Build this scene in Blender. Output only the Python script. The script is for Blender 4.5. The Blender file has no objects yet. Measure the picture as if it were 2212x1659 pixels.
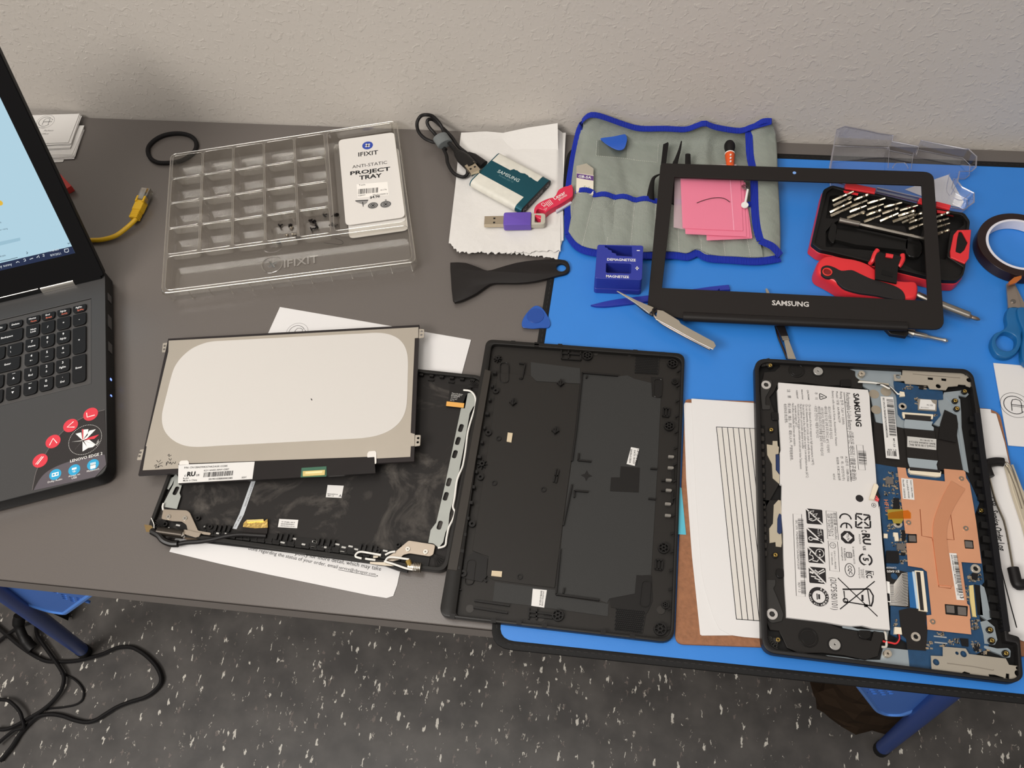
import bpy, bmesh, math, random
from mathutils import Vector as V, Matrix, geometry
random.seed(7)
SC = bpy.context.scene
COL = SC.collection
TZ = .74                      # table top above the floor
# ---------------------------------------------------------------- camera
FP = 1803.81
CR_ = V((.991408, .114299, -.063607)); CU = V((-.06885, .86944, .489217)); CF = V((-.11122, .480635, -.869839))
CP = V((0, 0, TZ + .73838))
cam = bpy.data.objects.new('camera', bpy.data.cameras.new('camera')); COL.objects.link(cam)
cam.data.sensor_width = 36; cam.data.lens = FP / 2212 * 36; cam.data.clip_start = .01
cam.matrix_world = Matrix(((CR_.x, CU.x, -CF.x, CP.x), (CR_.y, CU.y, -CF.y, CP.y), (CR_.z, CU.z, -CF.z, CP.z), (0, 0, 0, 1)))
SC.camera = cam
# ---------------------------------------------------------------- light and exposure
SC.view_settings.view_transform = 'Standard'; SC.view_settings.look = 'None'
SC.view_settings.gamma = 1; SC.view_settings.exposure = 0; SC.view_settings.use_curve_mapping = False
world = bpy.data.worlds.new('world'); SC.world = world; world.use_nodes = True
world.node_tree.nodes['Background'].inputs[0].default_value = (1.0, .955, .91, 1)
world.node_tree.nodes['Background'].inputs[1].default_value = .22
def lamp(name, loc, aim, sx, sy, e, col=(1, .93, .85)):
    l = bpy.data.lights.new(name, 'AREA'); l.shape = 'RECTANGLE'; l.size = sx; l.size_y = sy; l.energy = e; l.color = col
    o = bpy.data.objects.new(name, l); COL.objects.link(o); o.location = loc
    o.rotation_euler = (V(aim) - V(loc)).to_track_quat('-Z', 'Y').to_euler(); return o
lamp('ceiling_and_fill_lamp', (-1.5, -1.0, 2.7), (-.7, .1, 0), 1.3, .7, 54, (1, .955, .90))
lamp('ceiling_and_fill_lamp', (-.5, -.35, 2.8), (-.6, -.2, 0), 1.6, .6, 11, (1, .955, .90))  # added fill from above, no known source; brightens level surfaces and floor
lamp('ceiling_and_fill_lamp', (.9, -.6, 2.75), (.2, .4, .74), 1.2, .6, 5, (1, .95, .89))  # weak fill from the right, added beside the key
lamp('ceiling_and_fill_lamp', (-.6, .36, 2.8), (-.5, .36, .74), 2.4, .5, 18, (1, .955, .90))  # added lamp without a known source; puts glare on the table front
# ---------------------------------------------------------------- helpers
def srgb(c):
    return tuple(((v / 255) / 12.92 if v / 255 <= .04045 else ((v / 255 + .055) / 1.055) ** 2.4) for v in c)
MATS = {}
def mat(name, rgb=(128, 128, 128), rough=.5, metal=0, spec=.5, bump=0, bs=200, var=0, vs=20, emit=0, stretch=None, coat=0, detail=3):
    if name in MATS: return MATS[name]
    m = bpy.data.materials.new(name); m.use_nodes = True; nt = m.node_tree; N = nt.nodes; L = nt.links
    b = N['Principled BSDF']
    if max(rgb) < 75 and not metal and not emit and 'laptop_deck' not in name and 'well' not in name: rgb = tuple(v * .76 for v in rgb); spec *= .5
    c = srgb(rgb) + (1,)
    b.inputs['Base Color'].default_value = c; b.inputs['Roughness'].default_value = rough
    b.inputs['Metallic'].default_value = metal; b.inputs['Specular IOR Level'].default_value = spec
    if coat: b.inputs['Coat Weight'].default_value = coat; b.inputs['Coat Roughness'].default_value = .15
    if emit: b.inputs['Emission Color'].default_value = c; b.inputs['Emission Strength'].default_value = emit
    co = None
    if bump or var:
        tc = N.new('ShaderNodeTexCoord'); co = tc.outputs['Object']
        if stretch:
            mp = N.new('ShaderNodeMapping'); mp.inputs['Scale'].default_value = stretch; L.new(co, mp.inputs[0]); co = mp.outputs[0]
    if bump:
        n = N.new('ShaderNodeTexNoise'); n.inputs['Scale'].default_value = bs; n.inputs['Detail'].default_value = detail; L.new(co, n.inputs[0])
        bp = N.new('ShaderNodeBump'); bp.inputs['Strength'].default_value = 1; bp.inputs['Distance'].default_value = bump
        L.new(n.outputs[0], bp.inputs['Height']); L.new(bp.outputs[0], b.inputs['Normal'])
    if var:
        n = N.new('ShaderNodeTexNoise'); n.inputs['Scale'].default_value = vs; n.inputs['Detail'].default_value = 4; L.new(co, n.inputs[0])
        r = N.new('ShaderNodeMapRange'); r.inputs[1].default_value = .3; r.inputs[2].default_value = .7
        r.inputs[3].default_value = 1 - var; r.inputs[4].default_value = 1 + var; L.new(n.outputs[0], r.inputs[0])
        x = N.new('ShaderNodeVectorMath'); x.operation = 'SCALE'; x.inputs[0].default_value = c[:3]; L.new(r.outputs[0], x.inputs[3])
        L.new(x.outputs[0], b.inputs['Base Color'])
    MATS[name] = m; return m
def clear_mat(name, tint=(235, 232, 226), base=.06, edge=.55, rough=.06):
    if name in MATS: return MATS[name]
    m = bpy.data.materials.new(name); m.use_nodes = True; nt = m.node_tree; N = nt.nodes; L = nt.links
    N.remove(N['Principled BSDF']); out = N['Material Output']
    t = N.new('ShaderNodeBsdfTransparent'); t.inputs[0].default_value = srgb(tint) + (1,)
    g = N.new('ShaderNodeBsdfGlossy'); g.inputs[1].default_value = rough; g.inputs[0].default_value = (1, 1, 1, 1)
    lw = N.new('ShaderNodeLayerWeight'); lw.inputs[0].default_value = .35
    r = N.new('ShaderNodeMapRange'); r.inputs[3].default_value = base; r.inputs[4].default_value = edge; L.new(lw.outputs['Facing'], r.inputs[0])
    mx = N.new('ShaderNodeMixShader'); L.new(r.outputs[0], mx.inputs[0]); L.new(t.outputs[0], mx.inputs[1]); L.new(g.outputs[0], mx.inputs[2])
    L.new(mx.outputs[0], out.inputs[0]); MATS[name] = m; return m
F0 = Matrix.Translation((0, 0, TZ))
CROP = dict(Z=(0, 0, 1), A=(0, 100, 2.765), B=(0, 580, 3.19), C=(340, 240, 3.814), D=(880, 230, 5.028), E=(1200, 230, 4.254),
            G=(1700, 250, 3.529), H=(290, 650, 2.440), I=(940, 700, 2.370), J=(1620, 760, 2.272), K=(1440, 780, 2.368),
            M=(950, 530, 3.403), N=(0, 1240, 3.959), O=(1780, 1440, 5.12), P=(1620, 760, 4.88), Q=(1900, 780, 4.878),
            R=(1620, 1080, 4.739), S=(1900, 1100, 4.253), U=(2020, 440, 2.5156), V=(310, 990, 5.351), X=(660, 980, 5.028),
            Y=(1380, 560, 2.949), W=(880, 790, 7.211), G2=(1740, 380, 5.529))
def ray(x, y): return (CR_ * (x - 1106) + CU * (829.5 - y) + CF * FP)
def T(c, s, h=0, F=F0):
    """Points read in the photograph, as local points on the plane z = h of frame F (h may be a list)."""
    x0, y0, k = CROP[c]
    a = [float(v) for v in s.split()] if isinstance(s, str) else [float(v) for v in s]
    Fi = F.inverted(); o = Fi @ CP; out = []
    for i in range(0, len(a), 2):
        d = Fi.to_3x3() @ ray(x0 + a[i] / k, y0 + a[i + 1] / k)
        z = h[i // 2] if isinstance(h, (list, tuple)) else h
        out.append(o + d * ((z - o.z) / d.z))
    return out
def frame(o, x, y=None):
    x = V(x).normalized(); z = V((0, 0, 1)) if y is None else x.cross(V(y)).normalized(); y = z.cross(x).normalized(); o = V(o)
    return Matrix(((x.x, y.x, z.x, o.x), (x.y, y.y, z.y, o.y), (x.z, y.z, z.z, o.z), (0, 0, 0, 1)))
def fr2(p, q, h=0):          # table frame with x from p to q
    return frame(F0 @ V((p[0], p[1], h)), (q[0] - p[0], q[1] - p[1], 0))
def rnd(P, r, n=5):
    out = []; N = len(P)
    for i, p in enumerate(P):
        ri = r[i] if isinstance(r, (list, tuple)) else r
        if ri <= 0: out.append(V(p)); continue
        p = V(p); a = V(P[i - 1]) - p; b = V(P[(i + 1) % N]) - p; la, lb = a.length, b.length
        if la < 1e-9 or lb < 1e-9: continue
        k = min(ri, la * .48, lb * .48); pa = p + a / la * k; pb = p + b / lb * k
        for j in range(n + 1):
            t = j / n; out.append(pa * (1 - t) ** 2 + p * 2 * t * (1 - t) + pb * t * t)
    return out
def cr(P, n=6, closed=False):
    P = [V(p) for p in P]; out = []; N = len(P); m = N if closed else N - 1
    for i in range(m):
        if closed: a, b, c, d = P[i - 1], P[i], P[(i + 1) % N], P[(i + 2) % N]
        else: a, b, c, d = P[max(i - 1, 0)], P[i], P[i + 1], P[min(i + 2, N - 1)]
        for j in range(n):
            t = j / n
            out.append(.5 * (2 * b + (c - a) * t + (2 * a - 5 * b + 4 * c - d) * t * t + (3 * b - a - 3 * c + d) * t ** 3))
    if not closed: out.append(P[-1])
    return out
def circ(c, r, n=20, ry=None, a0=0): return [V((c[0] + r * math.cos(a0 + 2 * math.pi * i / n), c[1] + (ry or r) * math.sin(a0 + 2 * math.pi * i / n), 0)) for i in range(n)]
def rect(cx, cy, w, h, a=0, r=0):
    c, s = math.cos(a), math.sin(a)
    P = [V((cx + c * x - s * y, cy + s * x + c * y, 0)) for x, y in ((-w / 2, -h / 2), (w / 2, -h / 2), (w / 2, h / 2), (-w / 2, h / 2))]
    return rnd(P, r) if r else P
def area(P): return sum(P[i - 1].x * P[i].y - P[i].x * P[i - 1].y for i in range(len(P))) / 2
def inset(P, d):
    out = []; N = len(P)
    for i in range(N):
        p = P[i]; a = p - P[i - 1]; b = P[(i + 1) % N] - p; a = V((a.x, a.y, 0)); b = V((b.x, b.y, 0))
        if a.length < 1e-9: a = b
        if b.length < 1e-9: b = a
        a.normalize(); b.normalize(); na = V((-a.y, a.x, 0)); nb = V((-b.y, b.x, 0)); m = na + nb
        if m.length < .2: m = na * 2
        m = m * (2 / m.length_squared) * d * .5 if m.length_squared > .6 else m.normalized() * d * 1.3
        out.append(V((p.x + m.x, p.y + m.y, p.z)))
    return out
TXT = {}
def text_mesh(s, bold, it):
    k = (s, bold, it)
    if k in TXT: return TXT[k]
    c = bpy.data.curves.new('t', 'FONT'); c.body = s; c.size = 1; c.resolution_u = 2; c.offset = bold; c.shear = it
    o = bpy.data.objects.new('t', c); COL.objects.link(o); dg = bpy.context.evaluated_depsgraph_get(); dg.update()
    me = bpy.data.meshes.new_from_object(o.evaluated_get(dg))
    r = ([v.co.copy() for v in me.vertices], [tuple(p.vertices) for p in me.polygons])
    bpy.data.objects.remove(o); bpy.data.curves.remove(c); bpy.data.meshes.remove(me)
    TXT[k] = r; return r
class MB:
    def __init__(s, F=F0): s.v = []; s.f = []; s.m = []; s.F = F
    def add(s, vs, fs, mi=0):
        o = len(s.v); s.v += [V(v) for v in vs]
        for f in fs: s.f.append(tuple(o + i for i in f)); s.m.append(mi)
        return s
    def prism(s, P, z0, z1, mi=0, holes=(), bev=0, bn=2, top=None, bottom=True, walls=True):
        P = [V((p[0], p[1], 0)) for p in P]
        if area(P) < 0: P = P[::-1]
        loops = [P]
        for h in holes:
            h = [V((p[0], p[1], 0)) for p in h]
            if area(h) > 0: h = h[::-1]
            loops.append(h)
        rings = [(0, z0)]
        if bev:
            for k in range(bn + 1):
                a = k / bn * math.pi / 2; rings.append((bev * (1 - math.cos(a)), z1 - bev * (1 - math.sin(a))))
        else: rings.append((0, z1))
        vs = []; fs = []; idx = []
        for lp in loops:
            ids = []
            for (d, z) in rings:
                q = inset(lp, d) if d else lp
                ids.append(list(range(len(vs), len(vs) + len(lp)))); vs += [V((p.x, p.y, z)) for p in q]
            n = len(lp)
            if walls:
                for a, b in zip(ids, ids[1:]):
                    for i in range(n): fs.append((a[i], a[(i + 1) % n], b[(i + 1) % n], b[i]))
            idx.append(ids)
        s.add(vs, fs, mi); o = len(s.v) - len(vs)
        for end in ((1, 0) if bottom else (1,)):
            fl = [i for ids in idx for i in ids[-1 if end else 0]]
            if len(idx) == 1 and len(fl) <= 4: tris = [tuple(range(len(fl)))]
            else: tris = geometry.tessellate_polygon([[vs[i] for i in ids[-1 if end else 0]] for ids in idx])
            for t in tris:
                t = [fl[i] for i in t]; A = [vs[i] for i in t]
                up = (A[1] - A[0]).cross(A[2] - A[0]).z > 0
                if up != bool(end): t = t[::-1]
                s.f.append(tuple(o + i for i in t)); s.m.append((top if top is not None else mi) if end else mi)
        return s
    def flat(s, P, z, mi=0, holes=()): return s.prism(P, z - .00001, z, mi, holes, bottom=False, walls=False)
    def box(s, cx, cy, w, d, z0, z1, mi=0, a=0, bev=0, r=0): return s.prism(rect(cx, cy, w, d, a, r), z0, z1, mi, bev=bev)
    def cyl(s, c, r, z0, z1, mi=0, n=20, bev=0, hole=0): return s.prism(circ(c, r, n), z0, z1, mi, holes=[circ(c, hole, n)] if hole else (), bev=bev)
    def tube(s, P, r, n=8, mi=0, closed=False, caps=True, flat=1, up=None):
        P = [V(p) for p in P]; N = len(P); R = r if isinstance(r, (list, tuple)) else [r] * N
        tan = []
        for i in range(N):
            if closed: t = P[(i + 1) % N] - P[i - 1]
            else: t = P[min(i + 1, N - 1)] - P[max(i - 1, 0)]
            tan.append(t.normalized() if t.length > 1e-9 else (tan[-1] if tan else V((1, 0, 0))))
        nrm = V(up) if up else V((0, 0, 1)); vs = []; fs = []
        if abs(nrm.dot(tan[0])) > .95: nrm = V((0, 1, 0))
        for i in range(N):
            nrm = (nrm - tan[i] * nrm.dot(tan[i])).normalized(); b = tan[i].cross(nrm)
            for k in range(n):
                a = 2 * math.pi * (k + .5) / n; vs.append(P[i] + (b * math.cos(a) + nrm * math.sin(a) * flat) * R[i])
        for i in range(N if closed else N - 1):
            j = (i + 1) % N
            for k in range(n): fs.append((i * n + k, i * n + (k + 1) % n, j * n + (k + 1) % n, j * n + k))
        if caps and not closed: fs += [tuple(range(n))[::-1], tuple(range((N - 1) * n, N * n))]
        return s.add(vs, fs, mi)
    def spin(s, a, b, prof, n=14, mi=0):
        a = V(a); b = V(b); P = []; R = []
        for t, r in prof: P.append(a.lerp(b, t)); R.append(max(r, 1e-6))
        d = (b - a).normalized(); up = V((0, 0, 1)) if abs(d.z) < .9 else V((1, 0, 0))
        up = (up - d * up.dot(d)).normalized(); w = d.cross(up); vs = []; fs = []
        for p, r in zip(P, R):
            for k in range(n):
                q = 2 * math.pi * (k + .5) / n; vs.append(p + (w * math.cos(q) + up * math.sin(q)) * r)
        for i in range(len(P) - 1):
            for k in range(n): fs.append((i * n + k, i * n + (k + 1) % n, (i + 1) * n + (k + 1) % n, (i + 1) * n + k))
        fs += [tuple(range(n))[::-1], tuple(range((len(P) - 1) * n, len(P) * n))]
        return s.add(vs, fs, mi)
    def strip(s, P, w, z, mi=0, closed=False, th=0):
        P = [V((p[0], p[1], 0)) for p in P]; N = len(P); A = []; B = []
        for i in range(N):
            t = (P[(i + 1) % N] - P[i - 1]) if closed else (P[min(i + 1, N - 1)] - P[max(i - 1, 0)])
            t.normalize(); n = V((-t.y, t.x, 0)) * (w[i] if isinstance(w, (list, tuple)) else w) / 2; A.append(P[i] + n); B.append(P[i] - n)
        if th and not closed: return s.prism(A + B[::-1], z - th, z, mi)
        vs = [V((p.x, p.y, z)) for p in A + B]; fs = []
        for i in range(N if closed else N - 1):
            j = (i + 1) % N; fs.append((N + i, N + j, j, i))
        if th:
            vs += [V((p.x, p.y, z - th)) for p in A + B]
            for i in range(N):
                j = (i + 1) % N; fs += [(i, j, 2 * N + j, 2 * N + i), (N + j, N + i, 3 * N + i, 3 * N + j)]
        return s.add(vs, fs, mi)
    def text(s, t, p, z, size, ang=0, mi=0, al='C', fit=None, bold=0, it=0, hs=None):
        vs, fs = text_mesh(t, bold, it)
        if not vs: return s
        x0 = min(v.x for v in vs); x1 = max(v.x for v in vs)
        sx = fit / (x1 - x0) if fit else size; sy = size if size else sx
        ox = {'L': x0, 'C': (x0 + x1) / 2, 'R': x1}[al]; c, sn = math.cos(ang), math.sin(ang); out = []
        for v in vs:
            x = (v.x - ox) * sx; y = v.y * sy; out.append(V((p[0] + c * x - sn * y, p[1] + sn * x + c * y, z)))
        return s.add(out, fs, mi)
    def tline(s, t, P, z, mi=0, size=None, bold=0, it=0):
        """text whose baseline runs from P[0] to P[1]"""
        d = P[1] - P[0]; a = math.atan2(d.y, d.x)
        return s.text(t, P[0], z, size, a, mi, 'L', math.hypot(d.x, d.y), bold, it)
    def barcode(s, P, h, z, mi=0, n=40, seed=1):
        rg = random.Random(seed); d = P[1] - P[0]; L = math.hypot(d.x, d.y); u = V((d.x / L, d.y / L, 0)); w = V((-u.y, u.x, 0)); x = 0; k = L / n
        while x < L:
            a = rg.choice((.5, .5, 1, 1.5)) * k; b = rg.choice((.5, .8, 1.2)) * k
            p = P[0] + u * x; e = min(a, L - x); s.add([V((q.x, q.y, z)) for q in (p, p + u * e, p + u * e + w * h, p + w * h)], [(0, 1, 2, 3)], mi); x += a + b
        return s
    def build(s, name, mats, parent=None, smooth=True, ang=.55, group=None, doubles=False):
        me = bpy.data.meshes.new(name); W = [s.F @ v for v in s.v]
        if parent is not None: loc = parent['_loc']; loc = V(loc)
        else:
            n = len(W); loc = V(((min(v.x for v in W) + max(v.x for v in W)) / 2, (min(v.y for v in W) + max(v.y for v in W)) / 2, min(v.z for v in W)))
        me.from_pydata([v - loc for v in W], [], s.f)
        ms = mats if isinstance(mats, (list, tuple)) else [mats]
        for m in ms: me.materials.append(m)
        me.polygons.foreach_set('material_index', [min(i, len(ms) - 1) for i in s.m])
        if smooth:
            me.polygons.foreach_set('use_smooth', [True] * len(me.polygons)); me.set_sharp_from_angle(angle=ang)
        me.update()
        o = bpy.data.objects.new(name, me); COL.objects.link(o)
        if parent is not None: o.parent = parent; o['_loc'] = tuple(loc)
        else: o.location = loc; o['_loc'] = tuple(loc)
        if parent is not None and parent.type == 'MESH' and False: pass
        return o
def tag(o, label=None, cat=None, group=None, kind=None):
    if label: o['label'] = label
    if cat: o['category'] = cat
    if group: o['group'] = group
    if kind: o['kind'] = kind
    return o
def thing(name, label, cat, loc, group=None):
    """loc: local table point (x, y, h)"""
    o = bpy.data.objects.new(name, None); COL.objects.link(o); w = F0 @ V(loc); o.location = w; o['_loc'] = tuple(w)
    o.empty_display_size = .01
    return tag(o, label, cat, group)
def copy_thing(root, M, label=None, group=None):
    """copy of a thing with its parts; M moves it (world)"""
    r = root.copy(); COL.objects.link(r); r.matrix_world = M
    if label: r['label'] = label
    if group: r['group'] = group
    for ch in list(root.children):
        c = ch.copy(); COL.objects.link(c); c.parent = r
        for g in list(ch.children):
            d = g.copy(); COL.objects.link(d); d.parent = c
    return r
BLK = (24, 23, 23)
ink = mat('ink', (28, 26, 28), .6); inkg = mat('grey_ink', (95, 92, 92), .7)
white = mat('white_print', (228, 226, 222), .6)
paper = mat('paper', (212, 210, 209), .75, spec=.3, bump=.00005, bs=300)
blackp = mat('black_plastic', (30, 28, 27), .45, bump=.00003, bs=1500)
silver = mat('silver', (200, 196, 188), .28, 1)
steel = mat('steel', (178, 170, 158), .38, 1, var=.04, vs=60)
# ================================================================ room
def wall_mat():
    m = mat('wall_plaster', (196, 189, 181), .55, spec=.35); nt = m.node_tree; N = nt.nodes; L = nt.links; b = N['Principled BSDF']
    tc = N.new('ShaderNodeTexCoord')
    n1 = N.new('ShaderNodeTexNoise'); n1.inputs['Scale'].default_value = 140; n1.inputs['Detail'].default_value = 4; n1.inputs['Distortion'].default_value = .6
    n2 = N.new('ShaderNodeTexVoronoi'); n2.inputs['Scale'].default_value = 160; n2.feature = 'F1'
    n3 = N.new('ShaderNodeTexNoise'); n3.inputs['Scale'].default_value = 14; n3.inputs['Detail'].default_value = 2
    for n in (n1, n2, n3): L.new(tc.outputs['Object'], n.inputs['Vector'])
    r = N.new('ShaderNodeMapRange'); r.inputs[1].default_value = .54; r.inputs[2].default_value = .66; L.new(n1.outputs[0], r.inputs[0])
    r2 = N.new('ShaderNodeMapRange'); r2.inputs[1].default_value = .05; r2.inputs[2].default_value = .42; r2.inputs[3].default_value = .35; r2.inputs[4].default_value = 0; L.new(n2.outputs['Distance'], r2.inputs[0])
    a = N.new('ShaderNodeMath'); a.operation = 'ADD'; L.new(r.outputs[0], a.inputs[0]); L.new(r2.outputs[0], a.inputs[1])
    a2 = N.new('ShaderNodeMath'); a2.operation = 'MULTIPLY_ADD'; a2.inputs[1].default_value = 1.6; L.new(n3.outputs[0], a2.inputs[0]); L.new(a.outputs[0], a2.inputs[2])
    bp = N.new('ShaderNodeBump'); bp.inputs['Strength'].default_value = .6; bp.inputs['Distance'].default_value = .0004
    L.new(a2.outputs[0], bp.inputs['Height']); L.new(bp.outputs[0], b.inputs['Normal']); return m
def floor_mat():
    m = mat('floor_tile', (78, 74, 72), .42); nt = m.node_tree; N = nt.nodes; L = nt.links; b = N['Principled BSDF']
    tc = N.new('ShaderNodeTexCoord')
    def flecks(scale, thr, rot, st, seed):
        mp = N.new('ShaderNodeMapping'); mp.inputs['Rotation'].default_value = (0, 0, rot); mp.inputs['Scale'].default_value = st; mp.inputs['Location'].default_value = (seed, seed * .7, 0)
        L.new(tc.outputs['Object'], mp.inputs[0])
        nz = N.new('ShaderNodeTexNoise'); nz.inputs['Scale'].default_value = scale * 2.2; nz.inputs['Detail'].default_value = 2; L.new(mp.outputs[0], nz.inputs[0])
        ad = N.new('ShaderNodeMixRGB'); ad.blend_type = 'LINEAR_LIGHT'; ad.inputs[0].default_value = .010; L.new(mp.outputs[0], ad.inputs[1]); L.new(nz.outputs[1], ad.inputs[2])
        v = N.new('ShaderNodeTexVoronoi'); v.voronoi_dimensions = '2D'; v.inputs['Scale'].default_value = scale; L.new(ad.outputs[0], v.inputs['Vector'])
        # each cell: size from its colour
        sp = N.new('ShaderNodeSeparateColor'); L.new(v.outputs['Color'], sp.inputs[0])
        ms = N.new('ShaderNodeMapRange'); ms.inputs[1].default_value = thr; ms.inputs[2].default_value = 1; ms.inputs[3].default_value = -.02; ms.inputs[4].default_value = .27; L.new(sp.outputs[0], ms.inputs[0])
        lt = N.new('ShaderNodeMath'); lt.operation = 'SUBTRACT'; L.new(ms.outputs[0], lt.inputs[0]); L.new(v.outputs['Distance'], lt.inputs[1])
        sm = N.new('ShaderNodeMapRange'); sm.inputs[1].default_value = 0; sm.inputs[2].default_value = .05; L.new(lt.outputs[0], sm.inputs[0]); return sm.outputs[0]
    f1 = flecks(58, .74, .3, (1.9, .72, 1), 3); f2 = flecks(100, .86, .45, (1.6, .8, 1), 9); f3 = flecks(80, .82, .9, (1.5, .8, 1), 17)
    n = N.new('ShaderNodeTexNoise'); n.inputs['Scale'].default_value = 18; n.inputs['Detail'].default_value = 4; L.new(tc.outputs['Object'], n.inputs[0])
    cr_ = N.new('ShaderNodeValToRGB'); cr_.color_ramp.elements[0].position = .35; cr_.color_ramp.elements[1].position = .7
    cr_.color_ramp.elements[0].color = srgb((62, 59, 57)) + (1,); cr_.color_ramp.elements[1].color = srgb((84, 80, 77)) + (1,); L.new(n.outputs[0], cr_.inputs[0])
    cur = cr_.outputs[0]
    for f, c, k in ((f1, (205, 200, 190), .95), (f2, (185, 178, 168), .75), (f3, (120, 108, 102), .6)):
        mx = N.new('ShaderNodeMixRGB'); mm = N.new('ShaderNodeMath'); mm.operation = 'MULTIPLY'; mm.inputs[1].default_value = k; L.new(f, mm.inputs[0])
        L.new(mm.outputs[0], mx.inputs[0]); L.new(cur, mx.inputs[1]); mx.inputs[2].default_value = srgb(c) + (1,); cur = mx.outputs[0]
    L.new(cur, b.inputs['Base Color'])
    bp = N.new('ShaderNodeBump'); bp.inputs['Distance'].default_value = .0006; L.new(n.outputs[0], bp.inputs['Height']); L.new(bp.outputs[0], b.inputs['Normal']); return m
I4 = Matrix.Identity(4)
m = MB(I4); m.add([(-4, -3, 0), (4, -3, 0), (4, .76, 0), (-4, .76, 0)], [(0, 1, 2, 3)])
tag(m.build('floor', floor_mat()), kind='structure')
m = MB(I4); m.add([(-4, .76, 0), (4, .76, 0), (4, .76, 2.8), (-4, .76, 2.8)], [(0, 1, 2, 3)])
tag(m.build('wall_back', wall_mat()), kind='structure')
# ---------------------------------------------------------------- table
lam = mat('table_laminate', (92, 86, 82), .32, spec=.85, bump=.00006, bs=900, var=.03, vs=700)
edge = mat('table_edge_band', (122, 115, 110), .5)
tb = thing('work_table', 'long grey laminate work table with blue splayed legs standing against the wall', 'table', (-.16, .46, -.74))
B0 = 0.1617
m = MB(); m.prism([(-1.05, B0), (.78, B0), (.78, .7585), (-1.05, .7585)], -.028, 0, 0, bev=.0015)
m.build('tabletop', lam, tb)
m = MB(); m.add([(-1.05, B0 - .0006, -.0015), (.78, B0 - .0006, -.0015), (.78, B0 - .0006, -.0275), (-1.05, B0 - .0006, -.0275)], [(3, 2, 1, 0)]); m.build('edge_band', edge, tb)
bluel = mat('blue_leg_paint', (28, 62, 132), .38); bluep = mat('blue_gusset_paint', (66, 118, 205), .42); blackm = mat('matte_black', (20, 19, 19), .7)
def leg(top, foot, gus):
    m = MB(); t = V(top); f = V(foot); d = (f - t).normalized()
    m.tube([t, t.lerp(f, .5), f - d * .03], [.0125, .0118, .0110], 16); o = m.build('leg', bluel, tb)
    m = MB(); m.tube([f - d * .032, f], [.0118, .0118], 16); m.build('foot_cap', blackm, o)
for sx, tp, ft, gp in ((-1, (-.68, .21, -.03), (-.885, .212, -.74), [(-.68, -.03), (-.42, -.03), (-.575, -.21), (-.735, -.405), (-.755, -.40), (-.77, -.36)]),
                       (1, (.356, .2, -.03), (.474, .2, -.74), [(.36, -.03), (.10, -.03), (.299, -.258), (.372, -.42), (.39, -.44), (.405, -.43), (.408, -.38)])):
    leg(tp, ft, gp)
    leg((tp[0], .70, -.03), (ft[0], .70, -.74), gp)
    # perforated gusset, upright plate y = const, built in an upright frame
    Fg = frame(F0 @ V((0, tp[1] + .004, 0)), (1, 0, 0), (0, 0, 1))
    m = MB(Fg); holes = []
    c = (-.662, -.302) if sx < 0 else (.336, -.300)
    for (i, j) in ((0, 0), (1, 0), (2, 0), (.5, .8), (1.5, .8), (1, 1.6), (0, 1.6), (.5, 2.4), (2, 1.6), (-.5, .8), (0, 3.2)):
        holes.append(circ((c[0] + (i - 1) * .010 * -sx, c[1] + (j - 1) * .013, 0), .0032, 10, .0045))
    G = [V((a, b, 0)) for a, b in gp]
    m.prism(rnd(G, .012), -.0015, .0015, 0, holes=holes); o = m.build('gusset_plate', bluep, tb)
    m = MB(Fg); m.tube([V((p.x, p.y, 0)) for p in rnd(G, .012)[6 if sx < 0 else 6:-2]], .004, 8); m.build('gusset_rim', mat('blue_rim_paint', (84, 138, 220), .3), o)
m = MB(); m.prism([(-.70, .19), (-.66, .19), (-.66, .72), (-.70, .72)], -.05, -.0285, 0); m.build('crossbar', bluel, tb)
m = MB(); m.prism([(.34, .18), (.38, .18), (.38, .72), (.34, .72)], -.05, -.0285, 0); m.build('crossbar', bluel, tb)
# ---------------------------------------------------------------- mat
matb = mat('blue_mat_rubber', (44, 121, 203), .40, spec=.55, bump=.00004, bs=1200, var=.015, vs=30)
trimb = mat('black_mat_binding', (26, 25, 25), .7, bump=.0002, bs=900)
mt = thing('repair_mat', 'large blue repair mat with black stitched border overhanging the table front', 'mat', (.2, .45, .0003))
mo = T('Z', '1222 322 1108 715 1092 820', .001)
xl = lambda y: -.0655 - (.7325 - y) * .035
X1 = .60; yt = .7375; yf = .1462
nx = 24
def mat_pts(ins):
    a = V((-.0640 + ins, yt - ins, 0)); b = V((-.0845 + ins, yf + ins, 0)); c = V((X1 - ins, yf + ins, 0)); d = V((X1 - ins, yt - ins, 0))
    return rnd([a, b, c, d], .02 - ins * .8, 5)
m = MB(); m.prism(mat_pts(.007), .0004, .0024, 0, bev=.0004); m.build('mat_sheet', matb, mt)
m = MB(); m.prism(mat_pts(0), .0003, .0030, 0, holes=[mat_pts(.0075)], bev=.0007, bn=3)
m.build('border', trimb, mt)
m = MB()
bp = mat_pts(.0042); acc = 0
for i in range(len(bp)):
    a = bp[i]; b = bp[(i + 1) % len(bp)]; L_ = (b - a).length; n = int(L_ / .006)
    for k in range(n): m.strip([a.lerp(b, (k + .15) / n), a.lerp(b, (k + .7) / n)], .0007, .00325, 0)
m.build('stitching', mat('dark_thread', (58, 56, 56), .8), mt)
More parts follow.
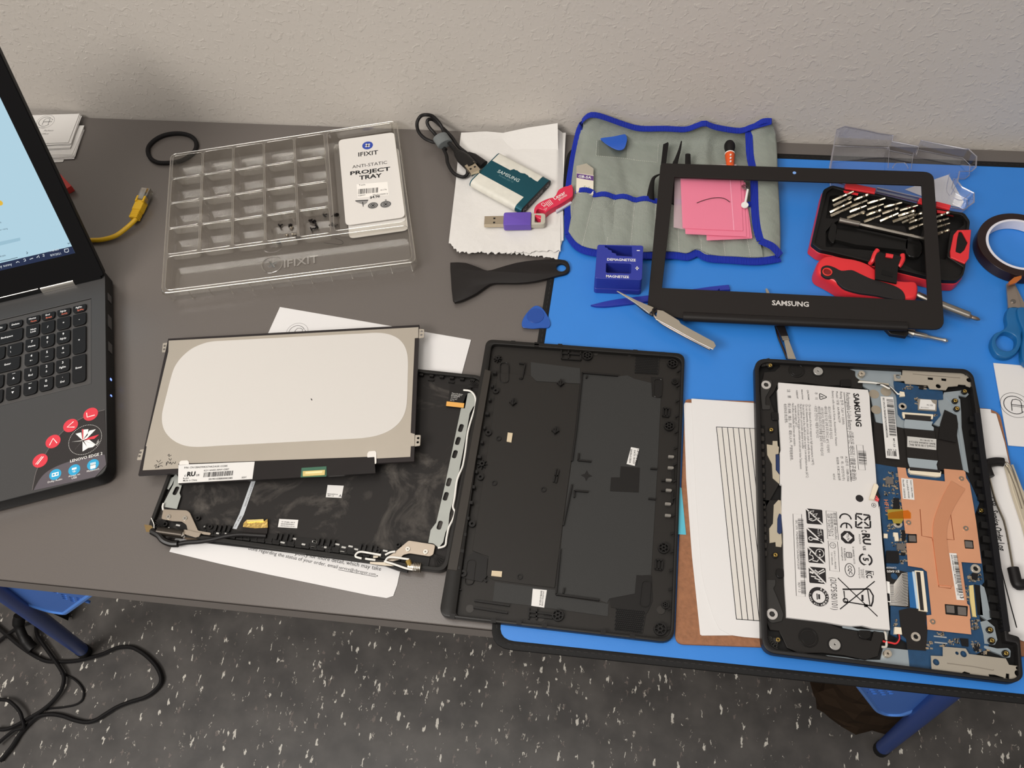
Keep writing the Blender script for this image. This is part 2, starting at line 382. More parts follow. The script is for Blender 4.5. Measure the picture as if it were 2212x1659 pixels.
# ================================================================ open laptop at the left edge
aL = math.radians(20.9); dL = V((math.cos(aL), math.sin(aL), 0)); eL = V((-dL.y, dL.x, 0))
FL = frame(F0 @ V((-.5567, .4936, .02)), dL)
FS = frame(F0 @ V((-.5567, .4936, .02)), dL, eL * .5 + V((0, 0, .866)))
lap = thing('open_laptop', 'dark grey laptop with numeric keypad, lit screen and round stickers on its palm rest', 'laptop', (-.70, .36, .001))
deckm = mat('laptop_deck', (58, 57, 57), .42, bump=.00002, bs=1800); lapb = mat('laptop_black', (24, 24, 25), .4); glossb = mat('gloss_bezel', (22, 21, 22), .12)
well = mat('keyboard_well', (66, 64, 63), .5); keym = mat('key_cap', (25, 25, 27), .48); keyw = mat('key_print', (222, 222, 222), .6, emit=.15); keyo = mat('key_print_orange', (214, 110, 84), .6)
P_ = rnd([V((-.385, -.243, 0)), V((0, -.243, 0)), V((0, .012, 0)), V((-.385, .012, 0))], [0, .014, .004, 0])
kw = [V((-.37, -.133, 0)), V((-.0165, -.133, 0)), V((-.0165, -.022, 0)), V((-.37, -.022, 0))]
m = MB(FL); m.prism(P_, -.0165, -.0001, 1, bev=.0015, top=0, holes=[kw]); m.prism(inset([V((p.x, p.y, 0)) for p in P_], .004), -.019, -.0163, 1)
m.prism(kw, -.004, -.0014, 2)
# sloped surround of the keyboard well
base = m.build('base', [deckm, lapb, well], lap)
for y0, y1 in ((-.026, -.016), (-.062, -.046), (-.094, -.082)):
    m = MB(FL); m.box(.0001, (y0 + y1) / 2, .0008, y1 - y0, -.012, -.004, 0, r=0); m.build('port', mat('port_metal', (130, 130, 132), .3, 1), base)
for y in (-.128, -.148):
    m = MB(FL); m.box(.0002, y, .0008, .0022 if y > -.13 else .0014, -.010, -.0075); m.build('indicator_light', mat('led_blue', (120, 150, 255), .4, emit=2), base)
KX = [-.1105, -.0960, -.0785, -.0621, -.0453, -.0284]
rows = {5: -.0327, 4: -.0474, 3: -.0656, 2: -.0842, 1: -.1026, 0: -.1206}
keys = []
def key(cx, cy, w, h, txt): keys.append((cx, cy, w, h, txt))
kw_, kh = .0142, .0156
key(-.0970, rows[5] - .0006, .0142, .0088, [('Delete', 0, 0, 0)])
key(-.1140, rows[5] - .0006, .0142, .0088, [('PrtSc', 0, 0, 0)])
for i, (a, b) in enumerate((('Home', 'Pause'), ('End', 'Break'), ('PgUp', 'ScrLk'), ('PgDn', 'SysRq'))):
    key(KX[2 + i], rows[5], kw_, .0092, [(a, -.0005, .0017, 0), (b, .001, -.0022, 1)])
key(-.1035, rows[4] - .0004, .029, kh, [('Backspace', -.002, 0, 0)])
key(KX[2], rows[4], kw_, kh, [('Num', .001, .0015, 0), ('Lock', .001, -.0016, 0)])
for i, c in ((3, '/'), (4, '*'), (5, '-')): key(KX[i], rows[4], kw_, kh, [(c, 0, 0, 2)])
key(-.1143, rows[3] - .0012, .0148, kh, [('}', -.003, .003, 0), (']', -.003, -.003, 0)])
key(-.0965, rows[3] - .0012, .0158, kh, [('|', -.0042, .004, 0), ('\\', -.0042, -.002, 0)])
for i, (a, b) in enumerate((('7', 'Home'), ('8', '\u2191'), ('9', 'PgUp'))): key(KX[2 + i], rows[3], kw_, kh, [(a, 0, .0038, 2), (b, 0, -.0022, 0)])
key(-.1070, rows[2] - .0002, .033, kh, [('Enter', .004, .0006, 0)])
for i, (a, b) in enumerate((('4', '\u2190'), ('5', '\u2014'), ('6', '\u2192'))): key(KX[2 + i], rows[2], kw_, kh, [(a, 0, .0038, 2), (b, 0, -.0022, 0)])
for i, (a, b) in enumerate((('1', 'End'), ('2', '\u2193'), ('3', 'PgDn'))): key(KX[2 + i], rows[1], kw_, kh, [(a, 0, .0038, 2), (b, 0, -.0022, 0)])
key(KX[5], (rows[3] + rows[2]) / 2, kw_, .034, [('+', 0, 0, 2)])
key(KX[5], (rows[1] + rows[0]) / 2 + .0004, kw_, .034, [('Enter', 0, .001, 0)])
key(-.1140, rows[1] - .0006, .0148, kh, [('Shift', 0, 0, 0)])
key(-.0962, rows[1] - .0006, .0142, kh, [('\u25b2', 0, 0, 3), ('\u2014', 0, .0055, 0)])
key(-.1138, rows[0] - .001, .0148, kh, [('\u25c0', 0, 0, 3)])
key(-.0962, rows[0] - .0006, .0142, kh, [('\u25bc', 0, 0, 3), ('\u2014', 0, .0055, 0)])
key(KX[2], rows[0] - .0002, kw_, kh, [('\u25b6', .0005, 0, 3), ('\u2014', 0, .0055, 0)])
key(KX[3], rows[0], kw_, kh, [('0', 0, .0038, 2), ('Ins', 0, -.0022, 0)])
key(KX[4], rows[0], kw_, kh, [('.', 0, .0045, 2), ('Del', 0, -.0022, 0)])
for cx, cy, w, h, tx in keys:
    m = MB(FL); r = .0022
    P_ = rnd([V((cx - w / 2, cy - h / 2, 0)), V((cx + w / 2, cy - h / 2, 0)), V((cx + w / 2, cy + h / 2, 0)), V((cx - w / 2, cy + h / 2, 0))], [.004, .004, .0012, .0012], 4)
    m.prism(P_, -.0014, .0006, 0, bev=.0005)
    for t, dx, dy, k in tx:
        if t == '\u2014': m.box(cx + dx, cy + dy, .0032, .0003, .0006, .00066, 1); continue
        if k == 3:
            s = .0013; D = {'\u25b2': (0, 1), '\u25bc': (0, -1), '\u25b6': (1, 0), '\u25c0': (-1, 0)}[t]; n = (-D[1], D[0])
            m.flat([V((cx + D[0] * s, cy + D[1] * s, 0)), V((cx - D[0] * s + n[0] * s, cy - D[1] * s + n[1] * s, 0)), V((cx - D[0] * s - n[0] * s, cy - D[1] * s - n[1] * s, 0))], .00066, 1); continue
        sz = (.0031, .0028, .0040)[k]
        if t in '\u2191\u2193\u2190\u2192':
            D = {'\u2191': (0, 1), '\u2193': (0, -1), '\u2192': (1, 0), '\u2190': (-1, 0)}[t]; c0 = V((cx + dx, cy + dy, 0)); D = V((D[0], D[1], 0)) * .0014; n = V((-D.y, D.x, 0))
            m.strip([c0 - D, c0 + D], .0003, .00066, 1); m.strip([c0 + n * .6 + D * .2, c0 + D, c0 - n * .6 + D * .2], .0003, .00066, 1); continue
        m.text(t, (cx + dx, cy + dy - sz * .33), .00066, sz, 0, 2 if k == 1 else 1, 'C', None, .012)
    m.build('keyboard_key', [keym, keyw, keyo], lap)
# palm rest stickers
m = MB(FL); S = T('B', '722 975 680 985 630 1005 540 1045 440 1118 355 1215 290 1320 250 1400 228 1500 222 1528', 0, FL)
S = cr(S, 3) + [V((-.012, -.2425, 0)), V((-.001, -.232, 0))]
m.prism(S, 0, .0002, 0); m.strip(S[:28], .0004, .00023, 1)
G = T('B', '722 1283 620 1298 500 1325 400 1360 320 1405 270 1460 232 1530', 0, FL); m.prism(cr(G, 3) + [V((-.012, -.2423, 0)), V((-.0012, -.232, 0))], .0001, .0003, 2)
c = T('B', '588 1180', 0, FL)[0]; R_ = .0163
for k in range(60): 
    a = k / 60 * 2 * math.pi
    m.box(c.x + R_ * math.cos(a), c.y + R_ * math.sin(a), .0004, .0008, .0002, .00026, 3, a)
def star(L, mi, z=.0003): m.flat(T('B', L, 0, FL), z, mi)
for L in ('570 1185 565 1112 610 1108 605 1150', '570 1185 618 1118 662 1108 600 1172', '570 1185 522 1140 560 1130', '570 1185 495 1195 560 1190', '570 1185 512 1255 558 1200',
          '570 1190 570 1262 608 1238', '580 1190 606 1238 640 1232 660 1215', '580 1188 615 1180 662 1215'): star(L, 3)
for L in ('570 1185 566 1108 576 1108 575 1170', '575 1183 630 1160 684 1145 650 1175'): star(L, 4, .00035)
m.tline('LENOVO EDGE 2', T('B', '483 1337 706 1282', .0005, FL), .0005, 3, .0042, .012)
m.tline('360\u00b0', T('B', '668 1222 692 1185', 0, FL), .0003, 3)
for s, p in (('Dolby Audio', '330 1480 430 1456'), ('Always on', '472 1440 552 1422'), ('USB', '495 1453 530 1445'), ('Multitouch', '600 1405 684 1386')):
    m.tline(s, T('B', p, 0, FL), .00035, 3)
red = mat('sticker_red', (206, 52, 66), .45); cyan = mat('sticker_cyan', (38, 152, 196), .45)
for q in ('382 1420', '513 1388', '642 1352'):
    p = T('B', q, 0, FL)[0]; m.flat(circ(p, .0058), .00034, 5)
p = T('B', '382 1420', 0, FL)[0]; m.box(p.x, p.y, .0066, .004, .00034, .0004, 3); m.flat(circ((p.x - .0015, p.y), .001), .00045, 5); m.flat(circ((p.x + .0015, p.y), .001), .00045, 5)
p = T('B', '513 1380', 0, FL)[0]; m.box(p.x, p.y, .0045, .0022, .00034, .0004, 3); m.strip([p + V((0, -.001, 0)), p + V((0, -.004, 0))], .0005, .0004, 3); m.strip([p + V((-.0018, -.0028, 0)), p + V((0, -.004, 0)), p + V((.0018, -.0028, 0))], .0005, .0004, 3)
p = T('B', '642 1355', 0, FL)[0]; m.box(p.x, p.y - .0018, .0052, .0042, .00034, .0004, 3, r=.001)
for k in range(4): m.box(p.x - .002 + k * .00135, p.y + .0012, .0009, .0032, .00034, .0004, 3)
m.build('palm_rest_sticker', [mat('sticker_dark', (62, 58, 58), .4), mat('sticker_line', (120, 112, 110), .5), mat('sticker_plum', (84, 78, 84), .4), white, red, cyan], base)
for q, kind in (('626 1005', 0), ('488 1083', 1), ('367 1193', 2), ('278 1325', 3)):
    m = MB(FL); p = T('B', q, 0, FL)[0]; m.prism(circ(p, .0074, 28), .0001, .0004, 0); t = .0008; z = .00046
    h = {0: [(-.004, .0028), (-.0035, -.0025), (.0042, -.0022)], 1: [(.003, .0038), (-.0035, -.001), (.004, -.003)], 2: [(-.0035, -.0035), (0, .0035), (.004, -.003)], 3: [(-.0028, -.0036), (.0032, .0036)]}[kind]
    m.strip([p + V((x, y, 0)) for x, y in h], .0009, z, 1)
    if kind == 3: m.strip([p + V((x - .0016, y + .0006, 0)) for x, y in h], .0006, z, 1)
    m.build('round_sticker', [red, white], base)
# hinge
m = MB(FL); m.tube([V((-.385, .008, .001)), V((-.004, .008, .001))], .0062, 14); m.build('hinge_bar', lapb, lap)
m = MB(FL); m.tube([V((-.069, .008, .0012)), V((-.033, .008, .0012))], .0068, 16); m.build('hinge_cover', mat('hinge_silver', (205, 200, 192), .3, .9), lap)
m = MB(FL); m.tube([V((-.385, .0036, .0058)), V((-.071, .0036, .0058))], .0006, 6); m.build('hinge_trim', mat('chrome_line', (190, 186, 178), .3, 1), lap)
# screen
m = MB(FS); LP = rnd([V((-.385, .004, 0)), V((.0008, .004, 0)), V((.0008, .26, 0)), V((-.385, .26, 0))], [0, .004, .012, 0])
m.prism(LP, -.0075, -.0009, 1, bev=.001); m.prism(inset([V((p.x, p.y, 0)) for p in LP], .0016), -.001, .0, 0)
lid = m.build('screen_lid', [glossb, lapb], lap)
scr = bpy.data.materials.new('lit_screen'); 
def emi(n, c, e):
    mm = mat(n, c, .25, spec=.3, emit=e); mm.node_tree.nodes['Principled BSDF'].inputs['Base Color'].default_value = (.01, .01, .01, 1); return mm
e1 = emi('screen_page', (178, 212, 228), .95); e2 = emi('screen_taskbar', (26, 42, 78), .8); e3 = emi('screen_white', (225, 232, 238), .9); e4 = emi('screen_text', (70, 90, 105), .8); e5 = emi('screen_box', (160, 198, 216), .9)
m = MB(FS); m.flat([V((-.365, .0358, 0)), V((-.0175, .0358, 0)), V((-.0175, .25, 0)), V((-.365, .25, 0))], .00025, 0)
m.flat([V((-.365, .0358, 0)), V((-.0175, .0358, 0)), V((-.0175, .0438, 0)), V((-.365, .0438, 0))], .0003, 1)
m.flat(T('A', '0 1167 120 1142 123 1160 0 1190', 0, FS), .0003, 4)
def st(t, q, mi, sz=None): m.tline(t, T('A', q, 0, FS), .00035, mi, sz)
st('7:48 AM', '300 1228 352 1218', 2); st('8/9/2021', '304 1254 366 1242', 2); st('Partly sunny', '-35 1330 74 1306', 2)
st('from', '3 1260 36 1252', 3); st('your rating', '-12 1103 47 1091', 3); st('ch', '-4 1058 10 1055', 3)
for q in ('97 1292 107 1284 117 1290', '158 1226 166 1232 160 1240', '404 1174 410 1180 416 1172', '255 1244 262 1240 264 1255 256 1252', '220 1262 232 1248 236 1262', '140 1272 150 1268 154 1280 144 1284', '178 1272 198 1264', '385 1212 408 1207 410 1224 400 1230 388 1228 385 1212'):
    m.strip(T('A', q, 0, FS), .0007, .0004, 3 if q[0] in '4' or q.startswith('158') else 2)
m.strip(T('A', '0 1284 60 1272 106 1260', 0, FS), .0006, .0004, 3)
yo = T('A', '0 935', 0, FS)[0]; m.flat(circ(yo, .0028), .0003, 5)
m.build('display', [e1, e2, e3, e4, e5, emi('screen_yellow', (235, 190, 60), .9)], lid)
# ---------------------------------------------------------------- business cards
cardp = mat('card_stock', (222, 219, 215), .6, spec=.4)
def cflogo(m, c, R, z, mi, a=0, w=.0006):
    def q(x, y): return V((c[0] + R * (x * math.cos(a) - y * math.sin(a)), c[1] + R * (x * math.sin(a) + y * math.cos(a)), 0))
    m.strip([q(math.cos(t / 40 * 2 * math.pi), math.sin(t / 40 * 2 * math.pi)) for t in range(40)], w * .5, z, mi, closed=True)
    m.strip([q(-.05 + .72 * math.cos(t), .72 * math.sin(t)) for t in [.65 + i * (4.95 / 20) for i in range(21)]], w, z, mi)
    m.strip([q(-.25, -.5), q(-.25, .15), q(-.15, .42), q(.1, .5), q(.35, .42), q(.42, .2)], w, z, mi); m.strip([q(.42, .2), q(.42, -.5)], w, z, mi)
    m.strip([q(-.25, .02), q(.75, .02)], w, z, mi); m.strip([q(-.25, -.1), q(.75, -.1)], w * .6, z, mi); m.strip([q(.6, .4), q(.8, .2)], w, z, mi)
C1 = T('A', '475 405', .016)[0]
def card(cx, cy, h, a, txt, label, curl=0):
    """88.9 x 50.8 mm card; (cx, cy) its far right corner"""
    W_, H_ = .0889, .0508; F = frame(F0 @ V((cx, cy, h)), (math.cos(a), math.sin(a), 0)); m = MB(F)
    m.prism([V((-W_, -H_, 0)), V((0, -H_, 0)), V((0, 0, 0)), V((-W_, 0, 0))], 0, .00035, 0)
    if txt:
        cflogo(m, (-.0415, -.0125), .0115, .0004, 1, 0, .0006)
        m.text('Pacheco', (-.026, -.0300), .0004, .0038, 0, 1, 'R', None, 0, .3); m.text('Officer', (-.030, -.0355), .0004, .0034, 0, 1, 'R', None, 0, .3)
        m.strip([V((-.052, -.0235, 0)), V((-.0385, -.0235, 0))], .0004, .0004, 1)
    o = m.build('business_card', [cardp, inkg if not txt else mat('card_ink', (60, 58, 58), .6)]); tag(o, label, 'card', 'business cards in two leaning stacks'); return o
rg = random.Random(3)
P1 = T('A', '475 402', .0085)[0]; P2 = T('A', '500 470', .0045)[0]
for k in range(5):
    top = k == 4
    card(P1.x + (.002 if not top else 0) + rg.uniform(-.001, .002), P1.y - .001 * (4 - k) - (.003 if k < 2 else 0), .0041 + .0009 * k + .0003, .12 + rg.uniform(-.05, .03), top,
         'white business card with round logo, uppermost of the cards behind the laptop' if top else 'white business card of the upper pile behind the laptop')
for k in range(6):
    top = k == 5
    card(P2.x + rg.uniform(-.003, .002) - (.014 if k == 0 else 0), P2.y - .0012 * (5 - k) - (.004 if k < 1 else 0), .0004 + .0006 * k, .10 + rg.uniform(-.04, .06), top and False,
         'white business card of the lower pile behind the laptop')
# red box peeking out behind the lid
rb = T('A', '330 735 440 850 395 870 300 790', .004)
m = MB(); m.prism(rnd([rb[0], rb[1], rb[2] + V((-.002, -.004, 0)), rb[3]], .001), .0005, .009, 0, bev=.0008)
tag(m.build('red_case', mat('red_case_plastic', (186, 52, 46), .5)), 'small flat red case half hidden behind the laptop screen', 'case')
# ethernet cable
eth = thing('network_cable', 'yellow network cable with clear plug lying between the laptop and the clear tray', 'cable', T('A', '700 1120', .004)[0][:])
yel = mat('yellow_cable', (224, 178, 30), .45)
c = T('A', '330 1190 430 1175 530 1160 610 1155 690 1132 750 1090 795 1050 812 1030', [.004, .004, .0035, .0035, .004, .005, .006, .0065])
m = MB(); m.tube(cr(c, 6), .0027, 12); m.build('cord', yel, eth)
b = T('A', '800 1032 845 935 858 885 870 862', [.0065, .0075, .008, .008]); ax = (b[1] - b[0]).normalized()
FE = frame(F0 @ b[0], ax, V((-ax.y, ax.x, 0)))
L1 = (b[1] - b[0]).length; L2 = (b[3] - b[0]).length
m = MB(FE)
for k in range(5): m.box(L1 * (.06 + .1 * k), 0, L1 * .07, .0105 - .0004 * (k % 2), -.004, .004, 0, bev=.0012)
m.box(L1 * .25, 0, L1 * .5, .009, -.0035, .0035); m.box(L1 * .78, 0, L1 * .6, .0112, -.0042, .0042, 0, bev=.001)
m.box(L1 * 1.1, -.0045, L1 * .35, .0022, -.001, .0055, 0, bev=.0006); m.box(L1 * 1.1, .0045, L1 * .35, .0022, -.001, .0055, 0, bev=.0006)
m.build('boot', yel, eth)
clr = clear_mat('clear_plug', (225, 225, 220), .12, .7, .08)
m = MB(FE); m.box((L1 * 1.05 + L2) / 2, 0, L2 - L1 * .98, .0115, -.004, .0042, 0, bev=.0006); m.box(L2 * .88, 0, .008, .0098, -.003, .003, 0); m.box(L2 * .8, 0, .016, .006, .005, .0058); m.build('plug', clr, eth)
m = MB(FE)
for k in range(8): m.box(L2 - .003, -.0036 + k * .00103, .006, .0005, -.001, .0046)
m.build('contacts', mat('gold_contact', (205, 170, 110), .3, 1), eth)
# hair tie
c = T('A', '885 640 888 600 925 560 985 530 1060 520 1125 530 1165 560 1172 600 1150 640 1090 680 1020 695 950 695 905 675', .0028)
m = MB(); m.tube(cr(c, 6, True), .0026, 10, closed=True); tag(m.build('hair_tie', mat('black_elastic', (26, 23, 24), .75, bump=.0002, bs=2500)), 'black elastic hair tie partly under the clear tray', 'hair tie')
# ================================================================ clear tray
tcl = clear_mat('clear_tray_plastic', (250, 249, 246), .05, .36, .12)
FT = frame(F0 @ V((-.4875, .4804, 0)), (.2744, .0617, 0))
tr = thing('project_tray', 'large clear plastic tray with small compartments and a long front bay', 'tray', (-.38, .62, .0005))
HT = .018
def tq(x, y, z): 
    f = y / .21
    return V((x * (1 - .012 * f) - .010 * f, y + .0095 * x / .28 * f, z))
m = MB(FT)
def loopr(x0, y0, x1, y1, r, z, n=3): return [tq(p.x, p.y, z) for p in rnd([V((x0, y0, 0)), V((x1, y0, 0)), V((x1, y1, 0)), V((x0, y1, 0))], r, n)]
def bridge(m, A, B):
    n = len(A); m.add(A + B, [(i, (i + 1) % n, n + (i + 1) % n, n + i) for i in range(n)])
cells = []
xs = [.0025 + i * .0376 for i in range(6)]; ys = [.0535 + j * .0385 for j in range(5)]
for i in range(5):
    for j in range(4): cells.append((xs[i] + .0008, ys[j] + .0008, xs[i + 1] - .0012, ys[j + 1] - .0012, .004))
cells.append((.1935, .0560, .2755, .2075, .005)); cells.append((.0035, .0035, .2765, .0505, .006))
outer = rnd([V((0, 0, 0)), V((.28, 0, 0)), V((.28, .21, 0)), V((0, .21, 0))], .007, 4)
hol = [rnd([V((a, b, 0)), V((c, b, 0)), V((c, d, 0)), V((a, d, 0))], r, 3) for a, b, c, d, r in cells]
m2 = MB(); m2.prism(outer, 0, .001, 0, holes=hol, bottom=False, walls=False)
m.add([tq(v.x, v.y, HT) for v in m2.v], m2.f)
for a, b, c, d, r in cells:
    t = loopr(a, b, c, d, r, HT); s1 = loopr(a + .0005, b + .0005, c - .0005, d - .0005, r, HT - .0015); lo = loopr(a + .0018, b + .0018, c - .0018, d - .0018, r, .0045); f = loopr(a + .0035, b + .0035, c - .0035, d - .0035, r, .0012)
    bridge(m, t, s1); bridge(m, s1, lo); bridge(m, lo, f)
    m.add(f, [tuple(range(len(f)))])
o1 = [tq(p.x, p.y, HT) for p in outer]; o2 = [tq(p.x + (.14 - p.x) * -.010, p.y + (.105 - p.y) * -.012, HT - .0025) for p in outer]; o3 = [tq(p.x + (.14 - p.x) * .012, p.y + (.105 - p.y) * .016, .001) for p in outer]
bridge(m, o1, o2); bridge(m, o2, o3)
m.build('tray_shell', tcl, tr, ang=.25)
rimc = clear_mat('clear_tray_rim', (240, 238, 232), .22, .75, .18)
m = MB(FT)
def rod(P, r=.0004): m.tube(P, r, 6, closed=True)
rod([p for p in o1], .0006)
for a, b, c, d, r in cells: rod(loopr(a, b, c, d, r, HT + .0002), .00034)
m.build('rolled_rim', rimc, tr)
m = MB(FT)
for k in range(13):
    p = tq(.006 + k * .0223, .0004, 0); m.tube([V((p.x, p.y, .002)), V((p.x, p.y + .0008, .0155))], .0006, 6)
m.build('skirt_rib', rimc, tr)
m = MB(FT); c = T('C', '945 1262', .002, FT)[0]; m.tube([V((c.x + .0115 * math.cos(t * .209), c.y + .0115 * math.sin(t * .209), .0016)) for t in range(30)], .00045, 5, closed=True)
for a in (.6, 2.17): m.tube([V((c.x - .0055 * math.cos(a), c.y - .0055 * math.sin(a), .0018)), V((c.x + .0055 * math.cos(a), c.y + .0055 * math.sin(a), .0018))], .0013, 6)
t0 = len(m.v); m.tline('IFIXIT', T('C', '1042 1290 1325 1245', .002, FT), .0019, 0, .0150, .01); m.v[t0:] = m.v[t0:]
m.build('embossed_logo', clear_mat('embossed_clear', (215, 212, 206), .35, .8, .15), tr)
# cards in the tray
ic = mat('insert_print', (30, 30, 34), .5); ib = mat('insert_blue', (38, 66, 160), .5)
def insert(P, z, full, label):
    m = MB(FT); m.prism(rnd(P, .006, 4), z, z + .0006, 0)
    if full:
        L = P[0]; ux = (P[3] - P[0]).normalized(); uy = (P[1] - P[0]).normalized() * -1
        ce = lambda q: T('C', q, .007, FT)
        z1 = z + .00065; p = ce('1731 280')[0]; m.flat(circ(p, .0066, 28), z1, 2)
        for a in (.68, -.89): m.strip([p + V((.0034 * math.cos(a), .0034 * math.sin(a), 0)), p - V((.0034 * math.cos(a), .0034 * math.sin(a), 0))], .0022, z1 + .00005, 0)
        m.tline('IFIXIT', ce('1655 372 1818 352'), z1, 1, None, .015); m.tline('ANTI-STATIC', ce('1605 470 1892 431'), z1, 1, .0072)
        m.tline('PROJECT', ce('1588 525 1918 485'), z1, 1, .0082, .03); m.tline('TRAY', ce('1662 563 1850 540'), z1, 1, .0088, .03)
        m.flat(ce('1640 600 1895 580 1905 690 1648 712'), z1, 3); m.tline('Tools', ce('1658 614 1712 608'), z1 + .0001, 1)
        m.barcode(ce('1652 682 1818 668'), .0078, z1 + .0001, 1, 40); m.tline('528437', ce('1652 700 1712 694'), z1 + .0001, 1); m.tline('01176', ce('1838 655 1888 648'), z1 + .0001, 1)
        m.tline('MJ1P 030915', ce('1775 696 1898 684'), z1 + .0001, 1); m.tline('$4.98', ce('1750 718 1832 708'), z1 + .0001, 1, None, .02)
        for q, r in (('1775 775', .0062), ('1880 765', .0066)):
            p = ce(q)[0]; m.flat(circ(p, r, 24, r * .8), z1, 4); m.strip(circ(p, r * .8, 24, r * .62), .0006, z1 + .0001, 1, True); m.strip(circ(p, r * .45, 12), .0005, z1 + .0001, 1, True)
            m.strip([p + V((-.0015, -.0015, 0)), p + V((.0015, .0015, 0))], .001, z1 + .0001, 1); m.strip([p + V((-.0015, .0015, 0)), p + V((.0015, -.0015, 0))], .001, z1 + .0001, 1)
        m.flat(ce('1628 735 1738 728 1725 755 1700 770 1640 748'), z1, 4); m.strip(ce('1630 737 1736 731'), .0012, z1 + .0001, 1); m.strip(ce('1690 745 1695 785'), .0008, z1 + .0001, 1); m.strip(ce('1880 725 1884 760'), .002, z1 + .0001, 4)
    tag(m.build('tray_card', [mat('insert_white', (214, 210, 205), .5), ic, ib, mat('price_label', (234, 230, 224), .55), mat('print_grey', (140, 138, 136), .5)]), label, 'card')
Pc = T('C', '1490 235 1950 170 2040 870 1550 940', .007, FT)
sh = T('C', '1600 965 2040 905 2035 890', .004, FT)
insert([p + V((.005, -.0085, 0)) for p in Pc[:0]] or [V((.2035, .0575, 0)), V((.2715, .0590, 0)), V((.2655, .19, 0)), V((.1975, .19, 0))][::-1], .0019, False, 'plain white card lying under the printed card in the clear tray')
insert(Pc, .0058, True, 'white printed card with blue round logo in the clear tray bay')
# loose screws in the tray
scm = mat('dark_screw_metal', (44, 40, 40), .35, .8); scs = mat('bright_screw_metal', (190, 180, 165), .3, 1)
proto = {}
def screw(q, a, dark, lab):
    p = T('C', q, .003, FT)[0]
    if dark not in proto:
        Fp = FT.copy(); m = MB(frame(FT @ V((p.x, p.y, .0036)), (1, 0, 0))); R = .0026 if dark else .0018
        m.spin((-.0018, 0, 0), (-.0005, 0, 0), [(0, R * .7), (.3, R), (1, R)], 12); m.spin((-.0005, 0, 0), (.0032, 0, -.0012), [(0, .0009), (.1, .00075), (.25, .0009), (.4, .00075), (.55, .0009), (.7, .00075), (.85, .0009), (1, .0006)], 8)
        o = m.build('screw', scm if dark else scs); proto[dark] = o; o['_c'] = 1
    else:
        o = proto[dark].copy(); COL.objects.link(o)
    w = FT @ V((p.x, p.y, .0012)); o.location = (w.x, w.y, w.z); o.rotation_euler = (0, 0, a); tag(o, lab, 'screw', 'loose screws in the clear tray')
for q, a, d in (('1018 940', .9, 1), ('1090 940', 2.4, 1), ('1108 955', 1.2, 0), ('1060 1020', 2.9, 0), ('1125 1012', .4, 0), ('1000 1075', 1.9, 1), ('1160 1040', .3, 1)):
    screw(q, a, bool(d), 'dark screw in the second compartment from the card, nearest row' if d else 'bright screw in the second compartment from the card, nearest row')
for q, a in (('1385 855', 1.0), ('1448 862', 3.6), ('1475 850', 2.2), ('1268 900', 1.4), ('1298 922', 5.4), ('1280 970', .6), ('1305 962', 4.2), ('1430 938', 3.3), ('1472 942', .9)):
    screw(q, a, True, 'dark screw in the compartment beside the printed card, nearest row')
m = MB(FT); m.tube(cr(T('C', '1370 1085 1440 1092 1500 1100 1530 1088 1515 1065 1465 1048', .0022, FT), 6), .00018, 5); tag(m.build('loose_hair', mat('hair_dark', (40, 34, 32), .6)), 'thin dark hair curled on the floor of the clear tray', 'hair')
# ================================================================ helpers for soft sheets
YW = .7535
def TW(c, s, h=0, lim=YW):
    """as T, but what would lie behind the wall rides up the wall instead"""
    P = T(c, s, h); x0, y0, k = CROP[c]; a = [float(v) for v in s.split()]; cp = F0.inverted() @ CP
    for i, p in enumerate(P):
        if p.y > lim:
            d = ray(x0 + a[2 * i] / k, y0 + a[2 * i + 1] / k); t = (lim - cp.y) / d.y; P[i] = cp + d * t
    return P
def resample(P, n):
    L = [0]
    for a, b in zip(P, P[1:]): L.append(L[-1] + (b - a).length)
    out = []; j = 0
    for i in range(n + 1):
        t = L[-1] * i / n
        while j < len(L) - 2 and L[j + 1] < t: j += 1
        f = (t - L[j]) / max(L[j + 1] - L[j], 1e-9); out.append(P[j].lerp(P[j + 1], min(max(f, 0), 1)))
    return out
def coons(B, Tt, Lf, Rt, nu, nv, fn=None, zmin=.0046):
    """grid of points from four boundary curves (bottom l-r, top l-r, left b-t, right b-t)"""
    B = resample(B, nu); Tt = resample(Tt, nu); Lf = resample(Lf, nv); Rt = resample(Rt, nv); G = []
    for j in range(nv + 1):
        v = j / nv; row = []
        for i in range(nu + 1):
            u = i / nu
            p = B[i] * (1 - v) + Tt[i] * v + Lf[j] * (1 - u) + Rt[j] * u - (B[0] * (1 - u) * (1 - v) + B[-1] * u * (1 - v) + Tt[0] * (1 - u) * v + Tt[-1] * u * v)
            if fn: p = p + V((0, 0, fn(u, v)))
            if p.z < zmin: p.z = zmin
            row.append(p)
        G.append(row)
    return G
def sheet(m, G, th, mi=0):
    nv = len(G); nu = len(G[0]); vs = [p for r in G for p in r] + [p - V((0, 0, th)) for r in G for p in r]; o = nu * nv; fs = []
    for j in range(nv - 1):
        for i in range(nu - 1):
            a = j * nu + i; fs += [(a, a + 1, a + nu + 1, a + nu), (o + a + nu, o + a + nu + 1, o + a + 1, o + a)]
    for i in range(nu - 1): fs += [(i, o + i, o + i + 1, i + 1), ((nv - 1) * nu + i + 1, o + (nv - 1) * nu + i + 1, o + (nv - 1) * nu + i, (nv - 1) * nu + i)]
    for j in range(nv - 1): fs += [(j * nu + nu, o + j * nu + nu, o + j * nu, j * nu), (j * nu + nu - 1, o + j * nu + nu - 1, o + j * nu + 2 * nu - 1, j * nu + 2 * nu - 1)]
    return m.add(vs, fs, mi)
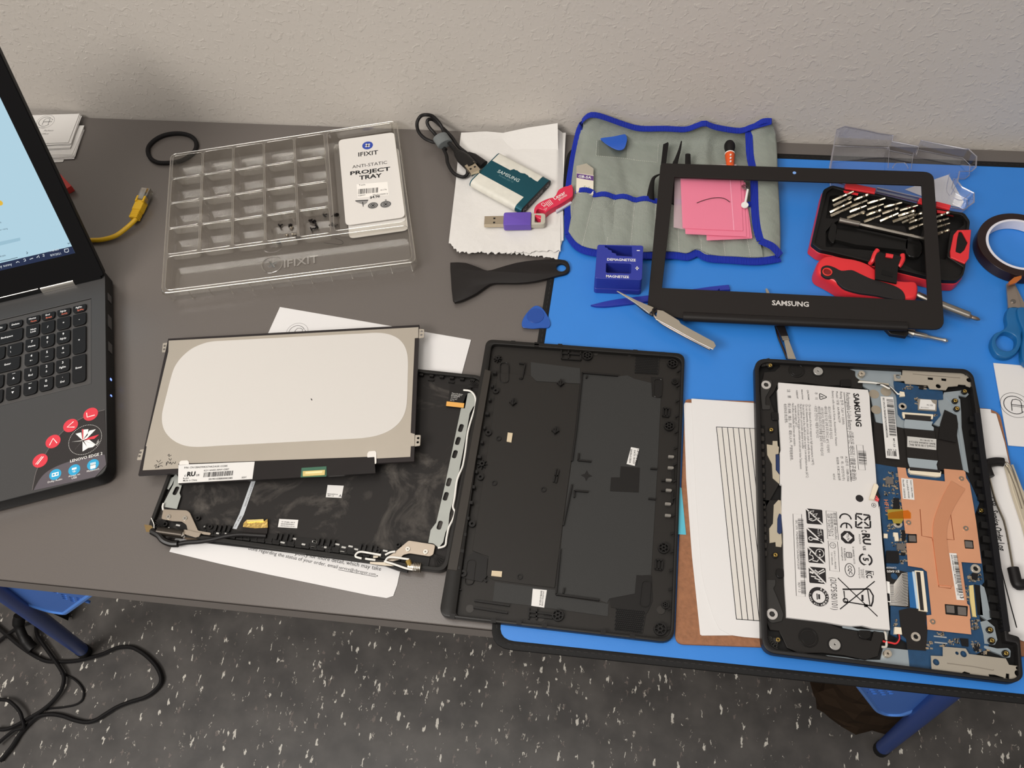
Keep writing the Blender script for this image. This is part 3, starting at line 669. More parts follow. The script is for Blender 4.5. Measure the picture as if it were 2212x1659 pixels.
def at(G, u, v):
    nv = len(G) - 1; nu = len(G[0]) - 1; x = min(max(u, 0), .9999) * nu; y = min(max(v, 0), .9999) * nv; i = int(x); j = int(y); fx = x - i; fy = y - j
    return G[j][i] * (1 - fx) * (1 - fy) + G[j][i + 1] * fx * (1 - fy) + G[j + 1][i] * (1 - fx) * fy + G[j + 1][i + 1] * fx * fy
def band(m, P, w, th, mi=0, ov=None):
    """woven tape following a 3-D line: flat cross-section"""
    N = len(P); vs = []; fs = []
    for i in range(N):
        t = (P[min(i + 1, N - 1)] - P[max(i - 1, 0)]); t.z = 0; t.normalize(); n = V((-t.y, t.x, 0)) * w / 2
        for a, b in ((1, 0), (.92, 1), (-.92, 1), (-1, 0)): vs.append(P[i] + n * a + V((0, 0, th * b)))
    for i in range(N - 1):
        for k in range(3): fs.append((i * 4 + k, i * 4 + k + 1, i * 4 + 5 + k, i * 4 + 4 + k))
        fs.append((i * 4 + 3, i * 4, i * 4 + 4, i * 4 + 7))
    fs += [(0, 1, 2, 3), tuple(range(N * 4 - 4, N * 4))[::-1]]
    return m.add(vs, fs, mi)
sn = math.sin
# ================================================================ paper towels
tow = mat('tissue_paper', (212, 209, 205), .9, spec=.2, bump=.0012, bs=60, detail=5)
def towel(bot, top, lf, rt, h, seed, label, jag):
    rg = random.Random(seed)
    b = TW('D', bot, h); t = TW('D', top, h); l = TW('D', lf, h); r = TW('D', rt, h)
    t = [p + V((0, 0, .0006)) for p in t]
    b = resample(b, 70); 
    l[0] = b[0]; r[0] = b[-1]; l[-1] = t[0]; r[-1] = t[-1]
    G = coons(b, t, l, r, 70, 24, lambda u, v: .0011 * sn(7 * u + 1) * sn(5 * v + 2) * 4 * v * (1 - v), .0036)
    for row in G:
        for p in row: p.z = max(p.z, h - .001) if False else p.z
    if jag:
        for i in range(len(G[0])):
            G[0][i] += V((0, rg.uniform(-.0026, .0016), rg.uniform(-.0003, .0006))); G[1][i] += V((0, rg.uniform(-.0008, .0008), .0002))
    off = h - sum(p.z for p in G[10]) / len(G[10])
    m = MB(); sheet(m, G, .0004); tag(m.build('paper_towel', tow), label, 'paper towel', 'folded paper towels under the drive'); return G
towel('600 1560 900 1570 1200 1600 1630 1650', '600 300 1160 300 1650 290 1720 288', '600 1560 600 900 600 300', '1630 1650 1700 1400 1690 900 1722 288', .0045, 5, 'bottom paper towel, its torn edge reaching lowest onto the blue mat', 1)
towel('560 1545 900 1560 1300 1540 1695 1455', '600 290 1160 292 1640 250 1700 300', '560 1545 580 900 600 290', '1695 1455 1690 1000 1700 300', .0054, 2, 'middle paper towel, showing as a strip right of the top one', 0)
TG = towel('450 1480 560 1580 900 1590 1300 1580 1665 1562', '585 288 860 275 1040 290 1300 235 1632 185', '450 1480 520 850 560 450 585 288', '1665 1562 1660 1100 1640 600 1632 185', .0064, 9, 'top paper towel with ragged front edge, under the drive and flash drives', 1)
# ================================================================ portable drive
hs = .0185
q = T('D', '670 820 1222 1125 975 472', hs)
FD = frame(F0 @ V((q[0].x, q[0].y, .0080)), (q[1].x - q[0].x, q[1].y - q[0].y, 0)); LD = .0745; WD = .0575; TD = .0105
drv = thing('portable_drive', 'slim teal portable drive with two worn white strips of tape on the paper towel', 'hard drive', (q[0].x + .03, q[0].y + .02, .0075))
def prof(y0, y1, off=0, n=7):
    out = []; r = TD / 2 + off
    for i in range(n + 1): a = math.pi * 1.5 - i / n * math.pi; out.append((r + .0 + r * math.cos(a) - off * 1, TD / 2 + r * math.sin(a)))
    return out
full = [( (TD / 2) - (TD / 2) * sn(i / 8 * math.pi), TD / 2 - TD / 2 * math.cos(i / 8 * math.pi)) for i in range(9)] + [(WD - TD / 2 + TD / 2 * sn(i / 8 * math.pi), TD / 2 + TD / 2 * math.cos(i / 8 * math.pi)) for i in range(9)]
m = MB(FD); n = len(full)
def extr(m, pr, x0, x1, mi, caps=True, closed=True):
    n = len(pr); vs = [V((x0, y, z)) for y, z in pr] + [V((x1, y, z)) for y, z in pr]
    fs = [(i, (i + 1) % n, n + (i + 1) % n, n + i) for i in range(n if closed else n - 1)]
    if caps: fs += [tuple(range(n))[::-1], tuple(range(n, 2 * n))]
    m.add(vs, fs, mi)
extr(m, full, 0, LD, 0)
m.tline('SAMSUNG', T('D', '972 712 1203 822', TD, FD), TD + .00008, 1, None, .015); m.tline('Portable SSD T5', T('D', '990 752 1142 830', TD, FD), TD + .00008, 2)
m.build('case', [mat('teal_metal', (28, 84, 98), .32, .6), mat('silver_print', (175, 190, 188), .4), mat('dim_print', (88, 128, 136), .5)], drv)
m = MB(FD); ins = [(WD / 2 + (y - WD / 2) * .975, TD / 2 + (z - TD / 2) * .86) for y, z in full]; extr(m, ins, LD - .0005, LD + .0003, 0)
FX = frame(FD @ V((LD + .0004, 0, 0)), FD.to_3x3() @ V((0, 1, 0)), FD.to_3x3() @ V((0, 0, 1))); m2 = MB(FX)
m2.text('FC', (.008, .003), 0, .006, 0, 0, 'C'); m2.text('SAMSUNG Portable SSD 500GB', (.028, .0052), 0, .0028, 0, 0, 'C', .026); m2.text('MU-PA500 Made in Korea 5V 0.8A', (.028, .0028), 0, .0024, 0, 0, 'C', .026); m2.text('CE', (.050, .003), 0, .005, 0, 0, 'C')
end = m.build('end_cap', mat('drive_end', (40, 42, 48), .5), drv); m2.build('end_print', mat('end_print_grey', (190, 190, 190), .6), end)
tape = mat('white_tape', (208, 205, 194), .38, spec=.5, var=.05, vs=120, bump=.0001, bs=200)
top = full[9:]  # from top-right around far side
def strip_tape(pr, xa, xb, jag):
    m = MB(FD); rg = random.Random(4); N = 26; vs = []; fs = []
    for k in range(N + 1):
        t = k / N
        for j, (y, z) in enumerate(pr):
            yy = WD / 2 + (y - WD / 2) * 1.008; zz = TD / 2 + (z - TD / 2) * 1.04
            if j == 0:
                yy += (rg.uniform(-.0012, .0012) if jag and t > .45 else 0) + (.0045 if jag and t > .45 else 0)
            vs.append(V((xa + (xb - xa) * t, yy, zz)))
    n = len(pr)
    for k in range(N):
        for j in range(n - 1): fs.append((k * n + j, k * n + j + 1, (k + 1) * n + j + 1, (k + 1) * n + j))
    m.add(vs, fs); m.build('tape_strip', tape, drv)
far = [(WD - .0165, TD)] + full[9:]; near = [(.0175, TD)] + full[:9][::-1]
strip_tape(far, .0015, LD - .0095, True); strip_tape(near, .0015, LD - .0085, False)
# usb cable with strap
usb = thing('usb_cable', 'black coiled cable with grey strap and silver plug resting on the drive', 'cable', (-.25, .71, .002))
cb = mat('black_cable', (34, 31, 31), .5); m = MB()
c = TW('D', '790 640 740 600 660 520 560 440 480 330 380 230 290 150 235 140 215 175 240 230 300 300 360 400 420 520 440 620 500 720 590 765 640 750 655 700 630 640', [.013, .012, .012, .013, .014, .016, .02, .024, .022, .018, .014, .012, .010, .009, .009, .009, .009, .012, .016])
m.tube(cr(c, 7), .0021, 10)
c = TW('D', '560 500 500 440 430 370 400 290 360 200 280 110 200 90 140 110 105 180 120 270 180 340 260 380 330 400 420 470', [.016, .016, .017, .018, .022, .03, .034, .03, .026, .018, .012, .009, .010, .012])
m.tube(cr(c, 7), .0021, 10); m.build('cord', cb, usb)
p = T('D', '635 630 720 600 790 660', [.014, .014, .012])
a, b = T('D', '655 510 830 635', .0135); m = MB(); m.tube([a, a.lerp(b, .3), b], [.003, .0058, .0062], 12, flat=.6); m.build('plug_sleeve', cb, usb)
a, b, d = T('D', '470 420 560 515 705 660', [.016, .0165, .0200]); m = MB(); m.tube([a, b.lerp(a, .4), b, b.lerp(d, .35), d], [.0022, .003, .0062, .0082, .0078], 14, flat=.62); m.build('usb_connector_body', blackp, usb)
a, b = T('D', '672 632 745 722', .0215); FU = frame(F0 @ a, (b - a)); L_ = (b - a).length
m = MB(FU); m.box(L_ / 2, 0, L_, .0122, -.0022, .0022, 0, bev=.0004)
for y in (-.0028, .0028): m.box(L_ * .55, y, .0022, .0024, .0022, .00226, 1)
m.build('usb_plug', [mat('nickel', (205, 192, 170), .25, 1), blackm], usb)
a, b = T('D', '370 285 395 455', [.017, .016]); ax = (T('D', '440 460 330 300', .016)); d = (ax[0] - ax[1]).normalized(); cc = a.lerp(b, .5)
m = MB(); m.tube([cc - d * .0075, cc - d * .007, cc + d * .007, cc + d * .0075], [.0085, .0095, .0095, .0085], 20, flat=.62); m.build('strap', mat('grey_strap', (104, 108, 108), .8, bump=.0003, bs=900), usb)
# flash drives
fd = thing('flash_drive', 'purple flash drive with grey loop and bare plug on the paper towel', 'flash drive', T('D', '1190 1270', .007)[0][:])
q = T('D', '1045 1240 1345 1235', .0135); FU = fr2(q[0], q[1], .0145)
s = (q[1] - q[0]).length
m = MB(FU); m.prism(rnd([V((0, -.0092, 0)), V((s, -.0092, 0)), V((s, .0092, 0)), V((0, .0092, 0))], [.003, .0008, .0008, .003]), -.0068, .0026, 0, bev=.0014, bn=3); m.build('sleeve', mat('purple_plastic', (98, 72, 168), .38), fd)
m = MB(FU); m.box(-.0105, .0004, .0225, .0124, -.0052, -.0004, 0, bev=.0004)
for y in (-.003, .003): m.box(-.0105, y, .0022, .0022, -.0004, -.0003, 1)
m.build('usb_plug', [MATS['nickel'], blackm], fd)
gl = mat('grey_loop_plastic', (178, 172, 158), .45)
m = MB(FU); m.prism(rnd([V((s, -.0078, 0)), V((s + .016, -.0078, 0)), V((s + .016, .0082, 0)), V((s, .0082, 0))], [0, .004, .004, 0]), -.005, .0012, 0, holes=[rect(s + .0075, .0005, .0065, .0105, 0, .001)], bev=.0012); m.build('loop', gl, fd)
rd = thing('flash_drive', 'red swivel flash drive with white printing tucked under the blue-trimmed tool roll', 'flash drive', T('D', '1580 1030', .007)[0][:])
redp = mat('red_plastic', (206, 40, 72), .38); q = T('D', '1390 1160 1760 880', .0165)
m = MB(); O_ = T('D', '1375 1140 1385 1090 1430 1045 1520 1000 1600 975 1640 905 1700 870 1745 860 1790 850 1800 960 1740 1010 1650 1065 1560 1110 1500 1160 1490 1210 1450 1222 1390 1190', .0155)
m.prism(cr(O_, 3, True), .0075, .0155, 0, holes=[cr(T('D', '1400 1140 1425 1110 1470 1125 1490 1150 1480 1175 1440 1180 1410 1172', .0155), 3, True)], bev=.0014)
m.tline('Lexar', T('D', '1603 1015 1725 945', .0155), .0157, 1, None, .01); m.tline('CE', T('D', '1445 1062 1490 1095', .0155), .0157, 1); m.tline('photo', T('D', '1650 1020 1738 968', .0155), .0157, 1)
for i in range(4): m.strip(T('D', f'{1500+14*i} {1040-9*i} {1540+14*i} {1090-9*i}', .0155), .0006, .0157, 1)
m.strip(T('D', '1480 1120 1520 1100 1500 1130', .0155), .0005, .0157, 1, True); m.build('swivel_cover', [redp, white], rd)
m = MB(); m.prism(T('D', '1605 1095 1760 1000 1790 1035 1620 1140', .011), .0072, .0095, 0, bev=.0005); m.build('drive_body', mat('pale_plastic', (190, 192, 200), .4), rd)
# ================================================================ plastic scraper, picks
m = MB(); O_ = T('M', '75 135 90 122 190 125 290 160 350 182 420 165 560 125 700 105 830 98 920 105 950 135 955 175 930 205 870 220 700 262 560 275 400 275 340 300 270 350 190 390 130 412 95 400 80 230', .0065)
m.prism(cr(O_, 2, True), .0035, .0062, 0, holes=[circ(T('M', '893 160', .0065)[0], .0052, 20)], bev=.0014, bn=3)
tag(m.build('plastic_scraper', mat('black_nylon', (38, 34, 33), .42, bump=.00004, bs=800)), 'broad black plastic scraper with a hanging hole lying across the mat edge', 'scraper')
pkb = mat('blue_pick', (28, 78, 160), .35); pkd = mat('blue_pick_dark', (22, 66, 145), .35)
pk = thing('opening_pick', 'rounded blue plastic opening pick lying alone near the middle of the mat', 'pick', T('M', '705 530', .003)[0][:])
m = MB(); O_ = T('M', '602 570 615 530 650 480 690 445 720 440 755 460 790 510 812 565 805 595 780 603 735 603 690 607 640 603 610 597', .005)
m.prism(cr(O_, 3, True), .003, .0042, 0, bev=.0005)
m.build('pick_plate', pkb, pk); c = T('M', '703 515', .005)[0]
m = MB(); m.prism(circ(c, .0092, 26), .0042, .0047, 0, bev=.0004); m.build('raised_disc', pkd, pk)
# spudger
m = MB(); O_ = T('M', '1110 437 1210 412 1300 395 1520 368 1700 345 1990 302 2125 288 2135 325 2060 330 2055 318 2045 330 1860 345 1525 412 1300 440 1210 448 1150 446', .006)
m.prism(O_, .003, .0062, 0, bev=.001)
tag(m.build('spudger', mat('blue_nylon', (34, 48, 150), .4)), 'long blue plastic pry stick with pointed tip, running under the black bezel', 'pry tool')
# ================================================================ magnetizer block
hm = .0285
mg = thing('magnetizer', 'blue plastic magnetizer block with stepped slots and white lettering', 'magnetizer', (*T('Z', '1337 600', .003)[0][:2], .003))
mb_ = mat('royal_blue_plastic', (38, 50, 146), .42, bump=.00003, bs=900)
O_ = T('Z', '1290.5 528 1390 530 1387 605 1284.5 601', hm)
h1 = T('E', '455 1275 700 1285 706 1378 562 1368 556 1350 520 1340 516 1322 485 1312 480 1298 458 1292', hm); h2 = rnd(T('M', '1224 127 1408 134 1406 206 1222 200', hm), .002)
m = MB(); m.prism(rnd(O_, .003), .0115, hm, 0, holes=[h1, h2], bev=.0008); m.prism(inset([V((p.x, p.y, 0)) for p in rnd(O_[::-1], .003)], .0008), .010, .0118, 0)
m.prism([p for p in inset([V((p.x, p.y, 0)) for p in rnd(O_[::-1], .003)], .001)], .012, .0125, 1)
wl = T('M', '1230 112 1440 118 1222 235 1390 242', hm)
m.tline('DEMAGNETIZE', wl[:2], hm + .0001, 2, None, .02); m.tline('MAGNETIZE', wl[2:], hm + .0001, 2, None, .02)
for q in ('1448 38 1470 39', '1438 168 1463 169'): m.strip(T('M', q, hm), .0011, hm + .0001, 2)
a = T('M', '1450 156 1450 182', hm); m.strip(a, .0011, hm + .0001, 2)
m.build('slotted_block', [mb_, mat('deep_blue', (22, 26, 96), .5), white], mg)
m = MB(); m.prism([p for p in inset([V((p.x, p.y, 0)) for p in rnd(O_[::-1], .003)], -.001)], .003, .0108, 0, bev=.0008); m.build('base', mb_, mg)
# ================================================================ tool roll
cv = mat('grey_canvas', (142, 147, 139), .85, spec=.25); nt = cv.node_tree; N = nt.nodes; L = nt.links
tc = N.new('ShaderNodeTexCoord'); w_ = N.new('ShaderNodeTexWave'); w_.inputs['Scale'].default_value = 330; w_.inputs['Distortion'].default_value = .6; w_.bands_direction = 'DIAGONAL'; L.new(tc.outputs['Object'], w_.inputs[0])
nz_ = N.new('ShaderNodeTexNoise'); nz_.inputs['Scale'].default_value = 26; nz_.inputs['Detail'].default_value = 3; L.new(tc.outputs['Object'], nz_.inputs[0]); ad_ = N.new('ShaderNodeMath'); ad_.operation = 'MULTIPLY_ADD'; ad_.inputs[1].default_value = 22; L.new(nz_.outputs[0], ad_.inputs[0]); L.new(w_.outputs[1], ad_.inputs[2]); bp_ = N.new('ShaderNodeBump'); bp_.inputs['Distance'].default_value = .00028; L.new(ad_.outputs[0], bp_.inputs['Height']); L.new(bp_.outputs[0], N['Principled BSDF'].inputs['Normal'])
trm = mat('blue_webbing', (28, 50, 168), .7, spec=.3); nt = trm.node_tree; N = nt.nodes; L = nt.links
tc = N.new('ShaderNodeTexCoord'); w_ = N.new('ShaderNodeTexWave'); w_.inputs['Scale'].default_value = 260; L.new(tc.outputs['Object'], w_.inputs[0]); bp_ = N.new('ShaderNodeBump'); bp_.inputs['Distance'].default_value = .0005; L.new(w_.outputs[1], bp_.inputs['Height']); L.new(bp_.outputs[0], N['Principled BSDF'].inputs['Normal'])
rl = thing('tool_roll', 'open grey canvas tool roll with blue webbing edges and sewn pockets', 'tool roll', (*T('Z', '1450 430', .003)[0][:2], .003))
hb = .0055
top = TW('E', '240 150 300 95 380 92 500 130 640 180 780 215 1000 215 1190 222 1290 190 1370 165 1440 195 1560 220 1700 235 1800 200 1980 150', .008, .750)
top = [p + V((0, 0, .001)) for p in top]
bot = T('E', '120 1180 200 1290 330 1345 620 1375 880 1375 1100 1375 1210 1390 1300 1350 1400 1400 1600 1415 1850 1430 2060 1400', hb)
lef = TW('E', '120 1180 115 1000 120 800 150 560 190 350 225 200 240 150', hb, .750); rig = TW('E', '2060 1400 2065 1150 2050 850 2035 550 2025 300 1980 150', [.006, .010, .012, .013, .013, .013], .750)
lef[0] = bot[0]; lef[-1] = top[0]; rig[0] = bot[-1]; rig[-1] = top[-1]
rw = lambda u, v: (.0032 + .0022 * sn(31 * u + 2 * v) + .0018 * sn(14 * u - 5 * v) + .0015 * sn(6 * v + 3 * u) + .0007 * sn(57 * u + 9 * v)) * (4 * v * (1 - v)) ** .6 * min(1, 6 * u, 6 * (1 - u) + .3)
RG = coons(cr(bot, 4), cr(top, 4), cr(lef, 4), cr(rig, 4), 90, 50, rw)
m = MB(); sheet(m, RG, .0012); m.build('canvas', cv, rl, ang=1.2)
def trim(P, w, name='webbing', up=.0006): 
    m = MB(); band(m, [p + V((0, 0, up)) for p in P], w, .0011); m.build(name, trm, rl, ang=1)
edge_ = [RG[0][i] for i in range(0, 91, 2)]; trim(edge_, .0095)
trim([RG[-1][i] for i in range(0, 91, 2)], .0085); trim([RG[j][0] for j in range(0, 51, 2)], .0085)
# pocket layer on the lower half: v from 0 to ~.37 following the photographed line
pk_top = cr(T('E', '185 790 345 812 372 832 560 850 700 872 910 885 1050 892 1300 905 1500 915 1760 930 1800 935', .010), 4)
pb = [RG[1][i] + V((0, 0, .001)) for i in range(0, 84)]; pl = [RG[j][0] for j in range(0, 20)]; 
pt = [p for p in pk_top]
pl = [pb[0], pt[0]]; prr = [pb[-1], pt[-1]]
pw = lambda u, v: .0012 + .0045 * abs(sn(u * math.pi * 8.5)) * (.35 + .65 * v) * min(1, 12 * v + .05)
PG = coons(pb, pt, pl, prr, 100, 24, pw); m = MB(); sheet(m, PG, .0008); pko = m.build('pocket_panel', cv, rl, ang=1.2)
trim([PG[-1][i] for i in range(0, 101, 2)], .0068, up=.0004)
th_ = mat('white_thread', (215, 212, 205), .8)
def stitches(m, P, z=.0004):
    P = resample(P, max(4, int(sum((a - b).length for a, b in zip(P, P[1:])) / .0022) * 2))
    for i in range(0, len(P) - 1, 2): m.tube([P[i] + V((0, 0, z)), P[i + 1] + V((0, 0, z))], .00022, 4)
for k in range(1, 9):
    u = k / 8.5; m = MB(); stitches(m, [at(PG, u, v / 12) for v in range(13)]); m.build('seam_stitching', th_, rl)
m = MB()
def proj(s, h=.010):
    P = T('E', s, h); return P
def onroll(s):
    out = []
    x0, y0, k = CROP['E']; a = [float(t) for t in s.split()]
    pts = [p for r in RG for p in r]
    for i in range(0, len(a), 2):
        h = .01
        for _ in range(3):
            p = T('E', [a[i], a[i + 1]], h)[0]; n = min(pts, key=lambda t: (t.x - p.x) ** 2 + (t.y - p.y) ** 2); h = n.z + .0007
        out.append(T('E', [a[i], a[i + 1]], h)[0])
    return out
for s in ('378 320 372 455', '396 310 392 455', '372 455 520 468 655 480 725 495', '655 480 665 330', '725 495 935 515', '935 515 945 345', '725 495 718 480'):
    stitches(m, onroll(s))
m.build('small_pocket_stitching', th_, rl)
m = MB(); P_ = onroll('388 312 662 325 655 478 376 455'); m.add([p + V((0, 0, .0008)) for p in P_], [(0, 1, 2, 3)]); m.build('mesh_pocket', clear_mat('clear_film', (225, 228, 226), .05, .3, .3), rl)
# folded flap at the right
ft = TW('E', '1775 215 1830 195 1900 160 1985 140', [.012, .013, .016, .018], .7515); fb = T('E', '1885 1240 1930 1275 1990 1310 2065 1375', [.014, .013, .011, .008]); 
fl = TW('E', '1885 1240 1850 1130 1830 950 1822 640 1785 450 1775 215', [.014, .015, .016, .016, .015, .015], .7515); fr = TW('E', '2065 1375 2065 1150 2055 850 2040 550 2028 300 1985 140', [.008, .013, .015, .016, .016, .018], .7515)
fl[0] = fb[0]; fl[-1] = ft[0]; fr[0] = fb[-1]; fr[-1] = ft[-1]
FG = coons(cr(fb, 4), cr(ft, 4), cr(fl, 4), cr(fr, 4), 16, 40, lambda u, v: .003 * sn(math.pi * u) + .0006 * sn(9 * v)); m = MB(); sheet(m, FG, .001); m.build('folded_flap', cv, rl, ang=1.2)
trim([FG[j][0] for j in range(0, 41, 2)], .0085); trim([FG[0][i] for i in range(0, 17, 2)], .009); trim([FG[-1][i] for i in range(0, 17, 2)], .008)
# things in the roll
gb = thing('metal_spatula', 'pale pointed metal blade with purple label standing in the end pocket', 'blade', onroll('268 640')[0][:])
G_ = T('E', '192 545 285 522 350 570 345 815 188 790', .0145); m = MB(); m.prism(G_, .0125, .0145, 0, bev=.0003); m.build('blade', mat('pale_steel', (196, 188, 172), .4, .5), gb)
m = MB(); m.prism(T('E', '195 612 350 634 347 806 190 782', .0147), .0145, .0149, 0); m.flat(T('E', '195 616 349 640 348 684 194 657', .0147), .0150, 1); m.tline('GB-5A', T('E', '208 652 326 668', .0147), .0151, 2, None, .02); m.tline('Safe', T('E', '252 752 322 770', .0147), .0150, 3)
m.build('label', [mat('cream_label', (222, 214, 198), .6), mat('purple_print', (92, 56, 122), .6), white, mat('green_print', (120, 150, 80), .6)], gb)
pc = onroll('535 320')[0].z + .002
m = MB(); m.prism(cr(T('E', '412 295 450 265 520 242 600 240 640 255 658 290 650 340 630 385 590 398 540 385 470 345', pc), 3, True), pc - .001, pc, 0, bev=.0003); tag(m.build('opening_pick', clear_mat('blue_clear_pick', (70, 110, 205), .08, .5, .2) if False else mat('blue_pick_light', (48, 92, 186), .3)), 'blue guitar-pick shaped opening tool in the small upper pocket', 'pick')
bk = mat('black_tool_steel', (26, 24, 24), .35)
def btool(s, w, h0, label, nm='tweezers', cat='tweezers', nn=8):
    P = T('E', s, h0); m = MB(); m.tube(cr(P, 4), [w[0] + (w[1] - w[0]) * i / (4 * (len(P) - 1)) for i in range(4 * (len(P) - 1) + 1)], 8, flat=.5); tag(m.build(nm, bk), label, cat, None)
m = MB(); m.prism(T('E', '990 345 1035 325 1040 340 1012 560 985 900 940 900 960 600', .0155), .0130, .0155, 0, bev=.0005); tag(m.build('pry_bar', bk), 'flat black pry tool with a slanted end standing left in the middle pockets', 'pry tool')
btool('1158 318 1140 400 1112 490 1095 560 1060 900', (.0007, .0045), [.018, .017, .016, .0155, .014], 'black fine-pointed tweezers standing next to the flat black pry tool')
btool('1216 440 1216 500 1215 620 1200 900', (.0032, .004), [.0165, .016, .0155, .014], 'short round-ended black tool just right of the pointed tweezers', 'probe_tool', 'tool')
btool('960 622 905 655 885 720 875 800 870 860', (.0008, .0052), [.0175, .018, .0175, .016, .014], 'black bent-tip tweezers left of the black bezel frame')
sd = thing('precision_screwdriver', 'small orange precision screwdriver with black ball cap in the roll', 'screwdriver', onroll('1600 430')[0][:])
a, b = T('E', '1600 375 1606 600', [.017, .015]); d = (b - a).normalized()
m = MB(); m.spin(a - d * .009, a + d * .0095, [(0, .001), (.1, .0045), (.3, .0062), (.55, .0062), (.8, .0048), (1, .0042)], 18); m.build('cap', blackp, sd)
m = MB(); m.spin(a + d * .0092, b, [(0, .0046), (.06, .0055), (.14, .0056), (.5, .0046), (1, .0045)], 18); 
m.build('handle', mat('orange_plastic', (216, 84, 30), .4), sd)
m = MB(); m.spin(a + d * .0085, a + d * .0105, [(0, .0048), (.5, .0058), (1, .0048)], 18)
for k in range(3):
    p = T('E', f'1610 {440 + 30 * k}', .0225)[0]; m.spin(p - V((0, 0, .0012)), p, [(0, .0011), (1, .001)], 10)
m.build('white_dots', white, sd)
# bags
pkm = bpy.data.materials.new('pink_film'); pkm.use_nodes = True; nt = pkm.node_tree; b_ = nt.nodes['Principled BSDF']; b_.inputs['Base Color'].default_value = srgb((250, 150, 178)) + (1,); b_.inputs['Roughness'].default_value = .3
t_ = nt.nodes.new('ShaderNodeBsdfTransparent'); t_.inputs[0].default_value = srgb((255, 215, 228)) + (1,); mx_ = nt.nodes.new('ShaderNodeMixShader'); mx_.inputs[0].default_value = .62
nt.links.new(t_.outputs[0], mx_.inputs[1]); nt.links.new(b_.outputs[0], mx_.inputs[2]); nt.links.new(mx_.outputs[0], nt.nodes['Material Output'].inputs[0])
cfm = bpy.data.materials.new('frosted_film'); cfm.use_nodes = True; nt = cfm.node_tree; b_ = nt.nodes['Principled BSDF']; b_.inputs['Base Color'].default_value = srgb((228, 200, 208)) + (1,); t_ = nt.nodes.new('ShaderNodeBsdfTransparent'); mx_ = nt.nodes.new('ShaderNodeMixShader'); mx_.inputs[0].default_value = .35; nt.links.new(t_.outputs[0], mx_.inputs[1]); nt.links.new(b_.outputs[0], mx_.inputs[2]); nt.links.new(mx_.outputs[0], nt.nodes['Material Output'].inputs[0])
bagl = ['lowest pink antistatic bag, sticking out furthest at the front', 'pink antistatic bag second from the bottom of the pile', 'pink antistatic bag in the middle of the pile', 'uppermost pink antistatic bag lying under the curled black hair']
for i, s in enumerate(('1395 700 1735 690 1810 1210 1388 1228', '1200 690 1745 690 1785 1200 1240 1140', '1170 680 1730 668 1755 1190 1195 1165', '1150 660 1700 655 1725 1135 1170 1110')):
    P = T('E', s, .018 + .0012 * i); m = MB(); z = .0172 + .0009 * i
    m.prism(rnd(P, .001, 2), z, z + .0003, 0, bev=0); 
    a, b, c_, d_ = [V((p.x, p.y, 0)) for p in P]
    if i == 3: m.strip([b.lerp(a, .17), c_.lerp(d_, .15)], .0008, z + .0005, 1); m.strip([a, b], .0012, z + .0005, 1)
    tag(m.build('antistatic_bag', [pkm, mat('pink_seam', (240, 165, 188), .4)]), bagl[i], 'plastic bag', 'pink antistatic bags on the tool roll')
m = MB(); m.prism(T('E', '1100 515 1670 500 1650 1100 1240 1110 1090 1080', .0225), .0168, .0170, 0); tag(m.build('clear_bag', cfm), 'clear plastic bag lying on the tool roll, its edge showing left of the pink bags', 'plastic bag')
m = MB(); m.tube(cr(T('E', '1298 886 1360 862 1440 842 1510 838 1560 850 1602 878', .0215), 5), .00035, 5); tag(m.build('curled_hair', MATS['hair_dark']), 'short curled black hair lying on the uppermost pink bag', 'hair')
pn = thing('plastic_pin', 'small white plastic push pin hanging beside the pink bags at the flap', 'pin', T('E', '1740 880', .019)[0][:])
a, b, c_ = T('E', '1740 905 1765 770 1738 745', .0225); m = MB(); m.prism(circ(a, .0040, 20), .0215, .0232, 0, bev=.0005); m.tube([V((a.x, a.y, .022)), V((b.x, b.y, .0235))], .0013, 8); m.build('shaft', white, pn)
m = MB(); m.prism(circ(c_, .0040, 7), .0228, .0238, 0, holes=[circ(c_, .0012, 3)]); m.build('clear_head', clear_mat('pin_clear', (235, 225, 228), .3, .6, .2), pn)
# ================================================================ display bezel
bl = V((.037761, .500615, .012143)); br = V((.325887, .488505, .025718)); tl = V((.045046, .691945, .028214))
FB = frame(F0 @ bl, br - bl, tl - bl)
bz = thing('screen_surround', 'thin black laptop display bezel propped on the tool roll and the bit case', 'bezel', (.18, .59, .003))
bzm = mat('bezel_plastic', (41, 36, 34), .5, bump=.00002, bs=1500)
O_ = T('Z', '1427 352 2017 371 2040.5 712 1963 709', 0, FB) + T('Y', '1705 452 1690 420 280 375 150 355 55 300', 0, FB)
Hh = T('Z', '1457 382 1991 399.5 2004.5 649.5 1430 621.5', 0, FB)
m = MB(FB); rr = [.004, .011, .011] + [0] * 5 + [0]
m.prism(rnd(O_, rr, 5), -.0022, 0, 0, holes=[rnd(Hh, .0008, 2)], bev=.0007)
m.flat(circ(T('Z', '1716 373.5', 0, FB)[0], .0019, 14), .0002, 2)
m.tline('SAMSUNG', T('Y', '848 292 1083 303', 0, FB), .0002, 1, None, .025)
m.build('frame', [bzm, mat('logo_silver', (196, 192, 188), .4), mat('camera_window', (120, 160, 220), .2)], bz)
hc = T('Y', '282 365 1706 430', 0, FB); m = MB(FB)
m.tube([hc[0], hc[1]], .0052, 14, flat=.8); m.build('hinge_cover', mat('hinge_cover_plastic', (36, 32, 31), .4), bz)
m = MB(FB); P_ = T('Y', '1560 440 1712 440 1716 480 1700 498 1600 482', -.006, FB); m.prism(P_, -.009, -.004, 0, bev=.001); m.build('hinge_clip', blackp, bz)
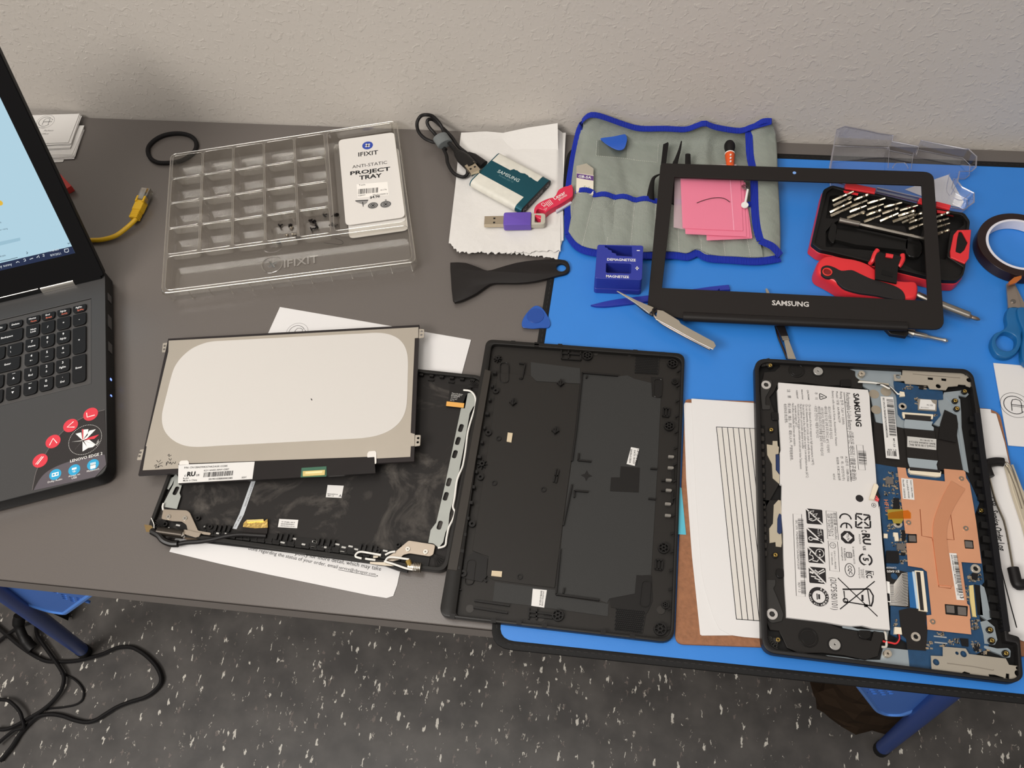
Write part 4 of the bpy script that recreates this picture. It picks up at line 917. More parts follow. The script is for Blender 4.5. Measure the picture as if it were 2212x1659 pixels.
# ================================================================ service sheet, lid, LCD panel
def poly(m, c, s, z0, z1, mi=0, F=F0, bev=0, r=0, holes=(), smooth=0):
    P = T(c, s, z1, F); P = cr(P, smooth, True) if smooth else (rnd(P, r) if r else P)
    return m.prism(P, z0, z1, mi, holes=holes, bev=bev)
def part(name, mt_, par, c, s, z0, z1, F=F0, bev=0, r=0, holes=(), smooth=0):
    m = MB(F); poly(m, c, s, z0, z1, 0, F, bev, r, holes, smooth); return m.build(name, mt_, par)
def centre(c, s, h=0, F=F0): return T(c, s, h, F)[0]
m = MB(); S_ = T('H', '768 32 1775 205 1560 1000 1400 1430', .0008); S2 = T('H', '1385 1500 1365 1555 1330 1566 1240 1552 700 1440 450 1385 185 1322', .0008)
m.prism(S_ + S2, .0003, .0008, 0); zt = .0009
cflogo(m, centre('H', '860 168'), .0118, zt, 1, -.17, .0006)
m.tline('or data if a', T('H', '1492 370 1573 386'), zt, 2); m.tline('tions regarding the status of your order, email', T('H', '600 1312 1070 1412'), zt, 2, None, 0)
m.tline('service@cfprepair.com', T('H', '1078 1412 1272 1450'), zt, 2); m.strip(T('H', '1076 1418 1276 1456'), .0004, zt, 2); m.strip(T('H', '1278 1450 1284 1451'), .0009, zt, 2)
m.tline('policy for more detail, which may take', T('H', '850 1340 1300 1424'), zt, 2)
m.strip(T('H', '1492 377 1535 384'), .0003, zt, 2)
tag(m.build('service_sheet', [paper, inkg, ink]), 'white printed sheet with underlined email address sticking out under the laptop lid', 'paper')
# ---------------------------------------------------------------- laptop lid (display back cover)
hl = .0088
BL, BR, TR = T('Z', '315 1148 964 1236 1039 811', hl); FD2 = frame(F0 @ V((BL.x, BL.y, .0008)), (BR.x - BL.x, BR.y - BL.y, 0)); hl -= .0008
W2 = (BR - BL).length; H2 = (TR - BR).length
ldd = thing('laptop_lid_cover', 'black laptop display back cover with hinges and antenna wires, lying under the grey panel', 'laptop lid', ((BL.x + TR.x) / 2, (BL.y + TR.y) / 2, .0012))
lsm = mat('lid_plastic', (42, 40, 38), .42, bump=.00003, bs=900)
fm = mat('lid_inner', (60, 58, 55), .45, spec=.3, var=.0)
nt = fm.node_tree; N = nt.nodes; L = nt.links; tc = N.new('ShaderNodeTexCoord'); n1 = N.new('ShaderNodeTexNoise'); n1.inputs['Scale'].default_value = 20; n1.inputs['Detail'].default_value = 10; n1.inputs['Roughness'].default_value = .62; n1.inputs['Distortion'].default_value = 1.6
L.new(tc.outputs['Object'], n1.inputs[0]); rr_ = N.new('ShaderNodeValToRGB'); rr_.color_ramp.elements[0].position = .52; rr_.color_ramp.elements[1].position = .70; rr_.color_ramp.elements[0].color = srgb((40, 38, 37)) + (1,); rr_.color_ramp.elements[1].color = srgb((78, 74, 70)) + (1,)
L.new(n1.outputs[0], rr_.inputs[0]); L.new(rr_.outputs[0], N['Principled BSDF'].inputs['Base Color'])
OL = rnd([V((0, 0, 0)), V((W2, 0, 0)), V((W2, H2, 0)), V((0, H2, 0))], .010, 6)
IL = rnd([V((.0035, .0035, 0)), V((W2 - .0035, .0035, 0)), V((W2 - .0035, H2 - .0035, 0)), V((.0035, H2 - .0035, 0))], .008, 6)
m = MB(FD2); m.prism(OL, .001, .0032, 0, top=1); m.prism(OL, .003, hl, 0, holes=[IL], bev=.0008)
m.build('shell', [lsm, fm], ldd)
FD_ = FD2; tl_ = lambda c, s, z: T(c, s, z, FD_)
rg = random.Random(11)
m = MB(FD_)
for k in range(26):   # clip bosses along far and near rims
    x = .012 + k * (W2 - .024) / 25; m.box(x, H2 - .0055, .004, .0022, .003, hl - .001); 
    if k % 2: m.box(x, H2 - .0095, .006, .0016, .003, hl - .003)
for k in range(30):
    x = .04 + k * (W2 - .08) / 29; m.box(x, .0055, .0065, .0016, .003, hl - .001 - .001 * (k % 2)); m.box(x + .001, .0082, .0016, .0040, .003, hl - .003)
for c in ((.012, .012), (W2 - .012, .012), (W2 - .012, H2 - .012)):
    for a in range(6): 
        t = a * .3; sx = -1 if c[0] < .1 else 1; sy = -1 if c[1] < .1 else 1
        m.tube([V((c[0] - sx * .003, c[1] - sy * .003, .006)), V((c[0] + sx * .0075 * math.cos(t), c[1] + sy * .0075 * sn(t), .0068))], .00045, 4)
ribs = m.build('clip_ribs', mat('rib_black', (30, 28, 27), .4), ldd); ribs['kind'] = 'stuff'
m = MB(FD_); poly(m, 'V', '330 730 500 740 620 770 850 790 1100 840 1500 880 1980 930 1980 1120 650 970 460 900', .003, .0042, 0, FD_); poly(m, 'X', '0 950 500 1000 980 1050 1350 1130 1330 1240 900 1215 0 1100', .003, .0044, 0, FD_)
for q in ('858 808 965 812', '1562 905 1682 915'):
    for p in tl_('V', q, .006):
        for d in (-.0022, .0022): m.box(p.x + d, p.y, .0022, .0062, .0042, .0068)
for q in ('162 958 278 970', '618 1020 738 1035'):
    for p in tl_('X', q, .006):
        for d in (-.0022, .0022): m.box(p.x + d, p.y, .0022, .0062, .0042, .0068)
for q in ('625 690', '770 790', '700 785', '250 760', '150 780'): p = tl_('V', q, .006)[0]; m.cyl(p, .0024, .0042, .0062, 0, 12, hole=.0012)
for q in ('245 1055', '785 1055', '650 1105', '1005 990'): p = tl_('X', q, .006)[0]; m.cyl(p, .0024, .0042, .0062, 0, 12, hole=.0012)
m.build('lower_plate', mat('rib_black'), ldd)
m = MB(FD_)
for c, s in (('V', '865 870 965 875 1740 930 1608 975 1845 995 1975 965 1960 1035 710 792 400 775'), ('X', '105 960 205 1016 85 1022 345 986 415 1018 490 1008 553 1040 400 1068 866 1056')):
    for p in tl_(c, s, .0045): m.box(p.x, p.y, .0042, .0016, .0042, .0048, 0, -.05)
w = m.build('metal_clip', mat('clip_grey', (176, 174, 170), .4), ldd); w['kind'] = 'stuff'
galv = mat('galvanised', (160, 163, 158), .42, .35, var=.03, vs=90)
hs_ = []
for q in ('1722 670', '1706 738', '1690 808', '1658 955', '1642 1030', '1610 1182'):
    p = tl_('H', q, .0055)[0]; hs_.append(rnd(rect(p.x, p.y, .0044, .0088, -.10), .0022))
m = MB(FD_); poly(m, 'H', '1748 500 1760 484 1792 488 1800 545 1785 560 1768 592 1735 780 1692 1000 1662 1120 1655 1190 1640 1220 1628 1272 1604 1300 1575 1278 1550 1275 1562 1208 1592 1168 1640 960 1690 720 1722 568', .0048, .0056, 0, FD_, holes=hs_)
m.build('antenna_bracket', galv, ldd)
m = MB(FD_); p1 = tl_('V', '375 375', .0055)[0]
poly(m, 'V', '380 180 425 265 440 320 415 400 430 440 385 585 240 562 232 520 345 300 355 240 330 300 290 360 262 350 285 240 345 215 370 182', .0048, .0056, 0, FD_, holes=[rnd(rect(p1.x, p1.y, .0044, .0090, -.10), .0022)]); m.build('antenna_bracket', galv, ldd)
brass = mat('brass', (212, 180, 104), .25, 1)
def scr(m, p, r, z, mi=0, mj=1):
    m.cyl(p, r, z - .0003, z + .0006, mi, 18, bev=.0004); m.strip([p + V((-r * .5, r * .2, 0)), p + V((r * .5, -r * .2, 0))], r * .22, z + .00065, mj); m.strip([p + V((-r * .2, -r * .5, 0)), p + V((r * .2, r * .5, 0))], r * .22, z + .00065, mj)
hinge = mat('hinge_steel', (172, 160, 146), .36, .8)
lh = part('hinge_plate', hinge, ldd, 'V', '228 588 500 600 535 625 560 680 630 835 780 860 770 888 690 880 650 870 510 840 495 770 440 730 330 725 205 700', .0062, .0075, FD_, bev=.0004, r=.0015)
m = MB(FD_)
for p in tl_('V', '288 675 478 693', .008): scr(m, p, .0023, .0078)
m.build('hinge_screws', [silver, mat('slot_dark', (90, 84, 78), .5)], lh)
rh = part('hinge_plate', hinge, ldd, 'X', '1120 942 1390 985 1408 1000 1388 1095 1350 1116 1130 1082 1060 1100 1010 1155 900 1180 868 1132 960 1075', .0062, .0075, FD_, bev=.0004, r=.0015)
m = MB(FD_)
for p in tl_('X', '1110 1035 1303 1065', .008): scr(m, p, .0023, .0078)
m.build('hinge_screws', [silver, MATS['slot_dark']], rh)
m = MB(FD_); a, b = tl_('V', '170 840 460 880', .0085); m.tube([a, b], .0042, 12); m.build('hinge_barrel', mat('dark_barrel', (60, 54, 48), .35, .7), lh)
part('barrel_block', silver, lh, 'V', '355 840 460 848 470 890 445 905 352 890', .006, .0115, FD_, bev=.001)
part('hinge_arm', hinge, lh, 'V', '440 830 480 822 665 865 640 905 600 915 450 870', .0085, .0098, FD_, bev=.0003)
part('shield_foil', mat('brown_foil', (86, 72, 58), .3, .4), lh, 'V', '450 890 640 905 670 960 560 965 470 930', .005, .0060, FD_)
m = MB(FD_); a, b = tl_('X', '1115 1225 1255 1240', .0085); m.tube([a, b], .0032, 12)
for k in range(5): p = a.lerp(b, .45 + k * .12); m.tube([p, p + (b - a) * .05], .0046, 14)
m.build('hinge_spring', steel, rh); m = MB(FD_); a, b = tl_('X', '1110 1165 1140 1230', .009); m.tube([a, b], .0028, 10); m.build('brass_pin', brass, rh)
m = MB(FD_); poly(m, 'X', '640 1140 760 1155 900 1160 1090 1210 1115 1250 1105 1290 1000 1265 860 1215 700 1190', .0042, .0075, 0, FD_, bev=.0006); m.build('black_tape', mat('black_tape_film', (26, 24, 24), .3), ldd)
m = MB(FD_); poly(m, 'X', '735 1105 820 1100 815 1125 735 1135', .006, .0070, 0, FD_); poly(m, 'X', '700 1175 870 1180 960 1220 860 1215 700 1195', .0076, .0082, 0, FD_); m.build('foil_piece', mat('beige_metal', (190, 180, 164), .35, .6), ldd)
ww = mat('white_wire', (222, 220, 214), .45); wr = .00095
m = MB(FD_); m.tube(cr(tl_('H', '1735 470 1772 476 1795 502 1800 545 1788 590 1772 640 1757 700 1747 780 1736 850 1728 880 1702 945 1690 1030 1680 1085 1690 1112 1680 1150 1658 1195 1646 1250 1638 1290 1600 1302', .0070), 5), wr, 8)
m.build('antenna_wire', ww, ldd)
m = MB(FD_); m.tube(cr(tl_('X', '820 1100 700 1080 600 1065 555 1085 545 1118 610 1138', .0095), 5), wr, 8); m.tube(cr(tl_('X', '650 1140 700 1148 760 1155', .0088), 4), wr, 8); m.tube(cr(tl_('X', '975 1062 920 1072 865 1100', .0088), 4), wr, 8)
m.build('antenna_wire', ww, ldd)
m = MB(FD_); m.tube(cr(tl_('X', '870 1162 895 1130 950 1124 1040 1135 1125 1148', .0105), 5), wr, 8); m.tube(cr(tl_('X', '855 1168 960 1200 1060 1235 1120 1252 1200 1262', .0100), 5), wr, 8); m.build('antenna_wire', ww, ldd)
m = MB(FD_); m.tube(cr(tl_('V', '232 520 222 560 230 600', .007), 4), wr, 8); m.tube(cr(tl_('V', '90 690 120 760 130 820 220 825 300 800', .009), 4), .0004, 6); m.build('antenna_wire', ww, ldd)
m = MB(FD_); m.tube(cr(tl_('V', '90 830 130 860 185 895 235 958 320 990 400 990 500 972 650 962 800 938 950 902 1100 882 1250 888 1420 898', [.008, .008, .007, .006, .006, .006, .007, .0072, .0075, .0075, .007, .006, .0055]), 5), .0022, 10); m.build('display_cable', cb, ldd)
m = MB(FD_); m.tube(cr(tl_('V', '100 845 180 890 235 950 320 985 400 988', [.009, .009, .008, .007, .007]), 5), .0034, 10); m.build('cable_wrap', mat('cable_wrap', (30, 27, 26), .35), ldd)
kap = mat('gold_foil', (190, 160, 92), .25, .7, bump=.0006, bs=300)
part('kapton_tab', mat('kapton_dull', (120, 98, 60), .3), ldd, 'V', '8 765 90 775 120 820 100 850 30 850', .0075, .0082, FD_)
cn = part('cable_connector', kap, ldd, 'V', '1155 750 1195 710 1385 705 1390 730 1432 700 1435 800 1290 808 1150 792', .0048, .0062, FD_)
m = MB(FD_); poly(m, 'V', '1195 712 1385 703 1388 722 1192 735', .006, .0078, 0, FD_); m.build('connector_pins', mat('gold_pins', (226, 206, 140), .3, .8), cn)
part('connector_film', mat('black_film', (44, 40, 40), .22), cn, 'V', '1150 794 1290 810 1436 792 1425 892 1290 886 1150 868', .0046, .0056, FD_)
rb_ = part('ribbon_stripe', mat('ribbon_white', (178, 182, 186), .5), ldd, 'V', '1250 250 1298 252 1160 650 1075 818 1028 812 1110 640', .0034, .0038, FD_)
m = MB(FD_); m.tline('HONG DA YU AWM 2072', tl_('V', '1180 555 1275 290', .004), .0040); m.tline('VW-1 FF 805', tl_('V', '1062 800 1135 670', .004), .0040); m.build('ribbon_print', inkg, rb_)
def label(par, F, c, s, z, texts=(), name='sticker_label', mt_=None, bars=()):
    m = MB(F); poly(m, c, s, z - .0002, z, 0, F)
    for t in texts: m.tline(t[0], T(c, t[1], z, F), z + .0001, 1, t[2] if len(t) > 2 else None, t[3] if len(t) > 3 else .01)
    for b in bars: m.barcode(T(c, b[0], z, F), b[1], z + .0001, 1, b[2], 5)
    return m.build(name, [mt_ or mat('label_white', (212, 210, 207), .55), ink], par)
label(ldd, FD_, 'X', '240 340 415 348 390 480 220 472', .0036, (('BA96-0690CUA', '238 442 350 450'), ('REV 1.0', '240 462 305 466'), ('A', '360 470 388 472')))
label(ldd, FD_, 'V', '1570 700 1790 712 1775 808 1553 795', .0036, (('CE UPN:M21-A0C.Z', '1592 740 1750 750'), ('K8183N8200N08 A', '1588 764 1742 772'), ('DATE:2018.12.23 A1', '1584 786 1745 796')))
cb2 = part('antenna_board', mat('film_black', (33, 30, 29), .5), ldd, 'W', '668 288 990 320 985 420 940 430 895 665 600 632 640 520', .0045, .0056, FD_)
part('orange_strip', mat('orange_strip', (214, 158, 78), .5), cb2, 'W', '612 555 886 585 876 655 602 625', .0056, .0059, FD_)
m = MB(FD_)
for t, q in (('Made in Pan Shenyu', '692 433 862 455'), ('Cable length 350mm', '686 455 845 472'), ('PC 18Y0 30505', '682 475 815 490'), ('29 19 RE 29', '678 497 778 510'), ('Column 4CT', '672 520 772 535'), ('Rev 1.0', '668 543 726 552')): m.tline(t, tl_('W', q, .0057), .0058)
m.build('board_print', white, cb2)
# ---------------------------------------------------------------- LCD panel
pb_ = V((-.440454, .269418, .0160)); FP_ = frame(F0 @ pb_, V((-.174965, .305991, .0170)) - pb_, V((-.461737, .423955, .0148)) - pb_)
lcd = thing('lcd_screen_unit', 'grey backed display panel with large white rounded sheet, lying face down on the black lid', 'display', (-.318, .365, .0155))
tp = lambda s, z=0: T('H', s, z, FP_)
m = MB(FP_); m.prism(tp('178 198 1502 125 1475 845 20 918'), -.0030, -.0002, 0, bev=.0003); m.build('edge_frame', mat('panel_edge_black', (52, 46, 46), .45), lcd)
m = MB(FP_); m.prism(tp('182 210 1498 139 1497 195 1479 197 1457 696 1478 702 1477 765 1458 766 1455 822 45 893 66 768 62 765 180 268'), -.0004, .0002, 0)
pm = mat('panel_metal', (176, 168, 156), .40, .45, var=.02, vs=25); plate = m.build('back_plate', pm, lcd)
m = MB(FP_); ho = lambda q: [circ(p, .0013, 12) for p in tp(q)]
for s, q in (('150 222 178 218 182 266 145 270', '160 236 157 254'), ('1498 146 1528 148 1526 192 1498 196', '1514 160 1513 178'), ('1476 706 1509 706 1506 762 1476 766', '1496 722 1494 744'), ('30 784 62 778 48 836 12 838', '32 798 27 817')):
    m = MB(FP_); m.prism(rnd(tp(s), [.001, .0003, .0003, .001]) if s[0] != '1' or s[:3] == '150' else rnd(tp(s), [.0003, .001, .001, .0003]), -.001, -.0004, 0, holes=ho(q)); m.build('mounting_tab', pm, lcd)
m = MB(FP_); m.prism(cr(tp('470 211 560 206 860 190 1130 176 1200 173 1265 169 1330 174 1385 195 1420 230 1438 275 1443 325 1442 390 1439 500 1434 560 1418 610 1385 655 1335 690 1275 712 1210 723 1140 728 780 747 470 763 390 768 320 770 262 762 210 738 170 700 150 655 147 605 155 560 175 480 193 410 213 350 250 298 305 252 370 224 420 214'), 4, True), .0002, .0004, 0)
m.build('white_sheet', mat('reflector_white', (199, 195, 190), .55, spec=.4), lcd)
m = MB(FP_)
for s in ('118 840 128 850 140 838', '128 862 150 850', '105 872 118 862 112 882 130 868 124 880 138 868 150 872', '175 815 185 808 182 820 196 812', '182 830 190 840 196 830', '172 862 176 845 186 858 190 848 196 862 204 850 214 858 218 846', '170 850 168 868'):
    m.strip(cr(tp(s, .0003), 3), .0005, .0003)
m.strip(tp('932 515 937 524', .0006), .0008, .0006); m.build('handwritten_marks', ink, plate)
st_ = MB(FP_); st_.prism(tp('232 858 1265 820 1272 908 234 966', .0006), -.0022, .0006, 0, bev=.0003); cbd = st_.build('circuit_strip', mat('strip_black', (40, 36, 36), .3, bump=.0003, bs=60), lcd)
part('green_board', mat('pcb_green', (52, 96, 76), .4), cbd, 'H', '882 880 1013 872 1013 925 877 930', .0006, .0012, FP_); m = MB(FP_); poly(m, 'H', '888 897 1006 890 1004 917 888 924', .0012, .0022, 0, FP_, bev=.0002); poly(m, 'H', '902 902 992 896 991 906 902 911', .0022, .0024, 1, FP_); m.build('gold_connector', [mat('gold_pins'), mat('cream_plastic', (232, 214, 160), .5)], cbd)
for s in ('238 850 246 842 280 840 288 848 288 862 236 868', '1228 805 1236 793 1268 790 1276 798 1276 856 1268 860 1266 822 1228 825'): part('clear_tape', mat('white_clear_tape', (218, 214, 208), .35), lcd, 'H', s, .0006, .0009, FP_, r=.0008)
label(cbd, FP_, 'V', '405 75 1285 38 1258 240 398 288', .0009, (('P/N: CN12BA5904357AKDA5K133385', '470 120 970 98'), ('KD116N05-30NV-G007', '698 152 988 135'), ('C', '470 213 490 211', None, .03), ('RU', '500 208 596 203', None, .05), ('US', '607 207 645 204', None, .02),
      ('20190103BB00003385', '750 252 1028 237', None, .02), ('RoSH', '458 243 520 239'), ('Made in China', '456 268 618 259'), ('SESC', '1132 233 1192 227')), 'part_label', None, (('690 220 1032 198', .0050, 60),))
# ================================================================ laptop bottom cover
hc_ = .0098
cov = thing('laptop_bottom_cover', 'black plastic laptop bottom cover lying inside up across the front edge of the mat', 'laptop cover', (.045, .31, .0032))
cm = mat('cover_plastic', (37, 35, 33), .4, bump=.00003, bs=1200); cfl = mat('cover_floor', (46, 43, 40), .42, bump=.00004, bs=1500); ctx = mat('cover_texture', (62, 62, 61), .5, bump=.00008, bs=2500, var=.03, vs=900); cdk = mat('cover_dark', (32, 30, 29), .4)
OC = rnd(T('I', '262 76 1279 150 1222 1633 18 1494', hc_), [.008, .009, .012, .009], 6)
IC = rnd(T('I', '290 100 1262 170 1205 1612 105 1490', hc_), [.006, .009, .011, .004], 6)
m = MB(); m.prism(OC, .0033, .0048, 0, top=1); m.prism(OC, .0045, hc_, 0, holes=[IC], bev=.0012, bn=3)
m.build('shell', [cm, cfl], cov)
part('hinge_lip', mat('cover_lip_lit', (66, 61, 56), .35), cov, 'I', '254 230 286 240 112 1262 62 1256', .0090, hc_ + .0006, bev=.0006)  # lip plastic coloured lighter to stand for the light falling on it
m = MB()
for k in range(14):
    a, b = T('I', '300 250 118 1250', .0085); p = a.lerp(b, k / 13); m.box(p.x + .001, p.y, .0022 + .0012 * (k % 3 == 0), .0030, .0048, .0102, 0, .0)
    if k % 3 == 1: m.cyl((p.x + .005, p.y - .004), .0032, .0048, .008, 0, 14, hole=.0012)
for k in range(16):
    a, b = T('I', '1252 240 1205 1560', .0085); p = a.lerp(b, k / 15); m.add([(p.x - .003, p.y - .0015, .0075), (p.x - .003, p.y + .0015, .0075), (p.x + .001, p.y, .0102), (p.x - .0008, p.y, .0048)], [(0, 1, 2), (0, 2, 3), (1, 3, 2), (0, 3, 1)])
for s in ('400 92 520 100 640 108 520 108 1025 138 1165 150', '90 1490 300 1515 430 1525 560 1540 860 1572 1010 1595'):
    for p in T('I', s, .0085): m.box(p.x, p.y - .001, .0045, .0035, .0048, .0100)
x = m.build('edge_clips', cdk, cov); x['kind'] = 'stuff'
zf = .0049
for s in ('755 252 940 268 985 262 1020 280 1100 300 1158 320 1140 700 1105 1285 1032 1288 1022 1380 892 1405 880 1428 838 1412 622 1382 655 1030 722 540', '490 195 742 226 745 305 520 292 490 280', '306 1320 620 1362 620 1392 840 1425 888 1432 884 1496 478 1440 295 1420'):
    part('textured_panel', ctx, cov, 'I', s, .0047, .0053)
part('inner_plate', cfl, cov, 'I', '320 250 488 262 520 295 742 308 718 540 652 1030 612 1350 300 1310 262 1290 275 1190 190 1160 230 900 290 500', .0047, .0056, bev=.0003)
m = MB()
def rib(s, w=.0014, z=.0075, c='I'):
    P = T(c, s, z)
    for a, b in zip(P, P[1:]): m.strip([a, b], w, z, 0, th=z - .0048)
for s in ('936 262 752 247 722 540 700 700', '735 660 731 695 798 702', '712 886 712 851 783 857', '775 262 774 275', '700 820 655 1030', '640 1150 618 1382 838 1412', '660 1350 655 1376', '1160 800 1218 800 1218 735', '1158 850 1218 852 1212 918', '1102 738 1135 741', '1092 892 1128 896',
          '645 115 648 175 745 182 745 140', '648 148 745 155', '683 118 683 178', '480 1452 478 1510', '484 1472 600 1486', '480 1492 600 1505', '520 1455 518 1512', '430 198 460 202 445 278 430 275', '620 740 606 808', '632 745 618 812', '612 775 628 777', '1168 428 1200 432 1196 472 1166 468 1168 428', '1184 430 1180 470', '1130 1205 1165 1210 1160 1258 1128 1252 1130 1205', '1148 1208 1144 1256',
          '262 1285 250 1305 262 1318', '200 1415 380 1440', '195 1450 370 1478'): rib(s)
for q, r in (('780 160', .0050), ('1215 200', .0052), ('1198 520', .0048), ('1170 1145', .0050), ('1152 1560', .0055), ('628 1490', .0051), ('1228 292', .0032), ('1178 1437', .0033)):
    p = T('I', q, .008)[0]; m.cyl(p, r, .0048, .0082, 0, 24, hole=r - .0011); m.cyl(p, r * .45, .0048, .0086, 0, 14, hole=r * .2)
    for k in range(6): a = k * math.pi / 3; m.strip([p + V((r * .4 * math.cos(a), r * .4 * sn(a), 0)), p + V((r * .95 * math.cos(a), r * .95 * sn(a), 0))], .0009, .008, 0, th=.003)
for q, r in (('320 175', .0022), ('108 1357', .0023), ('240 715', .0026)):
    p = T('I', q, .008)[0]; m.cyl(p, r, .0048, .0088, 0, 14, hole=r * .45)
    for k in range(8): a = k * math.pi / 4; m.strip([p + V((r * math.cos(a), r * sn(a), 0)), p + V((r * 1.9 * math.cos(a), r * 1.9 * sn(a), 0))], .0007, .0075, 0, th=.0026)
for q in ('325 585', '303 813', '433 1293', '555 846'): p = T('I', q, .0065)[0]; m.cyl(p, .0026, .0050, .0066, 0, 18, hole=.0016)
for q in ('642 298', '398 396', '615 541'): p = T('I', q, .009)[0]; m.cyl(p, .0028, .0050, .0085, 0, 12, hole=.0016); m.box(p.x, p.y, .0075, .0014, .0050, .0080); m.box(p.x, p.y, .0014, .0075, .0050, .0095)
m.build('ribs_and_bosses', cdk, cov)['kind'] = 'stuff'
for s, d in (('330 195 378 195 378 300 330 300', 0), ('165 1205 212 1205 196 1335 148 1335', 1), ('1120 278 1166 280 1160 376 1116 374', 0), ('1058 1312 1108 1314 1098 1450 1044 1448', 1)):
    P_ = rnd(T('I', s, .0066), .009, 6); m = MB(); m.prism(P_, .0048, .0066, 0, holes=[inset([V((p.x, p.y, 0)) for p in (P_ if area(P_) > 0 else P_[::-1])], .0012)], bev=.0005); m.build('foot_recess', mat('gloss_rim', (52, 50, 48), .15), cov)
part('dark_patch', cdk, cov, 'I', '950 728 1048 735 1042 862 895 855 900 785 945 785', .0053, .0056); part('corner_pocket', cdk, cov, 'I', '1030 1285 1108 1290 1112 1420 1085 1480 900 1450 892 1408 1022 1382', .0053, .0056); part('corner_pocket', cdk, cov, 'I', '200 1165 268 1200 262 1285 240 1320 140 1300 150 1200', .0056, .0060)
part('corner_pocket', cdk, cov, 'I', '1105 270 1165 275 1160 380 1110 372', .0053, .0055)
for s, nx_, ny_ in (('1026 165 1148 173 1142 256 1022 250', 13, 10), ('926 1455 1080 1470 1062 1582 918 1565', 14, 11)):
    q = T('I', s, .0058); m = MB(); m.prism(q, .0048, .0058, 0); g = m.build('speaker_grille', mat('grille_black', (40, 38, 36), .45), cov); m = MB()
    for i in range(nx_):
        for j in range(ny_):
            u = (i + .5 + .25 * (j % 2)) / (nx_ + .5); v = (j + .5) / ny_; p = (q[0] * (1 - u) + q[1] * u) * (1 - v) + (q[3] * (1 - u) + q[2] * u) * v; m.box(p.x, p.y, .0021, .0013, .0058, .00584, 0, .6 if j % 2 else -.6)
    m.build('grille_holes', mat('hole_black', (12, 11, 11), .7), g)
m = MB(); p = T('I', '775 776', .0056)[0]; m.flat([V((p.x + (.0056 if k % 2 == 0 else .0026) * math.cos(k * math.pi / 4), p.y + (.0056 if k % 2 == 0 else .0026) * sn(k * math.pi / 4), 0)) for k in range(8)], .0055); m.build('star_mark', cdk, cov)
fo = mat('foam_beige', (196, 180, 152), .8)
part('foam_pad', fo, cov, 'I', '372 555 397 558 390 605 366 600', .0054, .0070); part('foam_pad', fo, cov, 'I', '290 1262 343 1266 340 1294 287 1288', .0054, .0070)
label(cov, F0, 'I', '1003 630 1045 638 1022 726 980 716', .0056, (('CE UPN M21', '1036 640 1022 720'), ('BA98-01583A', '1000 642 992 712'), ('DATE 181223', '1018 645 1012 714')))
label(cov, F0, 'I', '500 1355 572 1362 558 1452 492 1442', .0056, (('BA98-01601A', '540 1366 532 1440'), ('HOUSING LOWER', '552 1368 544 1444')))
for q in ('705 128', '820 145', '997 150', '670 238', '552 750', '250 990', '178 1457', '540 1502', '1155 1465', '145 1100', '122 1228'):
    p = T('I', q, .0052)[0]; m = MB(); m.prism(circ(p, .0036 if q != '145 1100' else .003, 18), .0048, .0052 if p.x < 0 else .0058); m.build('ejector_mark', mat('ejector_grey', (66, 63, 60), .3), cov)
m = MB()
for q in ('1208 678', '1206 735', '1196 798', '1196 850', '1192 920', '1192 979'): p = T('I', q, .0085)[0]; m.prism(rnd(rect(p.x, p.y, .0055, .0024), .001), .0060, .0086)
m.build('edge_slots', mat('slot_grey', (120, 116, 110), .35), cov)['kind'] = 'stuff'
# ================================================================ opened laptop base with battery and boards
hb_ = .0185; Z0 = .0125
bs = thing('opened_laptop_base', 'opened black laptop base with white battery and copper plate, lying on the clipboard', 'laptop base', (.25, .31, .0085))
cha = mat('chassis_black', (36, 34, 34), .42, bump=.00003, bs=1200); inn = mat('chassis_inner', (24, 23, 23), .5)
OB = T('J', '22 29 1062 83 1098 112 1131 280 1272 1383 1326 1398 1343 1600 1300 1625 60 1474', hb_)
OB = rnd(OB, [.013, .02, .006, 0, 0, .003, .006, .006, .012], 6)
OI = rnd(T('J', '44 48 1055 100 1085 125 1108 290 1255 1420 1312 1430 1322 1590 1290 1606 90 1455', hb_), [.011, .016, .005, 0, 0, .002, .004, .006, .010], 6)
m = MB(); m.prism(inset([V((p.x, p.y, 0)) for p in (OB if area(OB) > 0 else OB[::-1])], .002), .0087, .0095, 0); m.prism(OB, .0093, .0110, 0, top=1, bev=0); m.prism(OB, .0108, hb_, 0, holes=[OI], bev=.0012, bn=3)
m.build('chassis', [cha, inn], bs)
film = mat('film_brown_black', (42, 38, 36), .45); galv2 = mat('chassis_metal', (150, 160, 166), .42, .35, var=.02, vs=70); pcb = mat('pcb_blue', (24, 62, 96), .42, bump=.0001, bs=800, var=.12, vs=160)
mod = mat('speaker_plastic', (44, 41, 39), .42, bump=.00003, bs=900)
def bp(name, mt_, c, s, z0, z1, bev=0, r=0, holes=(), smooth=0, par=None): return part(name, mt_, par or bs, c, s, z0, z1, F0, bev, r, holes, smooth)
# metal chassis
bp('chassis_plate', galv2, 'J', '474 80 742 98 745 143 705 140 780 380 620 345 584 185 526 150 518 118 492 88', .0108, .0130)
bp('chassis_plate', galv2, 'Q', '680 330 840 312 905 300 940 350 915 375 830 360 860 540 865 700 940 1175 880 1150 800 690 700 520 640 690 560 660 600 420 660 380', .0108, .0128)
bp('chassis_rail', galv2, 'Q', '705 375 820 380 848 400 860 540 850 600 880 870 940 1175 885 1150 838 760 810 570 770 530 760 440', .0126, .0136)
bp('chassis_rail', galv2, 'S', '925 690 962 718 985 800 1026 1008 990 1020 925 975', .0112, .0136)
bp('chassis_rail', galv2, 'S', '925 1035 985 1020 1055 1080 1082 1200 1060 1242 965 1235 955 1150', .0112, .0138)
bp('chassis_rail', galv2, 'S', '960 1250 1080 1280 1180 1275 1205 1300 1200 1362 1150 1362 1120 1340 960 1275', .0112, .0138, r=.001)
